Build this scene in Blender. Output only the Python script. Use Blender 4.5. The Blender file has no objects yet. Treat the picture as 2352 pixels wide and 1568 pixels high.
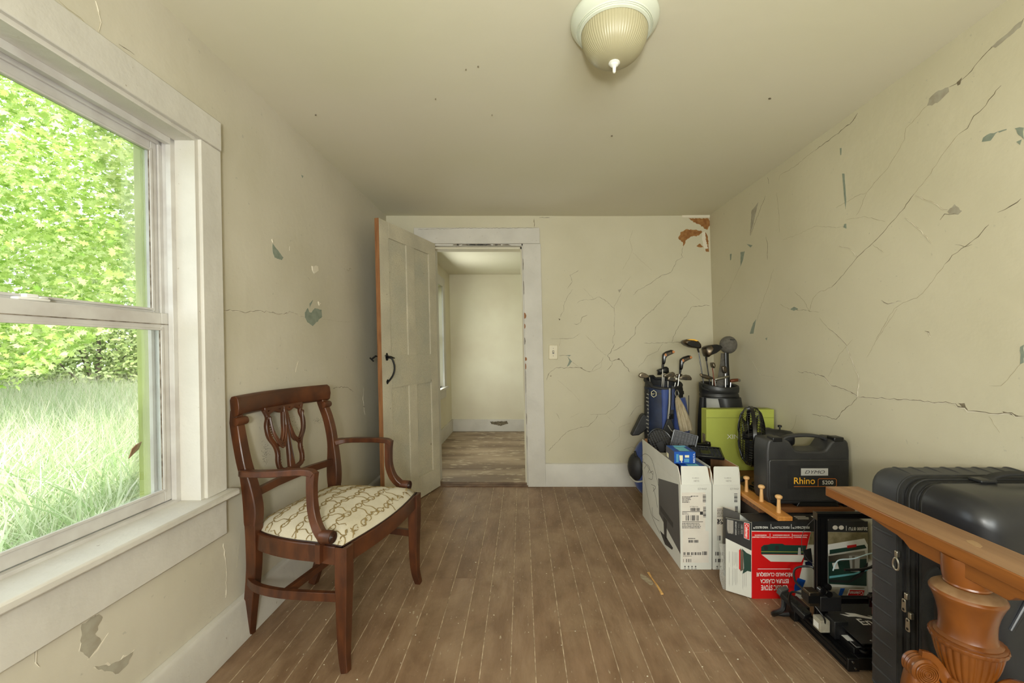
import bpy, bmesh, math, random
from mathutils import Vector, Matrix, noise
V = Vector
R = random.Random(7)
SC = bpy.context.scene
COL = SC.collection
# ---------------------------------------------------------------- camera, light, exposure
F = 965.0; CX = 1208.0; CY = 800.0; EH = 1.12
cam = bpy.data.cameras.new('camera'); camo = bpy.data.objects.new('camera', cam); COL.objects.link(camo)
camo.location = (0, 0, EH); camo.rotation_euler = (math.radians(90), 0, 0)
cam.sensor_width = 36.0; cam.lens = 36.0 * F / 2352
cam.shift_x = (1176 - CX) / 2352; cam.shift_y = (CY - 784) / 2352
cam.clip_start = 0.03; cam.clip_end = 300
SC.camera = camo
SC.view_settings.view_transform = 'Standard'; SC.view_settings.look = 'None'
SC.view_settings.gamma = 1.0; SC.view_settings.use_curve_mapping = False
SC.view_settings.exposure = 0.6
w = bpy.data.worlds.new('sky'); SC.world = w; w.use_nodes = True
nt = w.node_tree; bgn = nt.nodes['Background']
bgn.inputs[0].default_value = (0.86, 0.93, 1.0, 1); bgn.inputs[1].default_value = 2.8
def light(name, kind, loc, target, energy, color, size=None, size_y=None):
    l = bpy.data.lights.new(name, kind); o = bpy.data.objects.new(name, l); COL.objects.link(o)
    o.location = loc; o.rotation_euler = (V(target) - V(loc)).to_track_quat('-Z', 'Y').to_euler()
    l.energy = energy; l.color = color
    if kind == 'AREA':
        if size_y: l.shape = 'RECTANGLE'; l.size = size; l.size_y = size_y
        else: l.shape = 'DISK'; l.size = size
    return o
sun = light('sun', 'SUN', (6, -3, 9), (0, 0.5, 0), 5.4, (1.0, 0.95, 0.84)); sun.data.angle = math.radians(1.5)
# the photographer's soft lamp behind the camera (it throws the ceiling fixture's shadow away from us)
light('photo_lamp', 'AREA', (-0.05, -0.45, 1.17), (0.25, 2.4, 1.55), 14.0, (1.0, 0.99, 0.92), 0.16)
# added fill light behind the camera, aimed up to brighten the ceiling
light('rear_fill_light', 'AREA', (0.25, -1.50, 1.25), (0.25, 1.0, 2.9), 43.0, (0.98, 1.0, 0.91), 1.5, 1.2)
# area light added at the far room's window to strengthen its daylight
light('far_room_daylight', 'AREA', (-0.97, 4.5, 1.3), (0.3, 4.45, 1.15), 10.5, (0.98, 1.0, 0.90), 0.8, 1.2)
cy = SC.cycles
cy.max_bounces = 8; cy.diffuse_bounces = 5; cy.glossy_bounces = 4; cy.transmission_bounces = 8; cy.transparent_max_bounces = 12
cy.sample_clamp_indirect = 6.0; cy.caustics_reflective = False; cy.caustics_refractive = False
cy.use_denoising = True

# ---------------------------------------------------------------- materials
def mat(name, col, rough=0.6, metal=0.0, vary=None, vscale=6.0, bump=0.0, bscale=60.0, stretch=(1, 1, 1),
        speck=None, spscale=180.0, spamt=0.62, spec=0.5, alpha=None, trans=0.0, detail=5.0, coat=0.0, sheen=0.0, vlo=0.38, vhi=0.66, cloud=None):
    m = bpy.data.materials.new(name); m.use_nodes = True
    n = m.node_tree.nodes; L = m.node_tree.links; b = n['Principled BSDF']
    def lin(c): return tuple(((x / 12.92) if x <= 0.04045 else ((x + 0.055) / 1.055) ** 2.4) for x in c) + (1,)
    c0 = lin(col); b.inputs['Base Color'].default_value = c0
    b.inputs['Roughness'].default_value = rough; b.inputs['Metallic'].default_value = metal
    b.inputs['Specular IOR Level'].default_value = spec
    b.inputs['Coat Weight'].default_value = coat; b.inputs['Coat Roughness'].default_value = 0.25
    b.inputs['Sheen Weight'].default_value = sheen
    b.inputs['Transmission Weight'].default_value = trans
    if alpha is not None: b.inputs['Alpha'].default_value = alpha
    if vary or bump or speck or cloud:
        tc = n.new('ShaderNodeTexCoord'); mp = n.new('ShaderNodeMapping'); mp.inputs['Scale'].default_value = stretch
        L.new(tc.outputs['Object'], mp.inputs['Vector'])
        out = None
        if vary:
            t = n.new('ShaderNodeTexNoise'); t.inputs['Scale'].default_value = vscale; t.inputs['Detail'].default_value = detail
            L.new(mp.outputs[0], t.inputs['Vector'])
            r = n.new('ShaderNodeValToRGB'); r.color_ramp.elements[0].position = vlo; r.color_ramp.elements[1].position = vhi
            r.color_ramp.elements[0].color = c0; r.color_ramp.elements[1].color = lin(vary)
            L.new(t.outputs['Fac'], r.inputs[0]); out = r.outputs[0]
        if speck:
            t2 = n.new('ShaderNodeTexNoise'); t2.inputs['Scale'].default_value = spscale; t2.inputs['Detail'].default_value = 3
            L.new(mp.outputs[0], t2.inputs['Vector'])
            r2 = n.new('ShaderNodeValToRGB'); r2.color_ramp.elements[0].position = spamt; r2.color_ramp.elements[1].position = spamt + 0.06
            r2.color_ramp.elements[0].color = (0, 0, 0, 1); r2.color_ramp.elements[1].color = (1, 1, 1, 1)
            L.new(t2.outputs['Fac'], r2.inputs[0])
            mx = n.new('ShaderNodeMix'); mx.data_type = 'RGBA'
            L.new(r2.outputs[0], mx.inputs[0])
            if out: L.new(out, mx.inputs[6])
            else: mx.inputs[6].default_value = c0
            mx.inputs[7].default_value = lin(speck); out = mx.outputs[2]
        if cloud:
            t4 = n.new('ShaderNodeTexNoise'); t4.inputs['Scale'].default_value = cloud[1]; t4.inputs['Detail'].default_value = 8; t4.inputs['Roughness'].default_value = 0.65; t4.inputs['Distortion'].default_value = 0.6
            L.new(tc.outputs['Object'], t4.inputs['Vector'])
            r4 = n.new('ShaderNodeValToRGB'); r4.color_ramp.elements[0].position = 0.46; r4.color_ramp.elements[1].position = 0.72
            r4.color_ramp.elements[0].color = (0, 0, 0, 1); r4.color_ramp.elements[1].color = (cloud[2],) * 3 + (1,)
            L.new(t4.outputs['Fac'], r4.inputs[0])
            mx4 = n.new('ShaderNodeMix'); mx4.data_type = 'RGBA'; L.new(r4.outputs[0], mx4.inputs[0])
            if out: L.new(out, mx4.inputs[6])
            else: mx4.inputs[6].default_value = c0
            mx4.inputs[7].default_value = lin(cloud[0]); out = mx4.outputs[2]
        if out: L.new(out, b.inputs['Base Color'])
        if bump:
            t3 = n.new('ShaderNodeTexNoise'); t3.inputs['Scale'].default_value = bscale; t3.inputs['Detail'].default_value = 6
            L.new(mp.outputs[0], t3.inputs['Vector'])
            bp = n.new('ShaderNodeBump'); bp.inputs['Strength'].default_value = bump; bp.inputs['Distance'].default_value = 0.004
            L.new(t3.outputs['Fac'], bp.inputs['Height']); L.new(bp.outputs[0], b.inputs['Normal'])
    return m
M = {}
M['wall'] = mat('cream_wall_paint', (0.80, 0.775, 0.685), 0.75, vary=(0.765, 0.74, 0.645), vscale=1.6, bump=0.35, bscale=22, speck=(0.72, 0.70, 0.62), spscale=55, spamt=0.70, spec=0.25)
M['wall_left'] = mat('grey_cream_wall_paint', (0.79, 0.765, 0.70), 0.8, vary=(0.755, 0.73, 0.655), vscale=1.8, bump=0.4, bscale=20, speck=(0.70, 0.68, 0.62), spscale=40, spamt=0.70, spec=0.2)
M['ceiling'] = mat('ceiling_paint', (0.855, 0.835, 0.76), 0.8, vary=(0.84, 0.825, 0.73), vscale=0.9, bump=0.25, bscale=14, spec=0.2)
M['trim'] = mat('white_trim_paint', (0.80, 0.785, 0.75), 0.55, vary=(0.76, 0.745, 0.71), vscale=5, bump=0.45, bscale=30, stretch=(1, 1, 1), speck=(0.60, 0.56, 0.50), spscale=60, spamt=0.72)
M['far_wall'] = mat('far_room_wall_paint', (0.85, 0.83, 0.74), 0.75, vary=(0.82, 0.79, 0.70), vscale=2.2, bump=0.3, bscale=16)
M['dust'] = mat('seam_dust', (0.78, 0.70, 0.59), 0.9, vary=(0.50, 0.42, 0.33), vscale=30)
M['floor'] = mat('worn_brown_floor_paint', (0.46, 0.36, 0.27), 0.5, vary=(0.545, 0.44, 0.345), vscale=14, bump=0.7, bscale=60, stretch=(1, 0.35, 1), speck=(0.66, 0.60, 0.51), spscale=85, spamt=0.67, detail=9, spec=0.35, cloud=((0.66, 0.57, 0.46), 3.3, 0.45))
M['floor2'] = mat('worn_brown_floor_paint_dark', (0.445, 0.345, 0.255), 0.5, vary=(0.53, 0.43, 0.335), vscale=14, bump=0.7, bscale=60, stretch=(1, 0.35, 1), speck=(0.64, 0.58, 0.49), spscale=85, spamt=0.67, detail=9, spec=0.35, cloud=((0.66, 0.57, 0.46), 3.3, 0.45))
M['floor3'] = mat('worn_brown_floor_paint_dusty', (0.47, 0.37, 0.28), 0.45, vary=(0.56, 0.46, 0.365), vscale=14, bump=0.7, bscale=60, stretch=(1, 0.3, 1), speck=(0.69, 0.64, 0.55), spscale=85, spamt=0.67, detail=9, spec=0.35, cloud=((0.66, 0.57, 0.46), 3.3, 0.45))
M['farfloor'] = mat('worn_far_floor_paint', (0.44, 0.36, 0.28), 0.5, vary=(0.64, 0.56, 0.46), vscale=5, bump=0.5, bscale=40, stretch=(0.3, 1, 1), speck=(0.74, 0.68, 0.58), spscale=30, spamt=0.6, detail=8)
M['crack'] = mat('crack_shadow_plaster', (0.37, 0.335, 0.27), 0.95, vary=(0.50, 0.46, 0.38), vscale=60)
M['crack_soft'] = mat('hairline_crack', (0.62, 0.58, 0.48), 0.95, vary=(0.69, 0.66, 0.56), vscale=60)
M['lip'] = mat('plaster_edge', (0.86, 0.83, 0.76), 0.9)
M['bluepaint'] = mat('old_blue_green_paint', (0.55, 0.585, 0.53), 0.8, vary=(0.49, 0.53, 0.48), vscale=40)
M['greyplaster'] = mat('grey_plaster', (0.66, 0.64, 0.575), 0.9, vary=(0.60, 0.57, 0.50), vscale=30)
M['brownpaper'] = mat('bare_brown_plaster', (0.53, 0.35, 0.18), 0.9, vary=(0.63, 0.45, 0.26), vscale=40)
M['mould'] = mat('mould_spots', (0.30, 0.29, 0.25), 0.95)
M['vinyl'] = mat('vinyl_window', (0.78, 0.77, 0.75), 0.35, vary=(0.72, 0.70, 0.68), vscale=12)
M['vinyl_dirt'] = mat('dirty_sash_edge', (0.34, 0.29, 0.23), 0.8, vary=(0.6, 0.56, 0.5), vscale=40)
M['ext'] = mat('exterior_trim_lit_green', (0.55, 0.61, 0.30), 0.6, vary=(0.63, 0.68, 0.38), vscale=6)  # green light on the outer frame is put into its colour
M['door'] = mat('worn_door_paint', (0.775, 0.745, 0.66), 0.6, vary=(0.70, 0.675, 0.60), vscale=5, bump=0.5, bscale=90, speck=(0.64, 0.615, 0.54), spscale=260, spamt=0.59)
M['door_grey'] = mat('crackled_door_panel', (0.77, 0.74, 0.65), 0.65, vary=(0.70, 0.69, 0.625), vscale=4, bump=0.8, bscale=140, speck=(0.60, 0.575, 0.50), spscale=330, spamt=0.55)
M['barewood'] = mat('bare_wood_edge', (0.60, 0.41, 0.25), 0.7, vary=(0.50, 0.33, 0.20), vscale=12, stretch=(6, 6, 0.6), bump=0.3)
M['darkwood_thr'] = mat('threshold_wood', (0.33, 0.24, 0.17), 0.7, vary=(0.46, 0.36, 0.27), vscale=10, bump=0.4)
M['iron'] = mat('black_iron', (0.045, 0.045, 0.05), 0.45, metal=0.3)
M['mahog'] = mat('mahogany_varnish', (0.245, 0.125, 0.062), 0.42, vary=(0.345, 0.185, 0.09), vscale=7, stretch=(4, 1, 1.2), bump=0.12, bscale=30, coat=0.12, speck=(0.50, 0.33, 0.20), spscale=85, spamt=0.72)
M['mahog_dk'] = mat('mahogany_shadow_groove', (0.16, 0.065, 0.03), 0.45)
M['fabric'] = mat('cream_damask', (0.79, 0.755, 0.67), 0.85, vary=(0.74, 0.70, 0.60), vscale=7, bump=0.35, bscale=420, sheen=0.2)
M['scroll'] = mat('olive_embroidery', (0.53, 0.45, 0.28), 0.8, bump=0.3, bscale=400)
M['honey'] = mat('honey_maple_wood', (0.43, 0.25, 0.10), 0.32, vary=(0.52, 0.315, 0.13), vscale=5, stretch=(7, 0.8, 7), bump=0.1, bscale=30, coat=0.4)
M['honey_top'] = mat('dusty_honey_wood', (0.49, 0.355, 0.235), 0.5, vary=(0.57, 0.43, 0.30), vscale=5, stretch=(9, 0.7, 9), bump=0.15, bscale=40, speck=(0.66, 0.53, 0.39), spscale=60, spamt=0.68, coat=0.1)
M['urn'] = mat('orange_maple_turned', (0.37, 0.195, 0.05), 0.30, vary=(0.47, 0.26, 0.07), vscale=9, stretch=(1, 1, 0.6), bump=0.05, coat=0.5, vlo=0.4)
M['urn_dust'] = mat('dusty_rim', (0.43, 0.31, 0.19), 0.6, vary=(0.50, 0.385, 0.26), vscale=30)
M['pine'] = mat('orange_pine', (0.80, 0.56, 0.28), 0.45, vary=(0.72, 0.46, 0.20), vscale=5, stretch=(12, 0.8, 12), bump=0.1, coat=0.15)
M['pegwood'] = mat('pale_birch_peg', (0.88, 0.71, 0.49), 0.5, vary=(0.82, 0.63, 0.40), vscale=10)
M['oldwood'] = mat('brown_plank', (0.36, 0.21, 0.10), 0.55, vary=(0.50, 0.32, 0.17), vscale=6, stretch=(0.8, 10, 10), bump=0.3, bscale=40)
M['darkbox'] = mat('dark_chest_side', (0.19, 0.155, 0.125), 0.7, vary=(0.26, 0.21, 0.17), vscale=8)
M['blackpl'] = mat('black_textured_plastic', (0.085, 0.087, 0.092), 0.42, vary=(0.13, 0.13, 0.135), vscale=9, bump=0.25, bscale=300, speck=(0.26, 0.26, 0.26), spscale=70, spamt=0.74)
M['case'] = mat('charcoal_case_plastic', (0.145, 0.145, 0.15), 0.45, vary=(0.19, 0.19, 0.19), vscale=9, bump=0.2, bscale=260, speck=(0.32, 0.32, 0.32), spscale=60, spamt=0.73)
M['black'] = mat('plain_black', (0.05, 0.05, 0.053), 0.4)
M['blackgloss'] = mat('gloss_black', (0.06, 0.06, 0.065), 0.22)
M['suit_dk'] = mat('graphite_shell', (0.185, 0.19, 0.205), 0.50, bump=0.10, bscale=700, vary=(0.205, 0.21, 0.222), vscale=20)
M['suit_gl'] = mat('satin_black_shell', (0.115, 0.118, 0.13), 0.33, bump=0.03, bscale=700, vary=(0.135, 0.138, 0.15), vscale=20)
M['zip'] = mat('black_zip_tape', (0.085, 0.085, 0.08), 0.75, vary=(0.12, 0.12, 0.115), vscale=40, bump=0.3, bscale=500)
M['zipmetal'] = mat('zip_puller_metal', (0.72, 0.70, 0.64), 0.3, metal=0.9)
M['steel'] = mat('steel', (0.62, 0.61, 0.58), 0.28, metal=1.0)
M['steel_dk'] = mat('dark_steel', (0.30, 0.29, 0.27), 0.35, metal=0.9, vary=(0.42, 0.36, 0.28), vscale=30)
M['ironhead'] = mat('brushed_club_iron', (0.50, 0.46, 0.39), 0.35, metal=0.85, vary=(0.40, 0.37, 0.32), vscale=40)
M['card'] = mat('white_carton', (0.835, 0.835, 0.80), 0.65, vary=(0.80, 0.80, 0.765), vscale=6, bump=0.1, bscale=50)
M['kraft'] = mat('kraft_board', (0.66, 0.48, 0.32), 0.85, vary=(0.60, 0.43, 0.28), vscale=14, stretch=(1, 4, 1))
M['green'] = mat('lime_green_carton', (0.66, 0.69, 0.30), 0.6, vary=(0.62, 0.65, 0.28), vscale=5)
M['greendk'] = mat('green_carton_print', (0.47, 0.50, 0.22), 0.7)
M['red'] = mat('red_print', (0.80, 0.055, 0.06), 0.5)
M['redplastic'] = mat('red_plastic', (0.86, 0.08, 0.07), 0.4)
M['kblack'] = mat('black_print', (0.12, 0.12, 0.125), 0.55, vary=(0.16, 0.16, 0.16), vscale=12)
M['white'] = mat('white_print', (0.90, 0.90, 0.88), 0.6)
M['offwhite'] = mat('label_paper', (0.845, 0.82, 0.775), 0.7, vary=(0.82, 0.79, 0.745), vscale=15)
M['ink'] = mat('printed_ink', (0.19, 0.18, 0.18), 0.7)
M['inksoft'] = mat('faded_ink', (0.52, 0.51, 0.49), 0.7)
M['monitor'] = mat('printed_monitor_grey', (0.335, 0.33, 0.325), 0.5, vary=(0.30, 0.295, 0.29), vscale=4)
M['monitor2'] = mat('printed_monitor_dark', (0.20, 0.20, 0.20), 0.5)
M['yellow'] = mat('amber_print', (0.95, 0.72, 0.22), 0.5)
M['orange'] = mat('orange_print', (0.86, 0.48, 0.12), 0.5)
M['silverlabel'] = mat('silver_label', (0.78, 0.78, 0.77), 0.35, metal=0.2)
M['bblue'] = mat('blue_carton', (0.05, 0.26, 0.60), 0.4, vary=(0.06, 0.33, 0.68), vscale=20)
M['bnavy'] = mat('dark_blue_carton', (0.10, 0.13, 0.27), 0.4)
M['baqua'] = mat('aqua_print', (0.44, 0.74, 0.78), 0.4)
M['cream'] = mat('cream_print', (0.88, 0.86, 0.72), 0.5)
M['gblue'] = mat('royal_blue_nylon', (0.20, 0.29, 0.55), 0.6, vary=(0.15, 0.23, 0.45), vscale=9, bump=0.6, bscale=25, sheen=0.2)
M['gnavy'] = mat('navy_nylon', (0.10, 0.16, 0.28), 0.6, vary=(0.07, 0.11, 0.20), vscale=9, bump=0.5, bscale=30)
M['gblack'] = mat('black_nylon', (0.085, 0.085, 0.09), 0.6, vary=(0.12, 0.12, 0.125), vscale=9, bump=0.6, bscale=40)
M['ggrey'] = mat('grey_piping', (0.62, 0.61, 0.57), 0.6)
M['gpanel'] = mat('pale_grey_bag_panel', (0.68, 0.68, 0.655), 0.5, vary=(0.62, 0.62, 0.60), vscale=6)
M['leather'] = mat('black_leatherette', (0.12, 0.125, 0.125), 0.40, vary=(0.15, 0.15, 0.15), vscale=12, bump=0.08, bscale=160)
M['towel'] = mat('cream_towel', (0.77, 0.72, 0.61), 0.95, vary=(0.66, 0.60, 0.49), vscale=25, bump=0.8, bscale=120, stretch=(3, 3, 0.7))
M['sock'] = mat('grey_knit', (0.42, 0.405, 0.375), 0.95, vary=(0.36, 0.345, 0.315), vscale=50, bump=0.9, bscale=260)
M['carbon'] = mat('black_shaft', (0.09, 0.09, 0.09), 0.3)
M['tan'] = mat('tan_inlay', (0.74, 0.48, 0.27), 0.5)
M['brownrust'] = mat('brown_putter', (0.42, 0.22, 0.12), 0.45, metal=0.4)
M['enamel'] = mat('white_enamel_metal', (0.80, 0.82, 0.76), 0.22, vary=(0.84, 0.86, 0.80), vscale=5, coat=0.3)
M['frost'] = mat('frosted_ribbed_glass', (0.71, 0.68, 0.55), 0.36, trans=0.15, coat=0.08)
M['porcelain'] = mat('porcelain_finial', (0.90, 0.90, 0.87), 0.2)
M['ivory'] = mat('ivory_plastic', (0.79, 0.75, 0.62), 0.4)
M['coleman'] = mat('enamel_green_print', (0.10, 0.23, 0.19), 0.5)
M['wornwood'] = mat('worn_wood_patch', (0.60, 0.48, 0.34), 0.6)
M['straw'] = mat('wood_sliver', (0.83, 0.66, 0.40), 0.6, vary=(0.74, 0.55, 0.31), vscale=40)
M['debris'] = mat('paint_flake', (0.85, 0.82, 0.74), 0.8)
M['extr'] = mat('black_anodised_extrusion', (0.075, 0.075, 0.078), 0.35, metal=0.4)
M['paleblue'] = mat('clear_blue_tube', (0.72, 0.80, 0.84), 0.3)
M['clear'] = mat('clear_plastic_wrap', (0.85, 0.85, 0.82), 0.15, alpha=0.22)
M['bark'] = mat('tree_bark', (0.34, 0.31, 0.26), 0.9, vary=(0.25, 0.22, 0.18), vscale=20, stretch=(3, 3, 1), bump=0.8, bscale=30)
M['soil'] = mat('meadow_soil', (0.33, 0.38, 0.18), 0.95, vary=(0.40, 0.46, 0.22), vscale=2)
M['glass'] = None

def leafmat(name, c1, c2, c3, trans):
    m = bpy.data.materials.new(name); m.use_nodes = True
    n = m.node_tree.nodes; L = m.node_tree.links; b = n['Principled BSDF']; out = n['Material Output']
    geo = n.new('ShaderNodeNewGeometry')
    r = n.new('ShaderNodeValToRGB'); e = r.color_ramp.elements
    e[0].color = c1 + (1,); e[1].color = c3 + (1,); k = e.new(0.5); k.color = c2 + (1,)
    L.new(geo.outputs['Random Per Island'], r.inputs[0]); L.new(r.outputs[0], b.inputs['Base Color'])
    b.inputs['Roughness'].default_value = 0.5; b.inputs['Specular IOR Level'].default_value = 0.25
    t = n.new('ShaderNodeBsdfTranslucent'); L.new(r.outputs[0], t.inputs[0])
    mx = n.new('ShaderNodeMixShader'); mx.inputs[0].default_value = trans
    L.new(b.outputs[0], mx.inputs[1]); L.new(t.outputs[0], mx.inputs[2]); L.new(mx.outputs[0], out.inputs[0])
    return m
M['maple'] = leafmat('maple_leaf', (0.20, 0.34, 0.05), (0.42, 0.54, 0.14), (0.68, 0.74, 0.36), 0.5)
M['shrub'] = leafmat('shrub_leaf', (0.16, 0.24, 0.07), (0.36, 0.44, 0.16), (0.60, 0.66, 0.38), 0.35)
M['grass'] = leafmat('grass_blade', (0.26, 0.38, 0.15), (0.50, 0.57, 0.34), (0.74, 0.75, 0.58), 0.45)
M['seed'] = leafmat('seed_head', (0.52, 0.50, 0.34), (0.62, 0.60, 0.44), (0.70, 0.62, 0.55), 0.4)

def glassmat():
    m = bpy.data.materials.new('window_glass'); m.use_nodes = True
    n = m.node_tree.nodes; L = m.node_tree.links; out = n['Material Output']
    t = n.new('ShaderNodeBsdfTransparent'); t.inputs[0].default_value = (0.97, 0.985, 0.97, 1)
    g = n.new('ShaderNodeBsdfGlossy'); g.inputs['Roughness'].default_value = 0.02
    fr = n.new('ShaderNodeFresnel'); fr.inputs[0].default_value = 1.35
    ml = n.new('ShaderNodeMath'); ml.operation = 'MULTIPLY'; ml.inputs[1].default_value = 0.5
    L.new(fr.outputs[0], ml.inputs[0])
    mx = n.new('ShaderNodeMixShader'); L.new(ml.outputs[0], mx.inputs[0]); L.new(t.outputs[0], mx.inputs[1]); L.new(g.outputs[0], mx.inputs[2])
    L.new(mx.outputs[0], out.inputs[0]); return m
M['glass'] = glassmat()

# ---------------------------------------------------------------- helpers
ORG = {}
def tag(o, label=None, cat=None, group=None, kind=None):
    if label: o['label'] = label
    if cat: o['category'] = cat
    if group: o['group'] = group
    if kind: o['kind'] = kind
    return o
def thing(name, label, cat, loc, group=None, kind=None):
    o = bpy.data.objects.new(name, None); COL.objects.link(o); o.location = loc; o.empty_display_size = 0.05
    ORG[o] = V(loc); return tag(o, label, cat, group, kind)
def link(name, me, m, parent=None, origin=None, smooth=False):
    o = bpy.data.objects.new(name, me); COL.objects.link(o)
    if m is not None and not me.materials: me.materials.append(m)
    if parent is not None:
        org = ORG[parent]; o.parent = parent
        if parent.type != 'EMPTY' : pass
        ORG[o] = org
        me.transform(Matrix.Translation(-org))
    else:
        org = V(origin) if origin is not None else V((0, 0, 0))
        me.transform(Matrix.Translation(-org)); o.location = org; ORG[o] = org
    return o
class MB:
    def __init__(s): s.v = []; s.f = []
    def add(s, vs, fs):
        k = len(s.v); s.v += [V(p) for p in vs]; s.f += [tuple(i + k for i in f) for f in fs]; return s
    def box(s, a, b, fn=None):
        x0, y0, z0 = a; x1, y1, z1 = b
        p = [V((x, y, z)) for z in (z0, z1) for y in (y0, y1) for x in (x0, x1)]
        if fn: p = [fn(q) for q in p]
        return s.add(p, [(0, 2, 3, 1), (4, 5, 7, 6), (0, 1, 5, 4), (2, 6, 7, 3), (0, 4, 6, 2), (1, 3, 7, 5)])
    def obox(s, c, ax, ay, az, sx, sy, sz):
        c = V(c); ax = V(ax).normalized() * sx / 2; ay = V(ay).normalized() * sy / 2; az = V(az).normalized() * sz / 2
        p = [c + ax * i + ay * j + az * k for k in (-1, 1) for j in (-1, 1) for i in (-1, 1)]
        return s.add(p, [(0, 2, 3, 1), (4, 5, 7, 6), (0, 1, 5, 4), (2, 6, 7, 3), (0, 4, 6, 2), (1, 3, 7, 5)])
    def tube(s, pts, r, n=8, cap=True):
        pts = [V(p) for p in pts]; rs = r if isinstance(r, (list, tuple)) else [r] * len(pts)
        rings = []; up = None
        for i, p in enumerate(pts):
            t = (pts[min(i + 1, len(pts) - 1)] - pts[max(i - 1, 0)]).normalized()
            if up is None: up = V((0, 0, 1)) if abs(t.z) < 0.9 else V((1, 0, 0))
            a = t.cross(up);
            if a.length < 1e-6: a = t.cross(V((0.3, 1, 0.2)))
            a.normalize(); b = a.cross(t).normalized(); up = b
            rings.append([p + (a * math.cos(q) + b * math.sin(q)) * rs[i] for q in [2 * math.pi * j / n for j in range(n)]])
        return s.rings(rings, cap)
    def rings(s, rings, cap=True, closed=True):
        n = len(rings[0]); vs = [q for r in rings for q in r]; fs = []
        for i in range(len(rings) - 1):
            for j in range(n if closed else n - 1):
                a = i * n + j; b = i * n + (j + 1) % n
                fs.append((a, b, b + n, a + n))
        if cap and closed:
            fs.append(tuple(range(n))[::-1]); fs.append(tuple(range((len(rings) - 1) * n, len(rings) * n)))
        return s.add(vs, fs)
    def sweep(s, pts, ref, ws, hs, chamf=0.0):
        """rectangular section swept along pts; ws across (perp. to ref and tangent), hs along ref-ish"""
        pts = [V(p) for p in pts]; n = len(pts)
        ws = ws if isinstance(ws, (list, tuple)) else [ws] * n; hs = hs if isinstance(hs, (list, tuple)) else [hs] * n
        rings = []
        for i, p in enumerate(pts):
            t = (pts[min(i + 1, n - 1)] - pts[max(i - 1, 0)]).normalized()
            a = t.cross(V(ref)).normalized(); b = a.cross(t).normalized()
            x, y = ws[i] / 2, hs[i] / 2; c = min(x, y) * chamf
            if chamf: q = [(-x + c, -y), (x - c, -y), (x, -y + c), (x, y - c), (x - c, y), (-x + c, y), (-x, y - c), (-x, -y + c)]
            else: q = [(-x, -y), (x, -y), (x, y), (-x, y)]
            rings.append([p + a * u + b * v for u, v in q])
        return s.rings(rings)
    def lathe(s, prof, c, axis=(0, 0, 1), n=32, rib=None, cap=True):
        c = V(c); ax = V(axis).normalized(); a = ax.orthogonal().normalized(); b = ax.cross(a)
        if abs(ax.z) > 0.99: a, b = V((1, 0, 0)), V((0, 1, 0))
        rings = []
        for k, (r, h) in enumerate(prof):
            ring = []
            for j in range(n):
                q = 2 * math.pi * j / n; rr = r * (rib(q, k) if rib else 1)
                ring.append(c + ax * h + (a * math.cos(q) + b * math.sin(q)) * rr)
            rings.append(ring)
        return s.rings(rings, cap)
    def prism(s, poly, n, th):
        """poly 3D points, extruded along n by th (base stays)"""
        n = V(n).normalized() * th; k = len(poly); p = [V(q) for q in poly]
        return s.add(p + [q + n for q in p], [tuple(range(k))[::-1], tuple(range(k, 2 * k))] + [(i, (i + 1) % k, k + (i + 1) % k, k + i) for i in range(k)])
    def mesh(s, name, recalc=True):
        me = bpy.data.meshes.new(name); me.from_pydata([tuple(p) for p in s.v], [], s.f); me.validate()
        if recalc:
            bm = bmesh.new(); bm.from_mesh(me); bmesh.ops.recalc_face_normals(bm, faces=bm.faces); bm.to_mesh(me); bm.free()
        return me
    def build(s, name, m, parent=None, origin=None, bevel=0.0, seg=2, smooth=False, sub=0, angle=40):
        me = s.mesh(name); o = link(name, me, m, parent, origin)
        if sub:
            md = o.modifiers.new('sub', 'SUBSURF'); md.levels = sub; md.render_levels = sub; smooth = True
        if bevel:
            md = o.modifiers.new('bev', 'BEVEL'); md.width = bevel; md.segments = seg; md.limit_method = 'ANGLE'; md.angle_limit = math.radians(35)
        if smooth or bevel:
            for p in me.polygons: p.use_smooth = True
            if not sub:
                try: me.set_sharp_from_angle(angle=math.radians(angle))
                except Exception: pass
            if bevel and not smooth:
                try: me.set_sharp_from_angle(angle=math.radians(60))
                except Exception: pass
        return o
def smoothpts(pts, k=4):
    """Catmull-Rom through 3D points"""
    p = [V(q) for q in pts]; out = []
    for i in range(len(p) - 1):
        a = p[max(i - 1, 0)]; b = p[i]; c = p[i + 1]; d = p[min(i + 2, len(p) - 1)]
        for j in range(k):
            t = j / k
            out.append(0.5 * ((2 * b) + (c - a) * t + (2 * a - 5 * b + 4 * c - d) * t * t + (3 * b - a - 3 * c + d) * t ** 3))
    out.append(p[-1]); return out
def ray(px, py): return V(((px - CX) / F, 1.0, -(py - CY) / F))
def on_plane(px, py, p0, n):
    """measure: where the sight line through a photo pixel meets a real plane of the room"""
    d = ray(px, py); o = V((0, 0, EH)); n = V(n); return o + d * ((V(p0) - o).dot(n) / d.dot(n))
def atY(px, py, Y): d = ray(px, py); return V((0, 0, EH)) + d * Y
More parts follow.
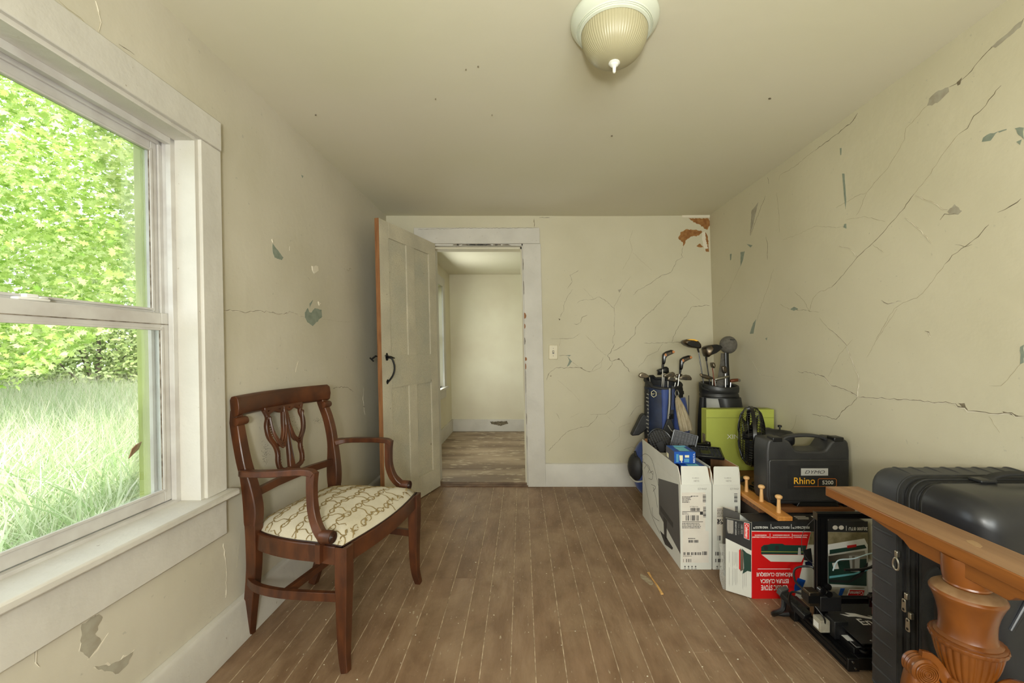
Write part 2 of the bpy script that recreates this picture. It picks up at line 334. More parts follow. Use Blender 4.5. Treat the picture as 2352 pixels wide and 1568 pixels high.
def text(s, org, xd, yd, width, height, m, parent, name='lettering', th=0.0006, kind=None, shear=0.0, bold=0.0):
    """flat printed lettering fitted into width x height, lower-left corner at org"""
    cu = bpy.data.curves.new('t', 'FONT'); cu.body = s; cu.size = 1; cu.offset = bold; cu.resolution_u = 5
    o = bpy.data.objects.new('t', cu); COL.objects.link(o); bpy.context.view_layer.update()
    me = bpy.data.meshes.new_from_object(o.evaluated_get(bpy.context.evaluated_depsgraph_get()))
    bpy.data.objects.remove(o); bpy.data.curves.remove(cu)
    for v in me.vertices: v.co.x += shear * v.co.y
    xs = [v.co.x for v in me.vertices]; ys = [v.co.y for v in me.vertices]
    x0, x1, y0, y1 = min(xs), max(xs), min(ys), max(ys)
    xd = V(xd).normalized(); yd = V(yd).normalized(); nn = xd.cross(yd)
    for v in me.vertices:
        v.co = V(org) + xd * ((v.co.x - x0) / (x1 - x0) * width) + yd * ((v.co.y - y0) / (y1 - y0) * height) + nn * th
    me.materials.clear()
    return link(name, me, m, parent)
def ribbon(mb, pts, wd, n, th=0.0008, jitter=0.0):
    """thin strip along 3D points lying on a surface with normal n"""
    n = V(n).normalized(); pts = [V(p) for p in pts]
    L = []; Rr = []
    for i, p in enumerate(pts):
        t = (pts[min(i + 1, len(pts) - 1)] - pts[max(i - 1, 0)]).normalized(); a = t.cross(n).normalized()
        ww = (wd[i] if isinstance(wd, (list, tuple)) else wd) / 2
        if jitter: ww *= R.uniform(1 - jitter, 1 + jitter)
        if i in (0, len(pts) - 1) and jitter: ww *= 0.25
        L.append(p + a * ww); Rr.append(p - a * ww)
    k = len(pts); vs = L + Rr + [q + n * th for q in L] + [q + n * th for q in Rr]
    fs = []
    for i in range(k - 1):
        fs += [(2 * k + i, 2 * k + i + 1, 3 * k + i + 1, 3 * k + i), (i, i + 1, 2 * k + i + 1, 2 * k + i), (k + i + 1, k + i, 3 * k + i, 3 * k + i + 1)]
    fs += [(0, 2 * k, 3 * k, k), (k - 1, 2 * k - 1, 4 * k - 1, 3 * k - 1)]
    return mb.add(vs, fs)
def jag(pts, amp, step=0.03):
    """subdivide a polyline and roughen it"""
    out = [pts[0]]
    for a, b in zip(pts, pts[1:]):
        n = max(1, int((b - a).length / step))
        for i in range(1, n + 1):
            q = a.lerp(b, i / n)
            if i < n: q = q + V((R.uniform(-1, 1), R.uniform(-1, 1), R.uniform(-1, 1))) * amp
            out.append(q)
    return out
# ================================================================ THE ROOM
LL = 0.019; LR = 0.030; LE = 0.0225       # the old house leans: left wall, right wall, end wall and door
XL0 = -1.097; XR0 = 1.560; YE = 3.42; HC = 2.20; YB = -1.60
def xl(z): return XL0 - LL * z
def xr(z): return XR0 - LR * z
def leanE(p): return V((p.x - LE * p.z, p.y, p.z))
def leanL(p): return V((p.x - LL * p.z, p.y, p.z))
def leanR(p): return V((p.x - LR * p.z, p.y, p.z))
NL = V((1, 0, LL)).normalized(); NR = V((-1, 0, -LR)).normalized()
def PL(px, py): return on_plane(px, py, (XL0, 0, 0), V((1, 0, LL)))
def PR(px, py): return on_plane(px, py, (XR0, 0, 0), V((1, 0, LR)))
def PE(px, py): return atY(px, py, YE)
# floor: dusty sub-floor with separate boards
fl = MB().box((-1.30, YB, -0.06), (1.75, YE + 0.02, -0.0012)).build('floor', M['dust']); tag(fl, kind='structure')
seams = [-.35, -.25, -.168, -.063, .024, .13, .234, .314, .42, .508, .61, .718]
s = [seams[0]];
while s[0] > -1.12: s.insert(0, s[0] - R.choice([.085, .095, .10, .105]))
s[0] = -1.16
seams = s + seams[1:]
while seams[-1] < 1.60: seams.append(seams[-1] + R.choice([.085, .095, .10, .105]))
def skew(x, y): return x - 0.010 * (y - 2.4)
for i in range(len(seams) - 1):
    a, b = seams[i], seams[i + 1]
    joints = sorted([R.uniform(-0.9, 3.0) for _ in range(R.choice([1, 1, 2]))])
    if 0.6 < a < 0.75: joints = [1.55]
    if -0.5 < a < -0.32: joints = [2.05]
    cuts = [YB] + joints + [YE]
    for y0, y1 in zip(cuts, cuts[1:]):
        if y1 - y0 < 0.25: continue
        g = 0.0034; dz = R.uniform(-0.0003, 0.0003); mb = MB()
        n = max(2, int((y1 - y0) / 0.4)); rl = []
        for k in range(n + 1):
            y = y0 + 0.001 + (y1 - y0 - 0.002) * k / n; wv = noise.noise(V((a * 9, y * 1.3, 0))) * 0.002
            xa = skew(a, y) + g / 2 + wv * 0.4; xb = skew(b, y) - g / 2 + wv * 0.3
            rl.append([V((xa, y, -0.0011)), V((xa, y, dz - 0.0006)), V((xa + .0008, y, dz)), V((xb - .0008, y, dz)), V((xb, y, dz - 0.0006)), V((xb, y, -0.0011))])
        mb.rings(rl).build('floor_board', R.choice([M['floor'], M['floor'], M['floor2'], M['floor3']]), fl)
# scuffs, paint chips
mb = MB()
for k in range(150):
    x = R.uniform(-1.0, 1.2); y = R.uniform(1.35, 3.3); r = R.uniform(0.001, 0.0032); a0 = R.uniform(0, 6)
    mb.prism([V((x + r * math.cos(a0 + q) * R.uniform(.5, 1.3), y + r * math.sin(a0 + q) * R.uniform(.5, 1.3), 0.0006)) for q in (0, 1.5, 3, 4.6)], (0, 0, 1), 0.001)
tag(mb.build('paint_flakes', M['debris'], fl), kind='stuff')
# plaster smear on the floor
def blob(cx, cy, rx, ry, ang, z, n=14, rough=.2):
    o = []
    for k in range(n):
        q = 2 * math.pi * k / n; f = 1 + R.uniform(-rough, rough); x = rx * math.cos(q) * f; y = ry * math.sin(q) * f
        o.append(V((cx + x * math.cos(ang) - y * math.sin(ang), cy + x * math.sin(ang) + y * math.cos(ang), z)))
    return o
M['smear'] = mat('grey_scuff_mark', (0.62, 0.57, 0.47), 0.8, vary=(0.53, 0.45, 0.36), vscale=60)
c = on_plane(1485, 1331, (0, 0, 0), (0, 0, 1))
MB().prism(blob(c.x, c.y, .018, .05, .35, 0.0007), (0, 0, 1), .0005).build('scuff_mark', M['smear'], fl)
# walls
WY0, WY1, WZ0, WZ1 = 0.62, 1.43, 0.585, 1.835
wl = MB()
wl.box((XL0 - .17, YB, -.06), (XL0, WY0, HC + .05), leanL); wl.box((XL0 - .17, WY1, -.06), (XL0, YE + .02, HC + .05), leanL)
wl.box((XL0 - .17, WY0, -.06), (XL0, WY1, WZ0), leanL); wl.box((XL0 - .17, WY0, WZ1), (XL0, WY1, HC + .05), leanL)
wl = tag(wl.build('wall_left', M['wall_left']), kind='structure')
wr = tag(MB().box((XR0, YB, -.06), (XR0 + .15, YE + .02, HC + .05), leanR).build('wall_right', M['wall']), kind='structure')
DX0, DX1, DZ = -0.716, 0.025, 1.975
we = MB()
we.box((-1.35, YE, -.06), (DX0, YE + .14, HC + .05), leanE); we.box((DX1, YE, -.06), (1.75, YE + .14, HC + .05), leanE)
we.box((DX0, YE, DZ), (DX1, YE + .14, HC + .05), leanE)
we = tag(we.build('wall_end', M['wall']), kind='structure')
# unseen rear wall; its two window openings are added to let light in
wb = MB()
for a, b in (((-1.3, -.06), (-.55, 2.25)), ((1.05, -.06), (1.75, 2.25)), ((-.55, -.06), (1.05, .62)), ((-.55, 1.88), (1.05, 2.25)), ((.2, .62), (.3, 1.88))):
    wb.box((a[0], YB - .15, a[1]), (b[0], YB, b[1]))
tag(wb.build('wall_rear', M['wall']), kind='structure')
ce = MB()
nx, ny = 14, 22; g = []
for j in range(ny + 1):
    row = []
    for i in range(nx + 1):
        x = -1.32 + 3.08 * i / nx; y = YB - .02 + (YE + .04 - YB) * j / ny
        row.append(V((x, y, HC + noise.noise(V((x * .9, y * .9, 3))) * 0.008)))
    g.append(row)
top = [[V((p.x, p.y, HC + .1)) for p in r] for r in g]
vs = [p for r in g for p in r] + [p for r in top for p in r]; K = (nx + 1) * (ny + 1); fs = []
for j in range(ny):
    for i in range(nx):
        a = j * (nx + 1) + i; fs += [(a, a + 1, a + nx + 2, a + nx + 1), (K + a, K + a + nx + 1, K + a + nx + 2, K + a + 1)]
ce.add(vs, fs); ceil = tag(ce.build('ceiling', M['ceiling'], smooth=True), kind='structure')
# baseboards
def base(name, a, b, n, h=.165, t=.026, fn=None):
    a = V(a); b = V(b); n = V(n)
    prof = [(0, 0), (t, 0), (t, h - .012), (t - .006, h), (0, h + .004)]
    mb = MB(); rings = []
    K = 12
    for k in range(K + 1):
        p = a.lerp(b, k / K); wob = noise.noise(p * 2.0) * .002
        rings.append([fn(p + n * (u + (wob if u else 0)) + V((0, 0, z))) for u, z in prof])
    mb.rings(rings); return tag(mb.build(name, M['trim'], bevel=.002), kind='structure')
base('baseboard_left', (XL0, YB, 0), (XL0, YE, 0), (1, 0, 0), fn=leanL)
base('baseboard_right', (XR0, YB, 0), (XR0, YE, 0), (-1, 0, 0), fn=leanR)
base('baseboard_end', (.16, YE, 0), (XR0, YE, 0), (0, -1, 0), h=.185, t=.02, fn=leanE)
base('baseboard_corner', (XL0, YE, 0), (-.84, YE, 0), (0, -1, 0), h=.185, t=.02, fn=leanE)
# cracks and bare patches: (wall, photo polyline, width)
def cr(parent, fn, n, pts, w, m='crack', off=(0, 0), sc=1.0, name='crack', lip=False):
    q = [fn(off[0] + x * sc, off[1] + y * sc) for x, y in pts]
    w = w * (.62 if m == 'crack' else .8)
    q = jag(q, w * 2.2, 0.014); nn = V(n).normalized(); q = [p - nn * (p - q[0]).dot(nn) for p in q]
    mb = MB(); ribbon(mb, q, w, n, 0.0006, jitter=.55); mb.build(name, M[m], parent)
    if lip:
        q2 = [p + V((0, 0, -w * .9)) for p in q]; mb = MB(); ribbon(mb, q2, w * .8, n, 0.0016, jitter=.8); mb.build('plaster_lip', M['lip'], parent)
def patch(parent, fn, n, pts, m, off=(0, 0), sc=1.0, rough=.004, name='bare_patch', th=.0007):
    q = [fn(off[0] + x * sc, off[1] + y * sc) for x, y in pts]; q = jag(q + [q[0]], rough * .6, .009)[:-1]
    # keep in plane
    p0 = q[0]; n = V(n).normalized(); q = [p - n * (p - p0).dot(n) for p in q]
    MB().prism(q, n, th).build(name, M[m], parent)
o8 = (1640, 0); k8 = .7016
r8 = lambda pts, w=.0022, m='crack', **k: cr(wr, PR, NR, pts, w, m, o8, k8, **k)
r8([(1015,60),(960,115),(915,150),(880,185),(830,245),(800,270),(770,285)], .0026)
r8([(700,345),(690,352),(650,400),(628,420),(625,455),(600,500),(570,550),(543,578),(500,630),(480,680),(465,705)], .0016, 'crack_soft')
r8([(940,280),(890,345),(850,380),(830,420),(800,440)], .0026); r8([(800,440),(745,510),(700,580),(655,635)], .0014, 'crack_soft')
r8([(655,635),(615,690),(570,740),(520,795),(470,840),(430,890),(385,940)], .0024); r8([(385,940),(345,955),(325,975),(312,1020)], .002, 'crack_soft')
r8([(1005,650),(970,675),(928,695)], .0034); r8([(900,735),(865,775),(850,785)], .0026); r8([(850,785),(825,805),(780,835),(755,865)], .0024)
r8([(755,865),(700,940),(665,975),(620,990),(590,1010),(550,1075),(530,1110)], .0014, 'crack_soft')
r8([(790,800),(822,808),(845,800)], .002)
r8([(470,370),(455,395),(430,415),(400,440)], .004); r8([(400,440),(360,470),(345,480),(330,492)], .003); r8([(330,492),(270,540),(235,562),(215,575),(213,590)], .0022, 'crack_soft')
r8([(175,580),(180,602)], .003); r8([(168,640),(150,690),(130,740),(120,770)], .0026); r8([(205,630),(212,690),(215,760)], .002, 'crack_soft'); r8([(170,775),(176,800),(175,850)], .0026)
r8([(275,1215),(320,1222),(360,1232),(385,1262),(430,1275),(470,1298)], .0038, lip=True)
r8([(470,1298),(475,1240),(462,1205),(445,1160),(430,1125),(395,1090),(372,1072)], .0026, lip=True)
r8([(470,1298),(520,1302),(600,1308),(700,1313),(790,1320)], .0034, lip=True); r8([(790,1320),(830,1345),(900,1352),(950,1352),(1015,1362)], .0042, lip=True)
r8([(470,1298),(450,1325),(420,1345),(400,1372),(360,1362),(320,1355)], .0030)
r8([(225,785),(280,765),(330,740),(400,745),(430,740)], .0014, 'crack_soft'); r8([(400,680),(470,640),(500,630)], .0016, 'crack_soft'); r8([(430,720),(490,708),(560,725)], .0014, 'crack_soft')
r8([(660,640),(710,658),(750,685),(765,685)], .0018, 'crack_soft', lip=True); r8([(625,712),(680,755),(712,795)], .0018, 'crack_soft', lip=True); r8([(740,720),(755,700),(800,702)], .0026)
r8([(410,805),(440,812),(470,838)], .0022, 'crack_soft', lip=True); r8([(520,800),(555,826)], .0014, 'crack_soft')
r8([(195,880),(180,930),(155,1000),(140,1050)], .0022, 'crack_soft'); r8([(215,995),(250,1012)], .0018, 'crack_soft'); r8([(262,1012),(300,1015),(320,1020)], .0028); r8([(265,955),(295,985),(312,1018),(345,1022)], .0016, 'crack_soft')
r8([(345,1040),(372,1072)], .0014, 'crack_soft'); r8([(548,982),(570,995),(612,985)], .0026, lip=True); r8([(375,1232),(410,1160),(455,1110)], .0013, 'crack_soft')
r8([(690,1083),(708,1100)], .0045, lip=True); r8([(900,1262),(940,1262),(970,1230),(1005,1190)], .0014, 'crack_soft'); r8([(500,1170),(540,1100),(600,1010)], .0011, 'crack_soft')
r8([(115,1165),(140,1205),(155,1228),(210,1235)], .0016, 'crack_soft', lip=True); r8([(270,1360),(262,1395),(250,1415)], .002, 'crack_soft'); r8([(900,1362),(935,1415)], .0013, 'crack_soft')
r8([(15,995),(50,950),(86,870)], .0012, 'crack_soft')
pt8 = lambda pts, m='bluepaint', **k: patch(wr, PR, NR, pts, m, o8, k8, **k)
pt8([(698,346),(705,322),(735,296),(768,285),(770,300),(740,330),(714,345)], 'greyplaster'); pt8([(905,155),(950,118),(1000,72),(1014,66),(1005,88),(960,124),(922,156)], 'greyplaster', rough=.003)
pt8([(795,270),(812,254),(806,276),(798,280)], 'crack', rough=.002)
pt8([(877,464),(882,450),(905,436),(930,430),(906,460)]); pt8([(930,430),(958,422),(958,425),(934,434)], rough=.001)
pt8([(985,420),(1015,418),(1015,456),(998,442)]); pt8([(990,464),(1008,456),(1002,474)], rough=.002); pt8([(1003,1135),(1015,1128),(1015,1186),(1002,1192)])
pt8([(412,485),(418,484),(417,506),(414,508)], rough=.001); pt8([(420,568),(427,568),(433,650),(431,684),(426,640)], rough=.001); pt8([(427,733),(433,732),(434,748),(424,744)], rough=.0015)
pt8([(123,690),(145,662),(127,740),(118,772)], 'greyplaster', rough=.003); pt8([(87,825),(101,822),(95,850),(87,872)], rough=.002); pt8([(107,798),(126,803),(120,810)], rough=.0015); pt8([(128,1058),(138,1044),(129,1092),(117,1092)], rough=.002)
pt8([(250,1012),(262,1004),(276,1010),(262,1017)], rough=.0015); pt8([(765,692),(788,668),(812,690),(800,702),(770,700)], 'greyplaster'); pt8([(800,1319),(820,1319),(832,1342),(814,1334)], 'crack', rough=.003); pt8([(945,1346),(985,1356),(1000,1362),(950,1352)], 'crack', rough=.001)
pt8([(52,832),(58,830),(56,850),(53,852)], rough=.001); pt8([(168,1108),(174,1104),(173,1114)], rough=.001); pt8([(362,1234),(385,1262),(372,1250)], 'greyplaster', rough=.002)
oe = (1230, 490); ke = 420 / 1568; NE = V((0, -1, 0))
re = lambda pts, w=.0020, m='crack', **k: cr(we, PE, NE, pts, w, m, oe, ke, **k)
re([(1265,290),(1250,350),(1260,375),(1215,400),(1190,450),(1165,500),(1120,522),(1080,530),(1000,590),(930,635),(880,655),(835,700)], .003)
re([(1145,665),(1095,725),(1055,775),(985,845),(905,912),(865,965),(850,1040),(800,1090),(740,1140),(665,1180)], .0036)
re([(675,1120),(650,1180),(618,1225),(655,1268)], .005); re([(655,1268),(655,1300),(610,1345)], .003); re([(655,1268),(715,1250),(735,1260),(808,1360)], .0042)
re([(820,535),(765,600),(720,670)], .002, 'crack_soft'); re([(740,680),(705,745),(672,800),(680,880),(672,960),(680,1025),(662,1070),(665,1120)], .0022); re([(835,140),(805,230),(830,310),(800,390),(745,480)], .002, 'crack_soft')
re([(370,485),(295,530),(315,585),(275,645)], .003); re([(320,650),(275,710),(240,790),(240,840),(205,890)], .0028); re([(355,770),(390,745),(480,740),(545,715),(590,738),(640,780),(672,812)], .0026)
re([(330,945),(350,952),(390,930),(400,890),(445,870)], .0034); re([(130,1075),(225,1072),(320,1070),(385,1030)], .0026); re([(200,1218),(270,1218),(305,1216)], .003)
re([(95,1430),(120,1365),(165,1328),(265,1322),(310,1322),(375,1322),(440,1352),(480,1355)], .004); re([(480,1355),(510,1312),(565,1270),(580,1230)], .0024); re([(480,1355),(560,1320),(570,1270)], .002, 'crack_soft'); re([(315,1270),(375,1322)], .0024)
re([(1340,798),(1495,790)], .004); re([(1340,798),(1300,870),(1260,918),(1210,1000),(1165,1105)], .003); re([(930,1112),(1030,1112),(1165,1106),(1250,1103)], .0032)
re([(1090,1115),(1050,1180),(960,1220),(930,1270),(880,1320)], .0022); re([(430,1040),(540,1165),(610,1222)], .002, 'crack_soft'); re([(410,640),(500,735)], .0016, 'crack_soft'); re([(830,330),(900,400),(1000,490)], .0012, 'crack_soft'); re([(1265,630),(1410,745)], .0014, 'crack_soft'); re([(30,35),(90,36),(125,34)], .0035); re([(215,1075),(205,1140)], .0018, 'crack_soft')
oe2 = (1230, 800); ke2 = 250 / 1188
re2 = lambda pts, w=.002, m='crack', **k: cr(we, PE, NE, pts, w, m, oe2, ke2, **k)
re2([(685,725),(635,795),(575,850),(480,865),(390,890),(335,915),(290,960),(240,1020),(190,1060),(140,1120)], .003); re2([(595,718),(765,716),(870,640),(935,565)], .0024); re2([(765,716),(870,835)], .0016, 'crack_soft'); re2([(225,705),(262,770)], .003); re2([(1020,750),(1060,690),(1105,635),(1160,622)], .0022); re2([(765,1085),(915,962),(912,860),(1040,812)], .0018, 'crack_soft'); re2([(960,1105),(1050,1072),(1100,1085)], .002); re2([(365,765),(480,700)], .0016, 'crack_soft'); re2([(240,340),(400,480),(490,580)], .0014, 'crack_soft')
pe = lambda pts, m='bluepaint', **k: patch(we, PE, NE, pts, m, oe, ke, **k)
pe([(1310,42),(1488,42),(1498,95),(1470,140),(1445,130),(1440,118),(1390,90),(1350,70)], 'brownpaper', rough=.006)
pe([(1245,160),(1290,136),(1420,146),(1430,160),(1400,190),(1330,200),(1290,230),(1268,285),(1262,245),(1225,215)], 'brownpaper', rough=.007)
pe([(1455,160),(1478,200),(1488,330),(1460,325),(1452,240)], 'brownpaper', rough=.004); pe([(1380,280),(1410,258),(1440,290),(1400,290)], 'brownpaper', rough=.003)
pe([(1425,165),(1450,155),(1462,240),(1480,300),(1445,300),(1428,230)], 'lip', rough=.005, th=.0016)
pe([(275,1228),(315,1268),(285,1305),(268,1315),(290,1262)], rough=.003); pe([(265,1216),(306,1214),(290,1226)], rough=.002); pe([(707,655),(738,645),(718,680)], 'greyplaster', rough=.003); pe([(695,1252),(718,1240),(722,1256)], 'crack', rough=.002); pe([(375,1318),(400,1322),(402,1332)], 'crack', rough=.001); pe([(196,900),(212,905),(206,918)], 'crack', rough=.001); pe([(120,1392),(138,1390),(134,1398)], 'crack', rough=.001)
# thin picture strip in the corner under the ceiling
a = PE(1566, 493); b = PE(1632, 500)
tag(MB().box((a.x, YE - .006, b.z), (b.x, YE, a.z)).build('trim_1', M['lip']), kind='structure')
oll = (510, 360); kll = 380 / 993
rl_ = lambda pts, w=.002, m='crack', **k: cr(wl, PL, NL, pts, w, m, oll, kll, **k)
rl_([(10,922),(60,925),(130,934),(200,924),(280,932),(360,942),(395,938)], .0034, lip=True); rl_([(395,938),(405,925),(440,940),(470,958),(495,960)], .002, lip=True); rl_([(600,972),(680,985),(770,990)], .0014, 'crack_soft'); rl_([(515,722),(528,740)], .003)
rl_([(665,1390),(700,1382),(750,1382),(790,1408)], .003); rl_([(850,1385),(846,1440),(850,1500),(858,1545)], .003, lip=True); rl_([(745,680),(778,674)], .004, 'crack_soft'); rl_([(440,1290),(455,1225)], .0016, 'crack_soft', lip=True); rl_([(405,535),(404,560)], .003, lip=True); rl_([(820,1400),(840,1470)], .0016, 'crack_soft')
pl_ = lambda pts, m='bluepaint', **k: patch(wl, PL, NL, pts, m, oll, kll, **k)
pl_([(303,520),(345,575),(368,605),(358,620),(315,605),(303,565)], rough=.003); pl_([(496,935),(515,908),(522,930),(535,935),(555,908),(597,918),(600,960),(570,990),(543,1016),(515,995),(497,965)], rough=.004); pl_([(525,880),(546,858),(535,885),(526,905)], rough=.002)
pl_([(537,655),(572,655),(576,685),(550,700),(540,680)], 'lip', rough=.004, th=.004); pl_([(572,652),(578,670),(570,670)], 'crack', rough=.001); pl_([(474,108),(488,115),(482,128)], 'bluepaint', rough=.002); pl_([(575,868),(592,880),(580,892)], 'lip', rough=.003, th=.003); pl_([(295,495),(302,492),(303,515)], 'lip', rough=.002, th=.003); pl_([(845,1495),(858,1498),(850,1504)], 'crack', rough=.001)
# lower left wall: peeled plaster below the window
ow = (0, 680); kw = 560 / 989
rw = lambda pts, w=.002, m='crack', **k: cr(wl, PL, NL, pts, w, m, ow, kw, **k)
pw = lambda pts, m='greyplaster', **k: patch(wl, PL, NL, pts, m, ow, kw, **k)
rw([(148,1412),(145,1440),(158,1500)], .004, lip=True); rw([(905,1000),(915,1080),(918,1140),(915,1220)], .002, lip=True); rw([(975,960),(960,1100)], .001, 'crack_soft')
pw([(330,1330),(400,1290),(415,1300),(385,1370),(410,1400),(360,1470),(325,1440)], rough=.005); pw([(385,1500),(440,1500),(510,1460),(540,1440),(520,1490),(480,1530),(400,1515)], rough=.005)
rw([(380,1505),(410,1512),(450,1500),(500,1460),(545,1432)], .006, 'lip'); rw([(385,1295),(415,1305)], .005); rw([(440,1365),(395,1435),(355,1475)], .004, 'lip'); rw([(320,1440),(345,1375)], .004, 'lip')
o6 = 560 / 1126
cr(wl, PL, NL, [(440,0),(455,60),(465,100),(450,155)], .003, 'crack_soft', (0, 0), o6, lip=True); cr(wl, PL, NL, [(270,0),(340,60),(440,150)], .002, 'crack_soft', (0, 0), o6); cr(wl, PL, NL, [(548,203),(620,252)], .0022, 'crack', (0, 0), o6); cr(wl, PL, NL, [(745,378),(800,415)], .002, 'crack', (0, 0), o6)
# mould specks behind the chair
mb = MB()
for k in range(420):
    c = R.choice([(668, 975, 20, 24), (620, 985, 12, 26), (735, 965, 16, 5), (610, 1040, 8, 22)])
    p = PL(c[0] + R.gauss(0, c[2] * .55), c[1] + R.gauss(0, c[3] * .6)); r = R.uniform(.0006, .0019)
    mb.prism([p + V((0, math.cos(q) * r, math.sin(q) * r)) for q in (0, 2.1, 4.2)], NL, .0004)
tag(mb.build('mould_specks', M['mould'], wl), kind='stuff')
mb = MB()
for px, py, r in ((725,262,.004),(1070,157,.003),(1130,262,.003),(1098,150,.003),(1768,224,.006),(1405,310,.005),(1000,225,.003)):
    p = on_plane(px, py, (0, 0, HC), (0, 0, 1)); mb.prism([V((p.x + math.cos(q) * r, p.y + math.sin(q) * r * .6, HC - .0065)) for q in (0, 1.2, 2.5, 4, 5.2)], (0, 0, 1), .004)
mb.build('speck', M['crack'], ceil)

# ---------------------------------------------------------------- doorway, casing, open door
tr = 0
def trim(mb, m='trim', **k):
    global tr; tr += 1; return tag(mb.build('trim_%d' % (tr + 1), M[m], **k), kind='structure')
trim(MB().box((DX1 - .008, YE - .022, 0), (.163, YE, 1.968), leanE), bevel=.003)
trim(MB().box((-.84, YE - .022, 0), (DX0 + .008, YE, 1.968), leanE), bevel=.003)
hd = trim(MB().box((-.86, YE - .026, 1.968), (.157, YE, 2.096), leanE), bevel=.003)
cr(hd, lambda x, y: atY(x, y, YE - .026), NE, [(960,527),(1060,524),(1150,524),(1236,523)], .0025, 'crack')
cr(hd, lambda x, y: atY(x, y, YE - .026), NE, [(1227,502),(1227,522)], .005, 'crack')
jm = MB().box((DX1 - .016, YE - .008, 0), (DX1 + .004, YE + .15, 1.975), leanE).box((DX0 - .004, YE - .008, 0), (DX0 + .006, YE + .15, 1.975), leanE).box((DX0 - .004, YE - .008, 1.955), (DX1 + .004, YE + .15, 1.98), leanE)
jamb = trim(jm)
trim(MB().box((DX1 - .028, YE + .045, 0), (DX1 - .016, YE + .15, 1.955), leanE).box((DX0 + .0, YE + .045, 1.94), (DX1 - .0, YE + .15, 1.957), leanE), 'far_wall')
# chipped edges on the right jamb and head
for y, h, w_ in ((.95, .05, .012), (1.02, .03, .02), (1.28, .04, .012), (1.36, .05, .022), (1.55, .12, .006), (1.75, .10, .006), (.75, .2, .005), (.5, .1, .005), (.3, .12, .004), (1.15, .06, .006)):
    q = [V((DX1 - .009 + u * w_ * R.uniform(.7, 1.2), YE - .0225, y + v * h)) for u, v in ((0, 0), (.6, .1), (1, .5), (.7, .9), (0, 1))]
    MB().prism([leanE(p) for p in q], NE, .0006).build('chipped_paint', M['barewood' if w_ > .01 else 'crack'], jamb)
for k in range(16):
    x = R.uniform(-.66, -.02); q = [V((x, YE - .0085, 1.957)), V((x + R.uniform(.015, .09), YE - .0085, 1.956)), V((x + .05, YE - .0085, 1.966)), V((x + .01, YE - .0085, 1.964))]
    MB().prism([leanE(p) for p in q], NE, .0006).build('chipped_paint', M['crack'], jamb)
trim(MB().box((DX0 + .01, YE - .02, -.003), (DX1 - .005, YE + .06, .010), leanE), 'darkwood_thr', bevel=.002)
# open door leaf
h0 = V((-.692, 3.405, 0)); f0 = V((-.912, 2.725, 0)); dd = (h0 - f0); DW = dd.length; dd.normalize()
dn = V((dd.y, -dd.x, 0))   # faces the room (+x)
def D(s_, t_, z): # s from free edge in metres, t out of the visible face, z
    p = f0 + dd * s_ + dn * t_; p.z = z; return V((p.x - LE * z, p.y, z))
door = tag(MB().build('door_1', M['door']) if False else bpy.data.objects.new('door_1', None), kind='structure'); COL.objects.link(door); door.location = h0; ORG[door] = h0.copy()
TH = .032; zt = 1.968
def Dbox(mb, s0, s1, t0, t1, z0, z1):
    p = [D(a, b, c) for c in (z0, z1) for b in (t0, t1) for a in (s0, s1)]
    return mb.add(p, [(0, 2, 3, 1), (4, 5, 7, 6), (0, 1, 5, 4), (2, 6, 7, 3), (0, 4, 6, 2), (1, 3, 7, 5)])
st = .102; cm0, cm1 = DW * .43, DW * .57; zb, zl0, zl1, ztp = .165, .855, 1.075, 1.862
for s0, s1 in ((.0015, st), (DW - st, DW)): Dbox(MB(), s0, s1, -TH, 0, .008, zt).build('stile', M['door'], door, bevel=.0012)
Dbox(MB(), cm0, cm1, -TH, 0, zb, ztp).build('mullion', M['door'], door, bevel=.0012)
for z0, z1, nm in ((.008, zb, 'bottom_rail'), (zl0, zl1, 'lock_rail'), (ztp, zt, 'top_rail')):
    Dbox(MB(), st, DW - st, -TH, .0004, z0, z1).build(nm, M['door_grey' if nm == 'lock_rail' else 'door'], door, bevel=.0012)
for s0, s1 in ((st, cm0), (cm1, DW - st)):
    for z0, z1 in ((zb, zl0), (zl1, ztp)):
        Dbox(MB(), s0 - .002, s1 + .002, -TH + .008, -.010, z0, z1).build('door_panel', M['door_grey'], door)
Dbox(MB(), 0, .0016, -TH, 0, .008, zt).build('bare_edge', M['barewood'], door)
hdl = MB(); 
hp = [D(.052, .003, 1.055), D(.055, .012, 1.06), D(.062, .035, 1.05), D(.072, .045, 1.0), D(.068, .038, .95), D(.055, .012, .905), D(.05, .003, .90)]
hdl.tube(smoothpts(hp, 4), [.0055] * 4 + [.006] * 16 + [.0055] * 5, 8)
hdl.sweep([D(.05, .003, .885), D(.052, .004, .90), D(.054, .004, .915)], dn, [.006, .022, .008], .005).sweep([D(.05, .003, 1.04), D(.052, .004, 1.06), D(.05, .004, 1.09)], dn, [.012, .03, .008], .005)
hdl = hdl.build('door_handle', M['iron'], door, smooth=True)
MB().sweep([D(.03, .004, 1.072), D(.06, .022, 1.068), D(.09, .03, 1.055)], (0, 0, 1), [.014, .018, .02], .005).build('thumb_latch', M['iron'], hdl, smooth=True)
MB().tube([D(.02, -TH, 1.065), D(.02, -TH - .03, 1.07), D(.0, -TH - .045, 1.05)], .006, 8).tube([D(.0, -TH - .03, 1.035), D(-.012, -TH - .05, 1.06)], .005, 6).build('latch_bar', M['iron'], door)
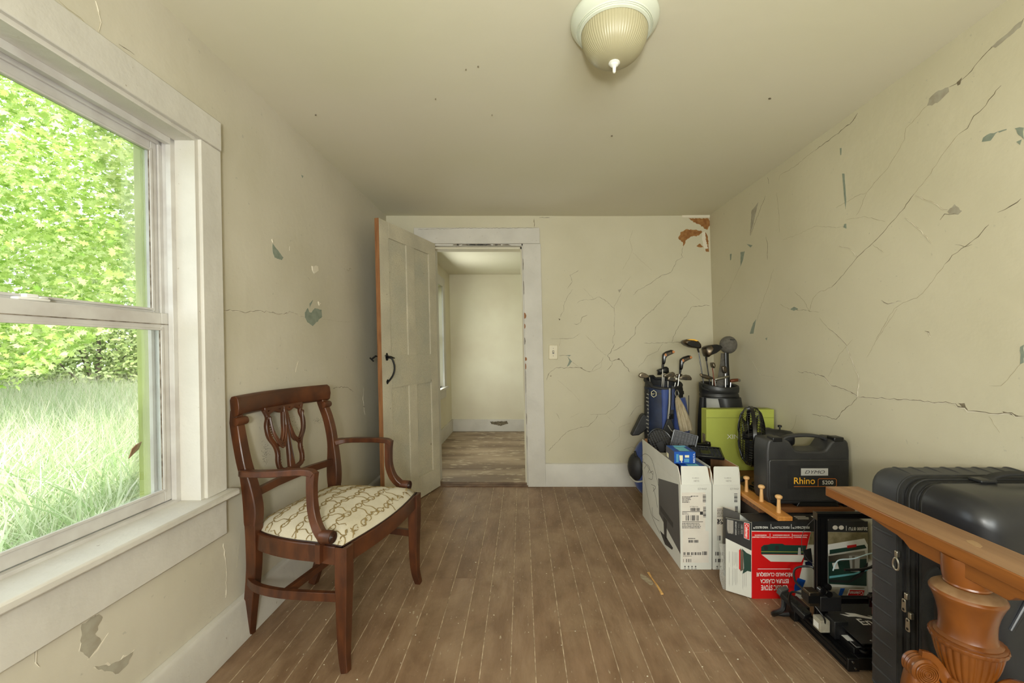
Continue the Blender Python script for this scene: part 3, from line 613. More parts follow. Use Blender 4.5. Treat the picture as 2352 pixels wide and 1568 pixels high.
for s_, z, r in ((.11, 1.64, .004), (.118, 1.635, .003), (.07, 1.48, .003), (.60, 1.02, .004), (.605, .87, .006), (.60, .37, .008), (.08, .72, .004), (.33, 1.3, .003), (.55, 1.7, .004)):
    MB().prism([D(s_ + r * .6 * math.cos(q), .0003 if not (st < s_ < cm0 or cm1 < s_ < DW - st) or zl0 < z < zl1 else -.0098, z + r * math.sin(q) * 1.4) for q in (0, 1.2, 2.4, 3.6, 5)], dn, .0005).build('nail_hole', M['crack'], door)
# light switch
sw = thing('light_switch', 'small ivory toggle light switch plate beside the doorway', 'light switch', leanE(V((.247, YE, 1.09))))
P = lambda x, y, z: V((x - .0245, y, z))
c = ORG[sw]
MB().box((c.x - .036, YE - .006, c.z - .058), (c.x + .036, YE, c.z + .058)).build('cover_plate', M['ivory'], sw, bevel=.003)
MB().box((c.x - .007, YE - .008, c.z - .014), (c.x + .007, YE - .006, c.z + .014)).build('toggle_slot', M['inksoft'], sw)
MB().box((c.x - .004, YE - .017, c.z - .002), (c.x + .004, YE - .006, c.z + .010)).build('toggle', M['ivory'], sw, bevel=.001)
for s_ in (-1, 1): MB().lathe([(.003, 0), (.003, .0015)], (c.x, YE - .0075, c.z + s_ * .03), (0, 1, 0), 10).build('screw', M['steel_dk'], sw)

# ---------------------------------------------------------------- the room beyond
YF = 5.60; ZF = .018; HF = 2.105; XFL = -0.985
def leanF(p): return V((p.x - .018 * p.z, p.y, p.z))
ff = tag(MB().box((-1.15, YE + .01, -.06), (1.8, YF + .1, ZF - .003)).build('floor_far_room', M['darkwood_thr']), kind='structure')
ys = [YE + .045, 3.66, 3.86, 4.20, 4.53, 4.86, 5.14, YF]
for y0, y1 in zip(ys, ys[1:]):
    MB().box((-1.05, y0 + .002, ZF - .003), (1.7, y1 - .002, ZF + R.uniform(-.001, .001))).build('floor_board', M['farfloor'], ff, bevel=.001)
wfl = MB(); FW0, FW1, FZ0, FZ1 = 4.02, 5.06, .66, 1.86
wfl.box((XFL - .15, YE + .14, 0), (XFL, FW0, 2.2), leanF).box((XFL - .15, FW1, 0), (XFL, YF + .1, 2.2), leanF).box((XFL - .15, FW0, 0), (XFL, FW1, FZ0), leanF).box((XFL - .15, FW0, FZ1), (XFL, FW1, 2.2), leanF)
tag(wfl.build('wall_far_room_left', M['far_wall']), kind='structure')
tag(MB().box((-1.2, YF, 0), (1.8, YF + .1, 2.2)).build('wall_far_room_back', M['far_wall']), kind='structure')
tag(MB().box((1.6, YE + .14, 0), (1.7, YF, 2.2)).build('wall_far_room_right', M['far_wall']), kind='structure')
tag(MB().box((-1.2, YE + .14, HF), (1.8, YF + .1, HF + .1)).build('ceiling_far_room', M['ceiling']), kind='structure')
bb = tag(MB().box((-1.1, YF - .02, ZF), (1.6, YF, ZF + .16)).build('baseboard_far_room_back', M['trim'], bevel=.003), kind='structure')
patch(bb, lambda x, y: atY(x, y, YF - .02), NE, [(1125,968),(1165,967),(1168,972),(1150,978),(1128,973)], 'crack', rough=.008)
tag(MB().box((XFL, YE + .14, ZF), (XFL + .02, YF, ZF + .16), leanF).build('baseboard_far_room_left', M['trim'], bevel=.003), kind='structure')
fwn = bpy.data.objects.new('window_2', None); COL.objects.link(fwn); fwn.location = (XFL, 4.47, 1.2); ORG[fwn] = V((XFL, 4.47, 1.2)); tag(fwn, kind='structure')
MB().box((XFL, FW1, FZ0), (XFL + .02, FW1 + .11, FZ1 + .11), leanF).box((XFL, FW0 - .11, FZ0), (XFL + .02, FW0, FZ1 + .11), leanF).box((XFL, FW0, FZ1), (XFL + .02, FW1, FZ1 + .11), leanF).build('casing', M['trim'], fwn, bevel=.002)
MB().box((XFL - .05, FW0 - .12, FZ0 - .025), (XFL + .05, FW1 + .12, FZ0), leanF).box((XFL, FW0 - .1, FZ0 - .13), (XFL + .018, FW1 + .1, FZ0 - .025), leanF).build('window_sill', M['trim'], fwn, bevel=.003)
fr = MB()
for z0, z1, x in ((FZ0, FZ0 + .05, -.09), (1.23, 1.28, -.09), (FZ1 - .05, FZ1, -.09)): fr.box((XFL + x - .03, FW0, z0), (XFL + x, FW1, z1), leanF)
for y0, y1 in ((FW0, FW0 + .045), (FW1 - .045, FW1)): fr.box((XFL - .12, y0, FZ0), (XFL - .09, y1, FZ1), leanF)
fr.build('sash_frame', M['vinyl'], fwn)
MB().box((XFL - .107, FW0, FZ0), (XFL - .103, FW1, FZ1), leanF).build('glass_pane', M['glass'], fwn)

# ---------------------------------------------------------------- left window
XC = XL0
wn = bpy.data.objects.new('window_1', None); COL.objects.link(wn); wn.location = (XC, 1.02, 1.2); ORG[wn] = V((XC, 1.02, 1.2)); tag(wn, kind='structure')
def W(name, boxes, m, bevel=.0015, parent=None):
    mb = MB()
    for b_ in boxes: mb.box((XC + b_[0], b_[2], b_[4]), (XC + b_[1], b_[3], b_[5]), leanL)
    return mb.build(name, M[m], parent or wn, bevel=bevel)
W('side_casing', [(0, .022, WY1 + .004, WY1 + .099, .607, 1.835)], 'trim', .003); W('side_casing', [(0, .022, WY0 - .099, WY0 - .004, .607, 1.835)], 'trim', .003)
W('head_casing', [(0, .026, WY0 - .10, WY1 + .098, 1.835, 1.94)], 'trim', .003)
W('side_jamb', [(-.06, .012, WY1 - .012, WY1 + .006, .607, 1.835)], 'trim', .001); W('side_jamb', [(-.06, .012, WY0 - .006, WY0 + .012, .607, 1.835)], 'trim', .001)
W('head_jamb', [(-.06, .012, WY0, WY1, 1.822, 1.838)], 'trim', .001)
W('window_sill', [(-.10, .056, WY0 - .13, WY1 + .12, .583, .607)], 'trim', .006); W('apron', [(0, .020, WY0 - .10, WY1 + .098, .448, .583)], 'trim', .003)
# vinyl frame: three stepped tracks
jy = WY1 - .012; jz1 = 1.822; jy0 = WY0 + .012
for x0, x1, d_ in ((-.072, -.055, .018), (-.092, -.072, .008), (-.099, -.092, .020), (-.125, -.099, .008), (-.137, -.125, .022)):
    W('window_frame', [(x0, x1, jy - d_, jy, .60, jz1), (x0, x1, jy0, jy0 + d_, .60, jz1), (x0, x1, jy0, jy, jz1 - d_ - .004, jz1), (x0, x1, jy0, jy, .595, .612 + d_ * .25)], 'vinyl', .001)
# upper sash (outer), lower sash (inner)
def sash(nm, x0, x1, z0, z1, st_, rb, rt, y0, y1):
    fr = W(nm, [(x0, x1, y1 - st_, y1, z0, z1), (x0, x1, y0, y0 + st_, z0, z1), (x0, x1, y0 + st_, y1 - st_, z0, z0 + rb), (x0, x1, y0 + st_, y1 - st_, z1 - rt, z1)], 'vinyl', .0025)
    b_ = .005
    W('glazing_bead', [(x1 - .006, x1 + .003, y1 - st_ - b_, y1 - st_ + .004, z0 + rb - b_, z1 - rt + b_), (x1 - .006, x1 + .003, y0 + st_, y1 - st_, z0 + rb - .002, z0 + rb + b_), (x1 - .006, x1 + .003, y0 + st_, y1 - st_, z1 - rt - b_, z1 - rt + .002)], 'vinyl', .001, fr)
    W('dirt_line', [(x1 - .004, x1 - .001, y1 - st_ - b_ - .0018, y1 - st_ - b_, z0 + rb, z1 - rt)], 'vinyl_dirt', 0, fr)
    W('glass_pane', [((x0 + x1) / 2 - .002, (x0 + x1) / 2 + .002, y0 + st_ - .004, y1 - st_ + .004, z0 + rb - .004, z1 - rt + .004)], 'glass', 0, fr); return fr
us = sash('upper_sash', -.122, -.101, 1.205, 1.806, .034, .042, .034, jy0 + .004, jy - .006)
ls = sash('lower_sash', -.091, -.073, .617, 1.236, .036, .038, .052, jy0 + .004, jy - .006)
W('rail_groove', [(-.0725, -.0715, jy0 + .01, jy - .01, 1.198, 1.2005)], 'vinyl_dirt', 0, ls)
lk = PL(205, 705); y = 1.02
lk_ = W('sash_lock', [(-.091, -.071, y - .035, y + .035, 1.236, 1.243)], 'white', .003, ls); W('lock_cam', [(-.089,-.077, y - .015, y + .012, 1.243, 1.253)], 'white', .003, lk_) if False else None
W('sash_lock', [(-.089, -.075, y - .015, y + .012, 1.243, 1.252), (-.085, -.071, y + .012, y + .03, 1.243, 1.247)], 'white', .002, ls)
# exterior: brick mould, screen track and sill outside the glass
W('outer_frame', [(-.158, -.137, jy - .018, jy + .02, .58, 1.86), (-.158, -.137, jy0 - .02, jy0 + .030, .58, 1.86), (-.158, -.137, jy0, jy, 1.79, 1.86), (-.22, -.137, jy0 - .03, jy + .03, .555, .60)], 'ext', .002)
W('outer_frame', [(-.188, -.158, jy - .008, jy + .06, .58, 1.87), (-.188, -.158, jy0 - .06, jy0 + .02, .58, 1.87)], 'ext', .002)
# dead leaf clinging outside
MB().prism([V(p) for p in ((-1.262, 1.345, .80), (-1.264, 1.36, .808), (-1.262, 1.378, .815), (-1.266, 1.37, .79), (-1.262, 1.35, .782), (-1.264, 1.335, .77))], (1, 0, 0), .003).build('dead_leaf', M['barewood'], wn)
# ================================================================ CEILING LIGHT
LX, LY = .29, 1.38; ZC = HC - .004
cl = thing('ceiling_light', 'flush white-rimmed ceiling light with ribbed frosted glass bowl and finial', 'light fixture', (LX, LY, ZC))
MB().lathe([(.10, .0), (.142, -.0), (.1435, -.005), (.141, -.013), (.131, -.026), (.1235, -.031), (.1225, -.035), (.1195, -.0335), (.1185, -.0375), (.1155, -.0365), (.1145, -.0405), (.108, -.043), (.104, -.038)], (LX, LY, ZC), n=96).build('rim', M['enamel'], cl, smooth=True, angle=35)
pr = []
for k in range(15):
    q = k / 14 * math.pi / 2; pr.append((.1065 * math.cos(q) ** .8 + .0001, -.040 - .099 * math.sin(q)))
MB().lathe(pr, (LX, LY, ZC), n=288, rib=lambda q, k: 1 + .009 * math.cos(q * 72) * min(1, (14 - k) / 3)).build('glass_bowl', M['frost'], cl, smooth=True, angle=80)
MB().lathe([(.001, -.130), (.018, -.136), (.0185, -.141), (.013, -.144), (.0125, -.148), (.009, -.150), (.006, -.153), (.0052, -.166), (.004, -.171), (.0005, -.172)], (LX, LY, ZC), n=28).build('finial', M['porcelain'], cl, smooth=True, angle=32)

# ================================================================ ARMCHAIR
th = math.radians(11.5); cu_ = V((math.sin(th), math.cos(th), 0)); cd = V((math.cos(th), -math.sin(th), 0)); CO = V((-.5875, 1.736, 0))
def C(w_, d_, z): return CO + cu_ * w_ + cd * d_ + V((0, 0, z))
ch = thing('armchair', 'wide mahogany open armchair with scrollwork cream seat standing by the window', 'chair', C(0, -.2, 0))
UP = V((0, 0, 1))
# seat rail: bow shaped, front straight
def rail_pt(u):
    """closed outline of the seat, u in 0..1, starting front near corner going back"""
    return None
outl = [(-.290, .012), (-.283, -.10), (-.282, -.20), (-.268, -.30), (-.240, -.385), (-.19, -.43), (-.06, -.445), (.06, -.445), (.19, -.43), (.240, -.385), (.268, -.30), (.282, -.20), (.283, -.10), (.290, .012)]
side = smoothpts([V((a, b, 0)) for a, b in outl], 5)
def ringof(scale, z, inset=0):
    o = []
    for p in side:
        v = V((p.x, p.y + .2, 0)); L_ = v.length; v = v * ((L_ - inset) / L_) * scale; o.append((v.x, v.y - .2))
    fr = []
    a = o[-1]; b = o[0]; n = 10
    for k in range(1, n):
        t = k / n; bow = .028 * math.sin(math.pi * t) * scale
        fr.append((a[0] + (b[0] - a[0]) * t, a[1] + (b[1] - a[1]) * t + bow))
    return [C(x, y, z) for x, y in o + fr]
zr0, zr1 = .368, .430
outer0 = ringof(1, zr0); outer1 = ringof(1, zr1 - .003); outer2 = ringof(1, zr1, .003); inn1 = ringof(1, zr1, .026); inn0 = ringof(1, zr0, .026)
mb = MB(); n = len(outer0); vs = outer0 + outer1 + outer2 + inn1 + inn0; fs = []
for r_ in range(5):
    for j in range(n):
        a = r_ * n + j; b = r_ * n + (j + 1) % n; c2 = ((r_ + 1) % 5) * n + (j + 1) % n; d2 = ((r_ + 1) % 5) * n + j
        fs.append((a, b, c2, d2))
mb.add(vs, fs).build('seat_rail', M['mahog'], ch, smooth=True, angle=32)
# cushion dome
rings = []; NR_ = 14
for k in range(NR_ + 1):
    t = k / NR_; ins = t
    rad = 1 - t; z = zr1 - .006 + .012 * min(1, t * 12) + .072 * (1 - (1 - t) ** 2.0) ** .75
    if k == 0: z = zr1 - .006
    base_ = ringof(1, z, .012); cc = C(0, -.21, z)
    rings.append([cc + (p - cc) * max(rad, .004) for p in base_])
def dome_z(w_, d_):
    # height of the cushion at a chair coordinate, by radial fraction
    v = V((w_, d_ + .21)); best = 1.0
    b_ = ringof(1, 0, .012); ang = math.atan2(v.y, v.x); L_ = v.length; m_ = None
    for p in b_:
        q = p - CO; x = q.dot(cu_); y = q.dot(cd) + .21; a = math.atan2(y, x); da = abs((a - ang + math.pi) % (2 * math.pi) - math.pi)
        if m_ is None or da < m_[0]: m_ = (da, math.hypot(x, y))
    t = 1 - L_ / m_[1]
    if t < .02: return None
    return zr1 - .006 + .012 * min(1, t * 12) + .072 * (1 - (1 - t) ** 2.0) ** .75
cush = MB().rings(rings).build('seat_cushion', M['fabric'], ch, smooth=True, angle=80)
cord = ringof(1, zr1 + .001, .013); MB().tube(cord + [cord[0]], .003, 6, cap=False).build('cushion_welt', M['mahog_dk'], ch, smooth=True)
# embroidery: rows of curling vines
mb = MB()
def vine(pts, wd):
    q = []
    for a, b in smoothpts([V((x, y, 0)) for x, y in pts], 5) and [(p.x, p.y) for p in smoothpts([V((x, y, 0)) for x, y in pts], 5)]:
        z = dome_z(a, b)
        if z is None:
            if len(q) > 1: ribbon(mb, q, wd, UP, .0011)
            q = []
        else: q.append(C(a, b, z + .0005))
    if len(q) > 1: ribbon(mb, q, wd, UP, .0011)
def curl(cx, cy, s_, fl, up): return [(cx + s_ * up * x, cy + s_ * fl * y) for x, y in ((0, 0), (.35, .25), (.75, .3), (1.1, .05), (1.15, -.3), (.85, -.45), (.65, -.3), (.72, -.15))]
cell = .082
for i in range(-4, 5):
    for j in range(-4, 4):
        cx = i * cell + (.5 * cell if j % 2 else 0); cyy = -.205 + j * cell * .82
        f_ = 1 if (i + j) % 2 else -1
        vine([(cx - cell * .5, cyy), (cx - cell * .3, cyy + f_ * .014), (cx - .01, cyy + f_ * .004), (cx + cell * .22, cyy - f_ * .014), (cx + cell * .5, cyy)], .0034)
        vine(curl(cx, cyy, .028, f_, 1), .0032); vine(curl(cx, cyy, .026, -f_, -1), .0036)
        vine([(cx, cyy), (cx + .006, cyy + f_ * .03), (cx - .006, cyy + f_ * .052), (cx, cyy + f_ * cell * .82)], .0036)
        for q in range(4): vine([(cx, cyy), (cx + .009 * math.cos(q * 1.57 + .7), cyy + .011 * math.sin(q * 1.57 + .7))], .005)
tag(mb.build('scroll_embroidery', M['scroll'], cush), kind='stuff')
# legs
for s_ in (-1, 1):
    # front leg: square tapered sabre
    pts = [C(s_ * .268, .004, .43), C(s_ * .268, .004, .30), C(s_ * .268, .004, .15), C(s_ * .272, .008, .06), C(s_ * .281, .020, .0)]
    MB().sweep(smoothpts(pts, 4), cd, [.046] * 5 + [.043 - .0016 * k for k in range(12)], [.046] * 5 + [.043 - .0016 * k for k in range(12)], .12).build('leg', M['mahog'], ch, smooth=True, angle=32)
    # back leg and stile as separate pieces of one sweep
    back = [C(s_ * .182, -.475, 0), C(s_ * .20, -.448, .12), C(s_ * .222, -.412, .28), C(s_ * .232, -.402, .40), C(s_ * .236, -.400, .47)]
    MB().sweep(smoothpts(back, 4), cd, [.030 + .0008 * k for k in range(17)], [.036 + .0007 * k for k in range(17)], .12).build('leg', M['mahog'], ch, smooth=True, angle=32)
    stl = [C(s_ * .236, -.400, .46), C(s_ * .236, -.402, .53), C(s_ * .244, -.412, .62), C(s_ * .252, -.428, .70), C(s_ * .251, -.448, .78), C(s_ * .243, -.470, .848), C(s_ * .240, -.480, .885)]
    so = MB().sweep(smoothpts(stl, 4), cd, [.046 - .0006 * k for k in range(25)], [.046, .050, .053, .055, .055, .053, .050, .046, .042, .038] + [.036] * 15, .15).build('back_stile', M['mahog'], ch, smooth=True, angle=32)
    a = C(s_ * .243 - .024, -.448, .842); MB().lathe([(.006, -.002), (.015, 0), (.0165, .006), (.0165, .042), (.015, .048), (.006, .050)], C(s_ * .243 - .024, -.452, .846), cu_, 20).build('scroll', M['mahog'], so, smooth=True, angle=32)
# crest rail curved in plan
def crest(t, z, off): # t -1..1
    return C(.262 * t, -.455 - .045 * (1 - t * t) + off, z)
prof = [(-.002, .862), (.012, .872), (.016, .90), (.010, .932), (-.004, .942), (-.020, .938), (-.026, .925), (-.022, .885), (-.016, .862)]
rings = []
for k in range(17):
    t = -1 + k / 8; rings.append([crest(t, z, o_) for o_, z in prof])
MB().rings(rings).build('crest_rail', M['mahog'], ch, smooth=True, angle=55, bevel=.002)
# lower cross rail
MB().sweep([C(-.226, -.404, .572), C(-.1, -.425, .572), C(0, -.43, .572), (C(.1, -.425, .572)), C(.226, -.404, .572)], UP, .020, .030, .1).build('cross_rail', M['mahog'], ch, smooth=True, angle=32)
# pierced splat (plane follows the back)
def S(x, z, o_=0): # x across -1..1 -> +-.105, z absolute
    t = (z - .585) / .28; return C(x * .105, -.434 - .045 * t + o_, z)
def bar(pts, wd, dp=.016): return [S(a, b) for a, b in pts], wd, dp
spl = MB()
for sg in (-1, 1):
    outp = [(sg * 1.0, .868), (sg * .88, .835), (sg * .98, .80), (sg * .93, .755), (sg * .70, .715), (sg * .62, .68), (sg * .66, .645), (sg * .55, .612), (sg * .15, .600)]
    spl.sweep(smoothpts([S(*p) for p in outp], 4), cd, .017, .016, .3)
    spl.sweep(smoothpts([S(*p) for p in [(sg * .08, .845), (sg * .14, .80), (sg * .20, .755), (sg * .42, .715), (sg * .72, .718)]], 4), cd, .013, .016, .3)
    spl.sweep(smoothpts([S(*p) for p in [(sg * .90, .848), (sg * .55, .862), (sg * .25, .852), (sg * .05, .866)]], 4), cd, .015, .016, .3)
spl.sweep([S(0, .868), S(0, .76), S(0, .68), S(0, .585)], cd, [.016, .018, .024, .036], .018, .3)
spl.sweep([S(0, .612), S(0, .60), S(0, .58)], cd, [.06, .075, .085], .018, .2)
spl.sweep([S(0, .874), S(0, .862)], cd, .215, .016, .2)
so = spl.build('splat', M['mahog'], ch, smooth=True, angle=32)
sg_ = MB()
for sg in (-1, 1):
    for k in range(3): # drapery folds of the swag
        dz = -.007 * k; sg_.tube(smoothpts([S(sg * .88, .835 - .004 * k, .012), S(sg * .80, .775 + dz, .014), S(sg * .52, .725 + dz * 1.4, .016), S(sg * .27, .735 + dz, .014), S(sg * .10, .79, .012)], 5), .0042, 6)
    sg_.lathe([(.004, 0), (.009, .002), (.010, .008), (.006, .011), (.003, .009)], S(sg * .9, .832, .004), cd, 16)
    for k in range(7): 
        t = k / 6; p = S(sg * (.93 - .05 * t), .815 - .06 * t, .009); sg_.lathe([(.001, 0), (.0032, .001), (.0034, .003), (.001, .0045)], p, cd, 8)
        t = k / 6; p = S(sg * (.62 + .02 * math.sin(t * 3)), .690 - .07 * t, .009); sg_.lathe([(.001, 0), (.0032, .001), (.0034, .003), (.001, .0045)], p, cd, 8)
for x_ in (-.05, .05): MB().tube([S(x_, .80, .0082), S(x_ * 1.3, .70, .0088), S(x_ * 1.6, .64, .0088)], .0011, 6).build('flute_groove', M['mahog_dk'], so)
sg_.build('carved_swag', M['mahog'], so, smooth=True)
# arms
for s_ in (-1, 1):
    arm = [C(s_ * .248, -.425, .655), C(s_ * .275, -.39, .662), C(s_ * .288, -.33, .667), C(s_ * .282, -.25, .672), C(s_ * .268, -.18, .677), C(s_ * .264, -.135, .676), C(s_ * .264, -.118, .668)]
    ao = MB().sweep(smoothpts(arm, 4), UP, [.042, .044, .046, .045, .043] + [.036] * 8 + [.032] * 12, [.024, .025, .026, .026, .025] + [.022] * 20, .3).build('arm', M['mahog'], ch, smooth=True, angle=32)
    sp = [C(s_ * .264, -.125, .678), C(s_ * .264, -.128, .63), C(s_ * .264, -.125, .56), C(s_ * .270, -.108, .505), C(s_ * .280, -.080, .470), C(s_ * .284, -.055, .452)]
    MB().sweep(smoothpts(sp, 4), cd, [.028] * 8 + [.030] * 6 + [.032] * 7, [.034, .033, .032, .031] + [.030] * 17, .15).build('arm_support', M['mahog'], ch, smooth=True, angle=32)
    vo = MB().lathe([(.004, -.001), (.022, 0), (.023, .004), (.023, .040), (.022, .044), (.004, .045)], C(s_ * .284 , -.062, .462) - cd * .0 + cd * .0 - V((0, 0, 0)) - cd * .012, cd, 28).build('volute', M['mahog'], ao, smooth=True, angle=32)
    mb = MB()
    for r_ in (.005, .010, .015, .0195): mb.tube([C(s_ * .284, -.028, .462) + (cu_ * math.cos(q) + UP * math.sin(q)) * r_ for q in [k / 20 * 2 * math.pi for k in range(21)]], .0012, 5, cap=False)
    mb.build('volute_rings', M['mahog_dk'], vo, smooth=True)
    MB().sweep([C(s_ * .288, -.075, .44), C(s_ * .288, -.075, .375)], cd, [.036, .034], [.02, .018], .1).build('arm_block', M['mahog'], ch, smooth=True, angle=32)
    # bowed side stretcher
    bow = [C(s_ * .262, -.01, .245), C(s_ * .275, -.14, .243), C(s_ * .278, -.26, .240), C(s_ * .262, -.36, .238), C(s_ * .225, -.43, .236)]
    MB().sweep(smoothpts(bow, 4), UP, .018, .030, .1).build('side_stretcher', M['mahog'], ch, smooth=True, angle=32)
MB().sweep([C(-.272, -.23, .240), C(.272, -.23, .240)], UP, .020, .026, .1).build('cross_stretcher', M['mahog'], ch, smooth=True, angle=32)

# ================================================================ CARTONS
def barcode(mb, x0, x1, y, z0, z1, vert=False, n=26, nrm=-1):
    t = x0
    while t < x1:
        w_ = R.uniform(.3, 1.2) * (x1 - x0) / n
        if R.random() < .8: mb.box((t, y - .0007, z0), (min(t + w_, x1), y, z1))
        t += w_ * R.uniform(1.4, 2.0)
def barcode_v(mb, x0, x1, y, z0, z1, n=18):
    t = z0
    while t < z1:
        w_ = R.uniform(.3, 1.2) * (z1 - z0) / n
        if R.random() < .8: mb.box((x0, y - .0007, t), (x1, y, min(t + w_, z1)))
        t += w_ * R.uniform(1.4, 2.0)
def micro(mb, x0, x1, y, z0, z1, rows, m=0.5):
    h = (z1 - z0) / rows
    for r_ in range(rows):
        t = x0; z = z0 + h * r_; e = x0 + (x1 - x0) * R.uniform(.55, 1)
        while t < e:
            w_ = R.uniform(.002, .008); mb.box((t, y - .0006, z + h * .25), (min(t + w_, e), y, z + h * .7)); t += w_ + R.uniform(.001, .003)
def carton(label, x0, x1, y0, y1, zc, ztop, mk, second):
    t = .004; o = thing('open_carton', label, 'box', ((x0 + x1) / 2, (y0 + y1) / 2, 0), 'tall white screen cartons')
    MB().box((x0, y0, .001), (x1, y0 + t, zc)).build('front_panel', M['card'], o, bevel=.0006)
    MB().box((x0, y1 - t, .001), (x1, y1, zc)).build('back_panel', M['card'], o, bevel=.0006)
    MB().box((x0, y0 + t, .001), (x0 + t, y1 - t, zc)).build('side_panel', M['card'], o); MB().box((x1 - t, y0 + t, .001), (x1, y1 - t, zc)).build('side_panel', M['card'], o)
    MB().box((x0 + t, y0 + t, .001), (x1 - t, y1 - t, .006)).build('bottom_panel', M['kraft'], o)
    for s_, x in ((1, x0), (-1, x1)):  # long flaps standing up
        mb = MB(); lean_ = -.006 * s_
        poly = [V((x, y0 + .002, zc)), V((x, y1 - .002, zc)), V((x + lean_, y1 - .012, ztop)), V((x + lean_, y0 + .03, ztop)), V((x + lean_ * .5, y0 + .012, (zc + ztop) / 2 + .01))]
        f = mb.prism(poly, (s_, 0, 0), .0035).build('side_flap', M['card'], o, bevel=.0006)
        q = [p + V((s_ * .0036, 0, 0)) for p in poly]; MB().prism(q, (s_, 0, 0), .0006).build('kraft_lining', M['kraft'], f)
    x_in = x0 + t; MB().prism([V((x_in + .0001, y0 + t, .01)), V((x_in + .0001, y1 - t, .01)), V((x_in + .0001, y1 - t, zc)), V((x_in + .0001, y0 + t, zc))], (1, 0, 0), .0006).prism([V((x1 - t - .0001, y0 + t, .01)), V((x1 - t - .0001, y1 - t, .01)), V((x1 - t - .0001, y1 - t, zc)), V((x1 - t - .0001, y0 + t, zc))], (-1, 0, 0), .0006).prism([V((x0 + t, y1 - t - .0001, .01)), V((x1 - t, y1 - t - .0001, .01)), V((x1 - t, y1 - t - .0001, zc)), V((x0 + t, y1 - t - .0001, zc))], (0, -1, 0), .0006).build('kraft_lining', M['kraft'], o)
    if mk:  ff_ = [V((x0 + .005, y0, zc)), V((x1 - .004, y0, zc)), V((x1 - .016, y0 + .012, zc + .085)), V((x1 - .022, y0 + .013, zc + .09)), V((x0 + .008, y0 + .013, zc + .09)), V((x0 + .006, y0 + .012, zc + .083))]
    else: ff_ = [V((x0 + .004, y0, zc)), V((x1 - .003, y0, zc)), V((x1 - .004, y0 + .012, zc + .082)), V((x1 - .010, y0 + .013, zc + .088)), V((x0 + .014, y0 + .013, zc + .088)), V((x0 + .010, y0 + .012, zc + .082))]
    fl_ = MB().prism(ff_, (0, 1, -.13), .003).build('front_flap', M['card'], o, bevel=.0006)
    MB().prism([V((x0 + .01, y1, zc)), V((x1 - .01, y1, zc)), V((x1 - .02, y1 + .02, zc + .08)), V((x0 + .02, y1 + .02, zc + .08))], (0, -1, 0), .003).build('back_flap', M['kraft'], o)
    fd = V((0, .012, .082)).normalized()
    text('H0710', (x0 + .068, y0 + .0015, zc + .014), (1, 0, 0), fd, .026, .008, M['inksoft'], fl_); text('KL-000-01', (x0 + .06, y0 + .0032, zc + .030), (1, 0, 0), fd, .034, .005, M['inksoft'], fl_)
    cx = x0 + .08; mb = MB()   # plain grid mark where the photo has a square code: left blank
    # shipping labels
    y = y0
    if not second:
        MB().box((x0 + .006, y - .0005, zc - .235), (x0 + .125, y, zc - .04)).build('shipping_label', M['offwhite'], o)
        MB().box((x0 + .010, y - .0005, zc - .395), (x0 + .142, y, zc - .235)).build('shipping_label', M['offwhite'], o)
        ik = MB(); yy = y - .0005
        micro(ik, x0 + .008, x0 + .06, yy, zc - .092, zc - .058, 5); micro(ik, x0 + .052, x0 + .10, yy, zc - .062, zc - .054, 1)
        ik.box((x0 + .008, yy - .0006, zc - .138), (x0 + .098, yy, zc - .1355)); ik.box((x0 + .098, yy - .0006, zc - .152), (x0 + .113, yy, zc - .136)); ik.box((x0 + .008, yy - .0006, zc - .189), (x0 + .113, yy, zc - .1865))
        barcode(ik, x0 + .05, x0 + .096, yy, zc - .133, zc - .118); barcode(ik, x0 + .026, x0 + .094, yy, zc - .182, zc - .155, n=34)
        barcode_v(ik, x0 + .112, x0 + .128, yy, zc - .088, zc - .045); barcode_v(ik, x0 + .114, x0 + .128, yy, zc - .165, zc - .112)
        micro(ik, x0 + .008, x0 + .05, yy, zc - .152, zc - .140, 2); micro(ik, x0 + .008, x0 + .112, yy, zc - .222, zc - .192, 4)
        barcode(ik, x0 + .04, x0 + .09, yy, zc - .293, zc - .280); micro(ik, x0 + .038, x0 + .09, yy, zc - .276, zc - .268, 1)
        barcode(ik, x0 + .013, x0 + .103, yy, zc - .356, zc - .342, n=40); barcode(ik, x0 + .110, x0 + .134, yy, zc - .356, zc - .338, n=10)
        barcode(ik, x0 + .013, x0 + .053, yy, zc - .392, zc - .376, n=18); micro(ik, x0 + .013, x0 + .08, yy, zc - .364, zc - .359, 1)
        tag(ik.build('label_print', M['ink'], o), kind='stuff')
        text('VT 056 9-01', (x0 + .046, yy, zc - .1145), (1, 0, 0), (0, 0, 1), .042, .006, M['ink'], o, 'label_text')
    else:
        MB().box((x0 + .020, y - .0005, zc - .26), (x0 + .122, y, zc - .115)).build('shipping_label', M['offwhite'], o)
        ik = MB(); yy = y - .0005; micro(ik, x0 + .022, x0 + .085, yy, zc - .165, zc - .12, 6)
        barcode_v(ik, x0 + .108, x0 + .124, yy, zc - .088, zc - .042); barcode_v(ik, x0 + .112, x0 + .126, yy, zc - .15, zc - .108)
        for a in range(26):
            for b_ in range(8):
                if R.random() < .5: ik.box((x0 + .022 + a * .0032, yy - .0006, zc - .200 + b_ * .0032), (x0 + .0252 + a * .0032, yy, zc - .1968 + b_ * .0032))
        barcode(ik, x0 + .024, x0 + .044, yy, zc - .282, zc - .258, n=8); barcode(ik, x0 + .012, x0 + .055, yy, zc - .358, zc - .340, n=18); barcode(ik, x0 + .012, x0 + .055, yy, zc - .392, zc - .375, n=18)
        tag(ik.build('label_print', M['ink'], o), kind='stuff')
    text('E2719HGF', (x0 + .088, y, zc - .026), (1, 0, 0), (0, 0, 1), .044, .009, M['inksoft'], o, 'model_text')
    ic = MB()
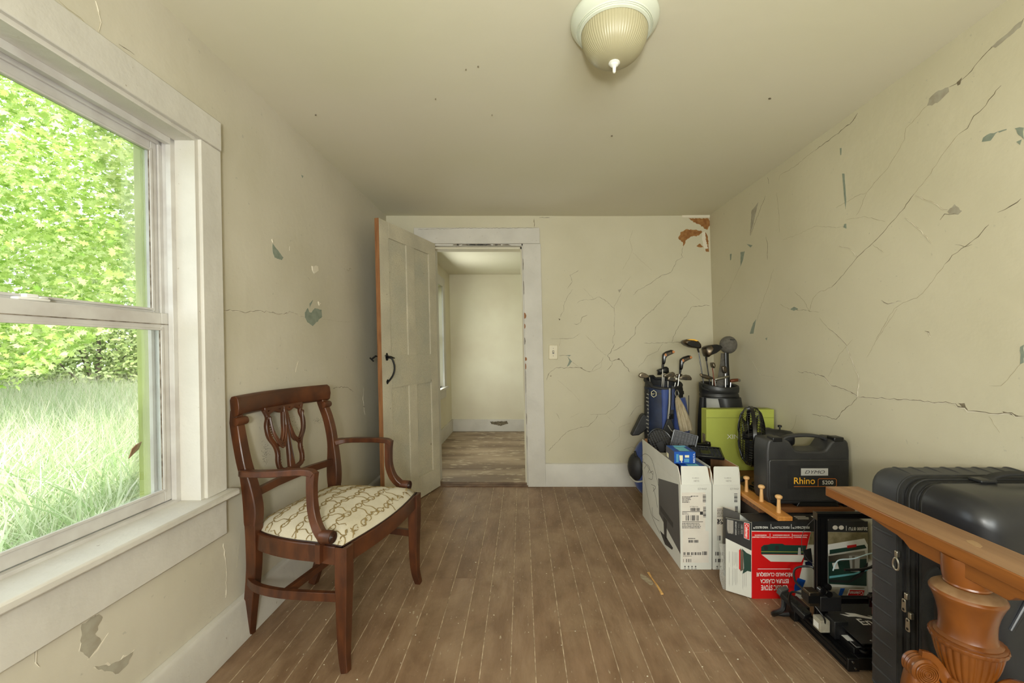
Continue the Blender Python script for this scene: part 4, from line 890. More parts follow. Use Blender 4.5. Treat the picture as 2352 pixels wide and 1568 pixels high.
    for k in range(4):
        cx = x0 + .022 + k * .018 
        if k > 1 and second: break
        ic.box((cx - .001, y - .0006, .008), (cx + .001, y, .018)).prism([V((cx - .005, y, .015)), V((cx + .005, y, .015)), V((cx, y, .021))], (0, -1, 0), .0006)
        ic.box((cx - .006, y - .0006, .004), (cx + .006, y, .0055))
    ic.build('handling_symbols', M['ink'], o)
    return o
c1 = carton('white screen carton with a monitor printed on its side, nearer the doorway', .783, .940, 2.127, 2.822, .431, .515, True, False)
c2 = carton('white screen carton against the stove box, holding the black flat stand', .946, 1.086, 2.127, 2.80, .431, .515, False, True)
# print on the long side of carton 1
XS = .783
def PS(px, py): return on_plane(px, py, (XS, 0, 0), (1, 0, 0))
def decal(poly, m, parent, name, fn, n, off=0.0, th=.0006): 
    q = [fn(*p) + V(n).normalized() * off for p in poly]; return MB().prism(q, n, th).build(name, M[m], parent)
decal([(1512, 1098), (1558, 1112), (1563, 1272), (1514, 1180)], 'monitor', c1, 'screen_print', PS, (-1, 0, 0))
decal([(1517, 1160), (1546, 1200), (1546, 1212), (1517, 1172)], 'monitor2', c1, 'screen_print', PS, (-1, 0, 0), .0006)
decal([(1524, 1185), (1532, 1195), (1531, 1240), (1526, 1232)], 'monitor2', c1, 'screen_print', PS, (-1, 0, 0), .0007); decal([(1516, 1218), (1530, 1232), (1546, 1258), (1544, 1262), (1528, 1250)], 'monitor2', c1, 'screen_print', PS, (-1, 0, 0), .0007)
hw = MB()
for pl in ([(1472,1048),(1482,1042),(1494,1050),(1502,1070),(1510,1105),(1516,1130)], [(1470,1052),(1474,1062),(1477,1060),(1478,1052)], [(1476,1060),(1484,1066),(1480,1076)], [(1486,1066),(1492,1074),(1488,1086)], [(1492,1086),(1500,1082),(1498,1100),(1490,1098)], [(1496,1112),(1506,1118),(1500,1128)],
           [(1472,1060),(1484,1120),(1496,1180),(1516,1225)], [(1500,1118),(1506,1140),(1510,1165)], [(1498,1165),(1500,1185),(1514,1196)], [(1480,1060),(1500,1090)]):
    ribbon(hw, smoothpts([PS(*p) for p in pl], 4), .0022, (-1, 0, 0), .0007)
hw.build('pen_scribble', M['ink'], c1)
# blue filter boxes in carton 1
def blue_box(nm, label, c, rz, sx, sy, sz, tilt=0.0, front=True):
    o = thing(nm, label, 'box', c, 'blue filter cartons'); a = V((math.cos(rz), math.sin(rz), 0)); b = V((-math.sin(rz), math.cos(rz), tilt)).normalized(); n_ = a.cross(b)
    ctr = V(c) + n_ * sz / 2
    MB().obox(ctr, a, b, n_, sx, sy, sz).build('carton_body', M['bblue'], o, bevel=.001)
    f0_ = ctr - a * sx / 2 - b * (sy / 2 + .0002) - n_ * sz / 2; nn = -b
    def Q(u, v, e=0): return f0_ + a * u * sx + n_ * v * sz + nn * e
    tp = ctr - a * sx / 2 - b * sy / 2 + n_ * (sz / 2 + .0002)
    def T(u, v, e=0): return tp + a * u * sx + b * v * sy + n_ * e
    MB().prism([T(.30, .12), T(.78, .12), T(.74, .7), T(.26, .7)], n_, .0005).build('aqua_panel', M['baqua'], o)
    mb = MB()
    for k in range(5): mb.prism([T(.30, .78 + .04 * k), T(.9, .78 + .04 * k), T(.9, .79 + .04 * k), T(.30, .79 + .04 * k)], n_, .0006)
    tag(mb.build('small_print', M['baqua'], o), kind='stuff')
    MB().prism([ctr - a * (sx / 2 + .0002) - b * sy / 2 - n_ * sz / 2, ctr - a * (sx / 2 + .0002) - b * sy / 2 + n_ * sz / 2, ctr - a * (sx / 2 + .0002) + b * sy / 2 + n_ * sz / 2, ctr - a * (sx / 2 + .0002) + b * sy / 2 - n_ * sz / 2], -a, .0005).build('dark_side', M['bnavy'], o)
    MB().prism([ctr - a * (sx / 2 + .0008) + b * sy * .42 - n_ * sz * .42, ctr - a * (sx / 2 + .0008) + b * sy * .15 - n_ * sz * .42, ctr - a * (sx / 2 + .0008) + b * sy * .15 - n_ * sz * .05, ctr - a * (sx / 2 + .0008) + b * sy * .42 - n_ * sz * .05], -a, .0004).build('barcode_patch', M['cream'], o)
    if front:
        text('BRITA', Q(.97, .10), n_, -a, sz * .78, sx * .08, M['white'], o, 'brand_lettering', th=.001)
        MB().prism([Q(.26, .25), Q(.40, .25), Q(.40, .70), Q(.24, .70)], nn, .0008).prism([Q(.33, .08), Q(.37, .08), Q(.36, .3), Q(.31, .3)], nn, .0008).prism([Q(.50, .52), Q(.70, .52), Q(.70, .72), Q(.50, .72)], nn, .0008).build('tap_picture', M['cream'], o)
        mb = MB()
        for k in range(4): mb.prism([Q(.48 + .06 * k, .12), Q(.51 + .06 * k, .12), Q(.51 + .06 * k, .42), Q(.48 + .06 * k, .42)], nn, .0007)
        for k in range(3): mb.prism([Q(.10 + .04 * k, .12), Q(.12 + .04 * k, .12), Q(.12 + .04 * k, .8), Q(.10 + .04 * k, .8)], nn, .0007)
        tag(mb.build('small_print', M['baqua'], o), kind='stuff')
    return o
def stack_floor(): pass
# packing foam the cartons stand on inside the box
pk = thing('packing_foam', 'grey-white packing block inside the open carton under the blue boxes', 'packing', (.862, 2.45, .01)); MB().box((.795, 2.15, .008), (.928, 2.66, .462)).build('foam_block', M['card'], pk, bevel=.006); MB().box((.80, 2.45, .462), (.92, 2.49, .468)).build('foam_ridge', M['card'], pk, bevel=.003)
blue_box('filter_carton', 'blue filter box lying flat beneath the other, just behind the carton flap', (.864, 2.232, .463), .0, .122, .15, .050, front=True)
blue_box('filter_carton', 'upper blue filter box printed BRITA on its end', (.836, 2.275, .5165), -.04, .110, .145, .062)

# lattice plates and stands
def lattice(mb, c, ax, ay, sx, sy, nx, ny, d, t=.0018, round_=False):
    n_ = V(ax).cross(V(ay)).normalized(); ax = V(ax).normalized(); ay = V(ay).normalized(); c = V(c)
    for i in range(1, nx):
        u = -sx / 2 + sx * i / nx; L_ = sy if not round_ else 2 * math.sqrt(max(0, (sx / 2) ** 2 - u * u)) * sy / sx
        mb.obox(c + ax * u - n_ * d / 2, ax, ay, n_, t, L_, d)
    for j in range(1, ny):
        v = -sy / 2 + sy * j / ny; L_ = sx if not round_ else 2 * math.sqrt(max(0, (sy / 2) ** 2 - v * v)) * sx / sy
        mb.obox(c + ay * v - n_ * d / 2, ax, ay, n_, L_, t, d)
    mb.obox(c - n_ * (d + .001), ax, ay, n_, sx if not round_ else sx * .72, sy if not round_ else sy * .72, .002)
    return mb
def stand(nm, label, c, ax, ay, sx, sy, post=None, round_=False):
    o = thing(nm, label, 'monitor stand', c, 'black screen stands'); ax = V(ax).normalized(); ay = V(ay).normalized(); ay = (ay - ax * ay.dot(ax)).normalized(); n_ = ax.cross(ay); c = V(c)
    tag(lattice(MB(), c, ax, ay, sx, sy, 8 if not round_ else 9, 8 if not round_ else 12, .010, round_=round_).build('rib_lattice', M['blackpl'], o), kind='stuff')
    rim = MB()
    if round_:
        pts = [c + ax * math.cos(q) * sx / 2 + ay * math.sin(q) * sy / 2 - n_ * .005 for q in [k / 40 * 2 * math.pi for k in range(41)]]; rim.tube(pts, .0055, 8, cap=False)
        rim.rings([[c + (ax * math.cos(q) * sx / 2 + ay * math.sin(q) * sy / 2) - n_ * e for q in [k / 40 * 2 * math.pi for k in range(40)]] for e in (.009, .013)])
    else:
        for u, v, lx, ly in ((0, .5, sx, .006), (0, -.5, sx, .006), (.5, 0, .006, sy), (-.5, 0, .006, sy)): rim.obox(c + ax * u * sx + ay * v * sy - n_ * .004, ax, ay, n_, lx + .004, ly, .015)
    rim.build('base_rim', M['blackgloss'], o, smooth=round_, bevel=0 if round_ else .002)
    mb = MB(); q = c - ax * sx * .02 - ay * sy * .14
    mb.obox(q + n_ * .002, ax, ay, n_, sx * .34, sy * .36, .006).obox(q + n_ * .006 + ax * sx * .13, ax, ay, n_, .008, sy * .34, .006).obox(q + n_ * .006 - ax * sx * .13, ax, ay, n_, .008, sy * .34, .006)
    mb.build('mounting_socket', M['black'], o, bevel=.001)
    if post:
        a, b, ww, hh, rf = post; MB().sweep([V(a), V(b)], rf, ww, hh, .2).build('neck', M['blackgloss'], o, smooth=True, angle=50)
        dv = (V(b) - V(a)).normalized(); MB().obox(V(b) - dv * .01, dv, V(rf), dv.cross(V(rf)), .02, ww * 1.4, hh * 1.1).build('neck_hinge', M['steel_dk'], o, bevel=.003)
    return o
stand('screen_stand', 'round black ribbed stand base leaning out of the open carton', (.862, 2.70, .515), (.80, -.35, .42), (-.35, .25, .86), .145, .175, round_=True)
stand('screen_stand', 'upright square black ribbed stand plate with its neck pointing to the wall', (.935, 2.50, .545), (.92, -.30, -.22), (.05, .1, 1), .135, .15, post=((.965, 2.52, .535), (1.115, 2.56, .530), .035, .03, (0, 0, 1)))
stand('screen_stand', 'square black ribbed stand plate lying flat on its post across the carton', (1.020, 2.385, .535), (.93, -.30, -.02), (.30, .95, .10), .165, .17, post=((1.02, 2.40, .525), (1.02, 2.40, .10), .055, .04, (0, 1, 0)))

# chest with board top
cs = thing('low_chest', 'low dark wooden chest with a plank top under the black case', 'chest', (1.32, 2.36, 0))
ZT = .372
MB().box((1.096, 1.975, ZT - .024), (1.548, 2.16, ZT)).build('top_plank', M['oldwood'], cs, bevel=.002); MB().box((1.096, 2.162, ZT - .024), (1.548, 2.44, ZT)).build('top_plank', M['oldwood'], cs, bevel=.002); MB().box((1.096, 2.442, ZT - .024), (1.548, 2.74, ZT)).build('top_plank', M['oldwood'], cs, bevel=.002)
MB().box((1.115, 2.01, .02), (1.13, 2.72, ZT - .024)).build('side_board', M['darkbox'], cs); MB().box((1.52, 2.01, .02), (1.535, 2.72, ZT - .024)).build('side_board', M['darkbox'], cs)
MB().box((1.13, 2.01, .02), (1.52, 2.025, ZT - .024)).build('front_board', M['darkbox'], cs); MB().box((1.13, 2.70, .02), (1.52, 2.715, ZT - .024)).build('back_board', M['darkbox'], cs)
for x in (1.12, 1.50):
    for y in (2.015, 2.68): MB().box((x, y, 0), (x + .03, y + .03, .03)).build('foot', M['darkbox'], cs)

# lime green carton
gb = thing('flat_carton', 'lime green flat carton standing upright against the golf bag', 'box', (1.325, 2.60, ZT))
gz0, gz1 = ZT, ZT + .375
MB().box((1.106, 2.575, gz0), (1.522, 2.650, gz1)).build('carton_body', M['green'], gb, bevel=.003)
MB().box((1.108, 2.573, gz1 - .052), (1.520, 2.5752, gz1 - .050)).build('lid_fold', M['greendk'], gb)
MB().box((1.14, 2.60, gz1), (1.49, 2.628, gz1 + .0006)).build('printed_strip', M['greendk'], gb)
text('XINIX', (1.232, 2.5748, gz0 + .195), (1, 0, 0), (0, 0, 1), .115, .026, M['white'], gb, 'brand_lettering')
MB().box((1.104, 2.59, gz0 + .12), (1.1064, 2.63, gz0 + .22)).build('hand_slot', M['crack'], gb)

# desk fan (cage seen nearly edge on)
fc = V((1.222, 2.28, .645)); fa = V((-.93, .37, 0)).normalized()
fan = thing('electric_fan', 'black wire-caged fan head tipped behind the black case', 'fan', (fc.x + .12, fc.y + .02, ZT))
fr_ = .158; u1 = fa.cross(UP).normalized(); u2 = UP
def FP(r_, q, e): return fc + fa * e + (u1 * math.cos(q) + u2 * math.sin(q)) * r_
mb = MB()
for k in range(60):
    q = k / 60 * 2 * math.pi
    mb.tube([FP(.03, q, .062), FP(.08, q + .05, .058), FP(.125, q + .08, .045), FP(.152, q + .09, .024), FP(fr_, q + .09, .004)], .0012, 4)
mb2 = MB()
for k in range(60):
    q = k / 60 * 2 * math.pi
    mb2.tube([FP(.045, q, -.062), FP(.09, q, -.058), FP(.13, q, -.047), FP(.153, q, -.028), FP(fr_, q, -.004)], .0016, 4)
for e, r_ in ((.028, .151), (.050, .118), (.060, .07)): mb.tube([FP(r_, k / 36 * 2 * math.pi, e) for k in range(37)], .0014, 5, cap=False)
for e, r_ in ((-.03, .152), (-.055, .10)): mb2.tube([FP(r_, k / 36 * 2 * math.pi, e) for k in range(37)], .0018, 5, cap=False)
tag(mb.build('front_grille', M['blackgloss'], fan), kind='stuff'); tag(mb2.build('rear_grille', M['black'], fan), kind='stuff')
MB().rings([[FP(r_, k / 48 * 2 * math.pi, e) for k in range(48)] for r_, e in ((fr_ - .003, -.010), (fr_ + .004, -.008), (fr_ + .004, .008), (fr_ - .003, .010))], cap=False).build('cage_rim', M['blackgloss'], fan, smooth=True, angle=50)
MB().lathe([(.001, .066), (.026, .065), (.030, .060), (.030, .056)], fc, fa, 28).build('grille_badge', M['blackgloss'], fan, smooth=True)
for k in range(3):
    q0 = k * 2.094; rg = []
    for i in range(7):
        r_ = .025 + .115 * i / 6; wd = .55 - .03 * i; rg.append([FP(r_, q0 + a * wd + .25 * i / 6, (a * .03) + e) for a, e in ((-1, .0), (-.3, .001), (.4, .001), (1, .0), (.4, -.002), (-.3, -.002))])
    MB().rings(rg).build('blade', M['black'], fan, smooth=True)
MB().lathe([(.001, -.20), (.030, -.198), (.040, -.185), (.044, -.15), (.047, -.10), (.052, -.085), (.050, -.062), (.02, -.058), (.02, .02), (.028, .03), (.02, .04), (.001, .042)], fc, fa, 32).build('motor_housing', M['blackpl'], fan, smooth=True, angle=50)
p = fc - fa * .135 + UP * .045; MB().lathe([(.004, 0), (.004, .012), (.010, .013), (.010, .022), (.006, .024)], p, UP, 14).build('oscillation_knob', M['black'], fan, smooth=True, angle=50)
p = fc - fa * .12; sb = V((p.x, p.y, ZT)); MB().tube([p - UP * .03, p - UP * .10, V((p.x, p.y, ZT + .012))], [.022, .017, .016], 16).build('neck', M['black'], fan, smooth=True)
MB().lathe([(.10, 0), (.105, .004), (.10, .012), (.04, .022), (.02, .03)], sb, UP, 40).build('base', M['blackpl'], fan, smooth=True, angle=50)

# label maker case
kx0, kx1, ky0, ky1, kz0 = 1.138, 1.530, 1.985, 2.105, ZT
ks = thing('tool_case', 'charcoal plastic carrying case with a DYMO Rhino 5200 label', 'case', ((kx0 + kx1) / 2, (ky0 + ky1) / 2, kz0))
H = .342
def kp(u, z): return V((kx0 + (kx1 - kx0) * u, ky0, kz0 + z))
bodyp = [(0.03, .012), (.0, .05), (-.0, .265), (.012, .300), (.03, .318), (.22, .320), (.28, .306), (.35, .266), (.42, .262), (.64, .262), (.71, .266), (.78, .306), (.84, .320), (.965, .316), (.988, .300), (1.0, .265), (1.0, .05), (.97, .012)]
MB().prism([kp(*p) for p in bodyp], (0, 1, 0), ky1 - ky0).build('case_shell', M['case'], ks, bevel=.010, seg=4)
MB().prism([kp(*p) + V((0, -.006, 0)) for p in [(.035, .03), (.018, .06), (.018, .215), (.035, .225), (.965, .225), (.982, .215), (.982, .06), (.965, .03)]], (0, 1, 0), .02).build('front_bulge', M['case'], ks, bevel=.005, seg=3)
hp_ = smoothpts([kp(u, z) + V((0, .055, 0)) for u, z in ((.24, .300), (.30, .316), (.38, .324), (.53, .328), (.68, .324), (.76, .316), (.82, .300))], 5)
MB().sweep(hp_, (0, 1, 0), .014, .032, .35).build('carry_handle', M['case'], ks, smooth=True, angle=50)
for u0, u1_ in ((.07, .19), (.81, .93)): MB().box((kx0 + (kx1 - kx0) * u0, ky0 - .002, kz0 + .306), (kx0 + (kx1 - kx0) * u1_, ky0 + .05, kz0 + .328)).build('latch', M['black'], ks, bevel=.004)
MB().prism([kp(.36, .0), kp(.40, .028), kp(.84, .028), kp(.88, .0)], (0, 1, 0), .11).build('foot', M['black'], ks, bevel=.003)
MB().prism([kp(.05, .0), kp(.05, .02), kp(.14, .02), kp(.14, .0)], (0, 1, 0), .11).build('foot', M['black'], ks); MB().prism([kp(.93, .0), kp(.93, .02), kp(.97, .02), kp(.97, .0)], (0, 1, 0), .11).build('foot', M['black'], ks)
yl = ky0 - .0065
def LB(u0, u1_, z0, z1, m, nm, e=0): a = kp(u0, z0); b = kp(u1_, z1); return MB().box((a.x, yl - .0006 - e, a.z), (b.x, yl - e + .0004, b.z)).build(nm, M[m], ks)
LB(.245, .86, .088, .198, 'kblack', 'label_plate', 0); LB(.40, .725, .150, .184, 'silverlabel', 'silver_plate', .0006)
text('DYMO', kp(.445, .159) + V((0, yl - ky0 - .0012, 0)), (1, 0, 0), (0, 0, 1), .094, .0155, M['ink'], ks, 'brand_lettering', shear=.3)
text('Rhino', kp(.315, .110) + V((0, yl - ky0 - .0006, 0)), (1, 0, 0), (0, 0, 1), .099, .031, M['yellow'], ks, 'name_lettering', bold=.008)
text('5200', kp(.655, .1085) + V((0, yl - ky0 - .0006, 0)), (1, 0, 0), (0, 0, 1), .052, .018, M['white'], ks, 'number_lettering', bold=.01)
mb = MB(); a = kp(.605, .098); b = kp(.825, .135); y_ = yl - .0006
q = [V((a.x, y_, a.z)), V((b.x - .005, y_, a.z)), V((b.x, y_, a.z + .005)), V((b.x, y_, b.z - .005)), V((b.x - .005, y_, b.z)), V((a.x + .005, y_, b.z)), V((a.x, y_, b.z - .005)), V((a.x, y_, a.z))]
ribbon(mb, q, .0018, (0, -1, 0), .0006); ribbon(mb, [kp(.315, .098) + V((0, yl - ky0 - .0006, 0)), kp(.61, .098) + V((0, yl - ky0 - .0006, 0))], .0018, (0, -1, 0), .0006); mb.build('amber_frame', M['orange'], ks)

# peg rack
pg = thing('peg_rack', 'orange pine board with round-headed wooden coat pegs lying on the chest', 'coat rack', (1.123, 2.05, ZT))
MB().box((1.092, 1.82, ZT), (1.156, 2.50, ZT + .019)).build('rack_board', M['pine'], pg, bevel=.002)
for (px, py, d_) in ((1786, 1182, 1.868), (1748, 1156, 2.005), (1713, 1134, 2.142), (0, 0, 2.279)):
    MB().lathe([(.0095, 0), (.0085, .02), (.0068, .048), (.0072, .060), (.0130, .064), (.0150, .068), (.0145, .074), (.009, .078), (.001, .079)], (1.124, d_, ZT + .019), UP, 20).build('peg', M['pegwood'], pg, smooth=True, angle=50)
# odds and ends behind the rack
cb = thing('coiled_cable', 'black cable loosely coiled on the chest behind the peg rack', 'cable', (1.215, 2.2, ZT))
MB().tube(smoothpts([V((1.20 + .028 * math.cos(q) + .003 * q, 2.17 + .09 * math.sin(q), ZT + .006 + .0028 * q)) for q in [k * .7 for k in range(20)]], 3), .0045, 8).build('cable', M['black'], cb, smooth=True)
MB().obox((1.19, 2.30, ZT + .035), (1, .2, .3), (0, 1, 0), (0, 0, 1), .045, .03, .022).build('plug', M['blackpl'], cb, bevel=.004)
cp = thing('metal_clamp', 'small bright metal clamp beside the black case', 'clamp', (1.165, 2.04, ZT))
MB().sweep([V((1.168, 2.06, ZT + .078)), V((1.162, 2.03, ZT + .045)), V((1.172, 2.02, ZT + .004))], (1, 0, 0), .010, .008, .2).build('jaw', M['steel'], cp); MB().sweep([V((1.164, 2.03, ZT + .042)), V((1.150 + .012, 2.015, ZT + .02)), V((1.162, 2.0, ZT + .004))], (1, 0, 0), .012, .006, .2).build('jaw', M['steel'], cp); MB().lathe([(.005, 0), (.005, .014)], (1.157, 2.033, ZT + .045), (1, 0, 0), 12).build('pivot', M['steel_dk'], cp)

# ================================================================ CAMP STOVE CARTON
sx0, sx1, sy0, sy1, sz = 1.010, 1.528, 1.882, 1.985, .342
sv = thing('stove_carton', 'red and black camp stove carton standing upside down', 'box', ((sx0 + sx1) / 2, 1.94, 0))
MB().box((sx0, sy0, 0.001), (sx1, sy0 + .004, sz)).build('front_panel', M['card'], sv)
MB().box((sx0, sy1 - .004, .001), (sx1, sy1, sz)).box((sx1 - .004, sy0, .001), (sx1, sy1, sz)).box((sx0, sy0, .001), (sx1, sy1, .005)).build('inner_panel', M['card'], sv)
MB().box((sx0, sy0, sz - .004), (sx1, sy1, sz)).build('top_panel', M['kblack'], sv, bevel=.0006)
y_ = sy0
def SB(px, py): return atY(px, py, y_)
def sdec(poly, m, nm, lv=0, parent=sv): return decal(poly, m, parent, nm, SB, (0, -1, 0), .0005 * lv, .0006)
L0, R0 = 1726.5, 1993
sdec([(L0, 1197), (1993, 1197), (1993, 1222), (L0, 1219)], 'kblack', 'black_band')
sdec([(L0, 1219), (1862, 1220.5), (1824, 1375.5), (L0, 1375.5)], 'red', 'red_panel')
sdec([(1726.5, 1218.5), (1862, 1220), (1862, 1221.5), (1726.5, 1220)], 'white', 'white_line', 1)
M['campground'] = mat('printed_photo_ground', (0.44, 0.40, 0.28), 0.5, vary=(0.56, 0.52, 0.40), vscale=30)
sdec([(1862, 1221), (1993, 1222), (1993, 1375.5), (1824, 1375.5)], 'card', 'photo_print'); sdec([(1862, 1221), (1993, 1222), (1993, 1250), (1856, 1250)], 'campground', 'photo_print', 1)
sdec([(1860, 1252), (1900, 1250), (1985, 1236), (1992, 1250), (1992, 1262), (1858, 1274)], 'white', 'photo_print', 2); sdec([(1905, 1262), (1985, 1250), (1990, 1258), (1905, 1272)], 'coleman', 'photo_print', 3); sdec([(1945, 1252), (1966, 1249), (1966, 1255), (1945, 1258)], 'red', 'photo_print', 4)
sdec([(1902, 1284), (1990, 1276), (1990, 1345), (1902, 1340)], 'coleman', 'photo_print', 2); sdec([(1902, 1276), (1985, 1264), (1990, 1282), (1902, 1290)], 'steel', 'photo_print', 3)
sdec([(1949, 1275), (1974, 1275), (1973, 1312), (1953, 1311)], 'silverlabel', 'photo_print', 4); sdec([(1956, 1276), (1962, 1276), (1962, 1310), (1957, 1310)], 'inksoft', 'photo_print', 5)
sdec([(1904, 1322), (1960, 1315), (1992, 1306), (1992, 1309), (1960, 1319), (1904, 1327)], 'baqua', 'photo_print', 5); sdec([(1904, 1330), (1950, 1332), (1975, 1312), (1992, 1290), (1992, 1298), (1978, 1322), (1950, 1338), (1904, 1336)], 'kblack', 'photo_print', 5)
sdec([(1910, 1292), (1922, 1290), (1926, 1305), (1914, 1306)], 'white', 'photo_print', 5); sdec([(1824, 1345), (1832, 1326), (1850, 1332), (1842, 1352), (1824, 1358)], 'bblue', 'photo_print', 2); sdec([(1845, 1262), (1862, 1258), (1866, 1290), (1846, 1285)], 'kblack', 'photo_print', 3); sdec([(1848, 1290), (1864, 1285), (1866, 1302), (1850, 1302)], 'bnavy', 'photo_print', 4)
sdec([(1900, 1347), (1985, 1348), (1985, 1375), (1890, 1375)], 'greyplaster', 'photo_print', 2); sdec([(1930, 1350), (1940, 1350), (1930, 1375), (1922, 1375)], 'bblue', 'photo_print', 3)
# stove picture on the red panel (upside down stove front)
sdec([(1748, 1256), (1754, 1251), (1766, 1250), (1770, 1248), (1797, 1248), (1802, 1251), (1852, 1252), (1848, 1273), (1748, 1272)], 'coleman', 'stove_picture', 1)
sdec([(1748, 1265), (1849, 1266), (1848, 1268), (1748, 1267)], 'greendk', 'stove_picture', 2)
sdec([(1749, 1273), (1848, 1274), (1840, 1290), (1770, 1289)], 'card', 'stove_picture', 1)
for cx in (1759, 1784): sdec([(cx + 5 * math.cos(q), 1257.5 + 5.5 * math.sin(q)) for q in [k * .52 for k in range(12)]], 'kblack', 'stove_knob_picture', 3)
sdec([(1833, 1257), (1838, 1257), (1839, 1273), (1832, 1273)], 'silverlabel', 'stove_picture', 3)
def stx(s, px0, px1, pyb, pyt, m, lv=1.4, bold=.0):
    """upside-down lettering on the front: reads rotated by half a turn"""
    a = SB(px1, pyt) + V((0, -.0005 * lv, 0)); b = SB(px0, pyb); text(s, a, (-1, 0, 0), (0, 0, -1), abs(a.x - b.x), abs(a.z - b.z), M[m], sv, 'carton_lettering', bold=bold)
stx('RÉCHAUD CLASSIQUE', 1737, 1819, 1325, 1313, 'white', bold=.02); stx('ESTUFA CLÁSICA', 1746, 1811, 1341, 1329, 'white', bold=.02); stx('CLASSIC STOVE', 1748, 1809, 1355, 1343, 'white', bold=.02)
sdec([(1740, 1305.5), (1815, 1305.5), (1815, 1306.7), (1740, 1306.7)], 'white', 'white_line', 1)
stx('WIND BLOCK™', 1730, 1764, 1213.5, 1208, 'white', bold=.02); stx('PERFECTFLOW™', 1773, 1813, 1213.5, 1208, 'white', bold=.01); stx('PERFECTHEAT™', 1820, 1859, 1213.5, 1208, 'white', bold=.01)
for x in (1770, 1817): sdec([(x, 1203), (x + .8, 1203), (x + .8, 1214), (x, 1214)], 'white', 'divider', 1)
stx('DOS HORNILLAS REGLABLES', 1727.5 + 0, 1766, 1234.5, 1231.5, 'white', bold=.02); stx('INDEPENDIENTE', 1733, 1760, 1230, 1227, 'white', bold=.02); stx('DOS QUEMADORES AJUSTABLES', 1771, 1817, 1234.5, 1231.5, 'white', bold=.02); stx('DE FORMA INDEPENDIENTE', 1775, 1813, 1230, 1227, 'white', bold=.02); stx('TWO INDEPENDENTLY', 1822, 1853, 1234.5, 1231.5, 'white', bold=.02); stx('ADJUSTABLE BURNERS', 1821, 1855, 1230, 1227, 'white', bold=.02)
for x in (1768, 1819): sdec([(x, 1225), (x + .8, 1225), (x + .8, 1236), (x, 1236)], 'white', 'divider', 1)
stx('20,000 BTU', 1949, 1992, 1217.5, 1209, 'white', bold=.02); sdec([(1943, 1207), (1944, 1207), (1944, 1218), (1943, 1218)], 'white', 'divider', 1)
for cx in (1918, 1932): sdec([(cx + 6 * math.cos(q), 1211 + 5 * math.sin(q)) for q in [k * .52 for k in range(12)]], 'offwhite', 'burner_symbol', 1); 
sdec([(1950, 1352), (1986, 1353), (1982, 1369), (1944, 1368)], 'white', 'brand_badge', 3); sdec([(1951.5, 1353.5), (1985, 1354.5), (1981, 1367.5), (1946.5, 1366.5)], 'red', 'brand_badge', 4)
stx('Coleman', 1950, 1981, 1364.5, 1356.5, 'white', 5.0, bold=.02)
# open end flap turned toward us
fa0 = V((sx0, sy0, 0)); fa1 = V((.922, 1.940, 0)); fdv = (fa1 - fa0); fw = fdv.length; fdv.normalize(); fn_ = V((fdv.y, -fdv.x, 0)); 
if fn_.y > 0: fn_ = -fn_
def FL(u, z, e=0): return fa0 + fdv * u * fw + V((0, 0, z)) + fn_ * e
fp = MB().prism([FL(0, .002, -.004), FL(1, .004, -.004), FL(1, .338, -.004), FL(0, .34, -.004)], fn_, .004).build('end_flap', M['card'], sv, bevel=.0008)
MB().prism([FL(0, .34), FL(1, .338), FL(1, .245), FL(0, .215)], fn_, .0006).build('black_print', M['kblack'], fp)
MB().prism([FL(.07, .335, .0006), FL(.28, .335, .0006), FL(.28, .265, .0006), FL(.07, .26, .0006)], fn_, .0005).build('white_edge', M['white'], fp); MB().prism([FL(.08, .333, .0011), FL(.27, .333, .0011), FL(.27, .267, .0011), FL(.08, .262, .0011)], fn_, .0005).build('red_badge', M['red'], fp)
text('Coleman', FL(.24, .330, .0018), (0, 0, -1), -fdv, .060, .014, M['white'], fp, 'badge_lettering', bold=.03) if False else None
text('Coleman', FL(.11, .328, .0018), (0, 0, -1), fdv.cross(V((0, 0, -1))).cross(V((0, 0, -1))) if False else fdv * -1 * -1, .058, .014, M['white'], fp, 'badge_lettering') if False else None
def ftext(s, u, ztop, wd, ht, m='white', e=.0006, bold=.02):
    # lettering turned a quarter, running down the flap; tops of the letters toward the carton edge (u=0)
    o_ = text(s, FL(u, ztop, e), (0, 0, -1), -fdv, wd, ht, M[m], fp, 'flap_lettering', bold=bold, th=0.0)
    return o_
ftext('Coleman', .235, .329, .060, .013, e=.0020); ftext('CLASSIC STOVE', .40, .325, .045, .008); ftext('ESTUFA CLÁSICA', .52, .325, .050, .008); ftext('RÉCHAUD CLASSIQUE', .63, .330, .06, .008)
mb = MB()
for k in range(9):
    u = .70 + .028 * k; mb.prism([FL(u, .333), FL(u + .012, .333), FL(u + .012, .27 + R.uniform(0, .02)), FL(u, .27)], fn_, .0009)
tag(mb.build('small_print', M['offwhite'], fp), kind='stuff')
mb = MB()
for u in (.20, .26, .32, .55, .60, .66, .72, .85):
    for z0, z1 in ((.04, .115), (.13, .19)): mb.prism([FL(u, z1 + R.uniform(-.01, .01)), FL(u + .010, z1), FL(u + .010, z0), FL(u, z0 + R.uniform(-.02, .02))], fn_, .0006)
tag(mb.build('small_print', M['inksoft'], fp), kind='stuff')
MB().prism([FL(.01, .195, .0006), FL(.18, .20, .0006), FL(.36, .215, .0006), FL(.30, .18, .0006), FL(.28, .13, .0006), FL(.34, .10, .0006), FL(.15, .12, .0006), FL(.01, .12, .0006)], fn_, .0006).build('stove_picture', M['coleman'], fp)
MB().prism([FL(.30, .20, .0012), FL(.42, .215, .0012), FL(.42, .11, .0012), FL(.30, .12, .0012)], fn_, .0006).build('stove_picture', M['steel'], fp); MB().prism([FL(.42, .21, .0012), FL(.47, .205, .0012), FL(.47, .12, .0012), FL(.42, .115, .0012)], fn_, .0006).build('stove_picture', M['red'], fp)
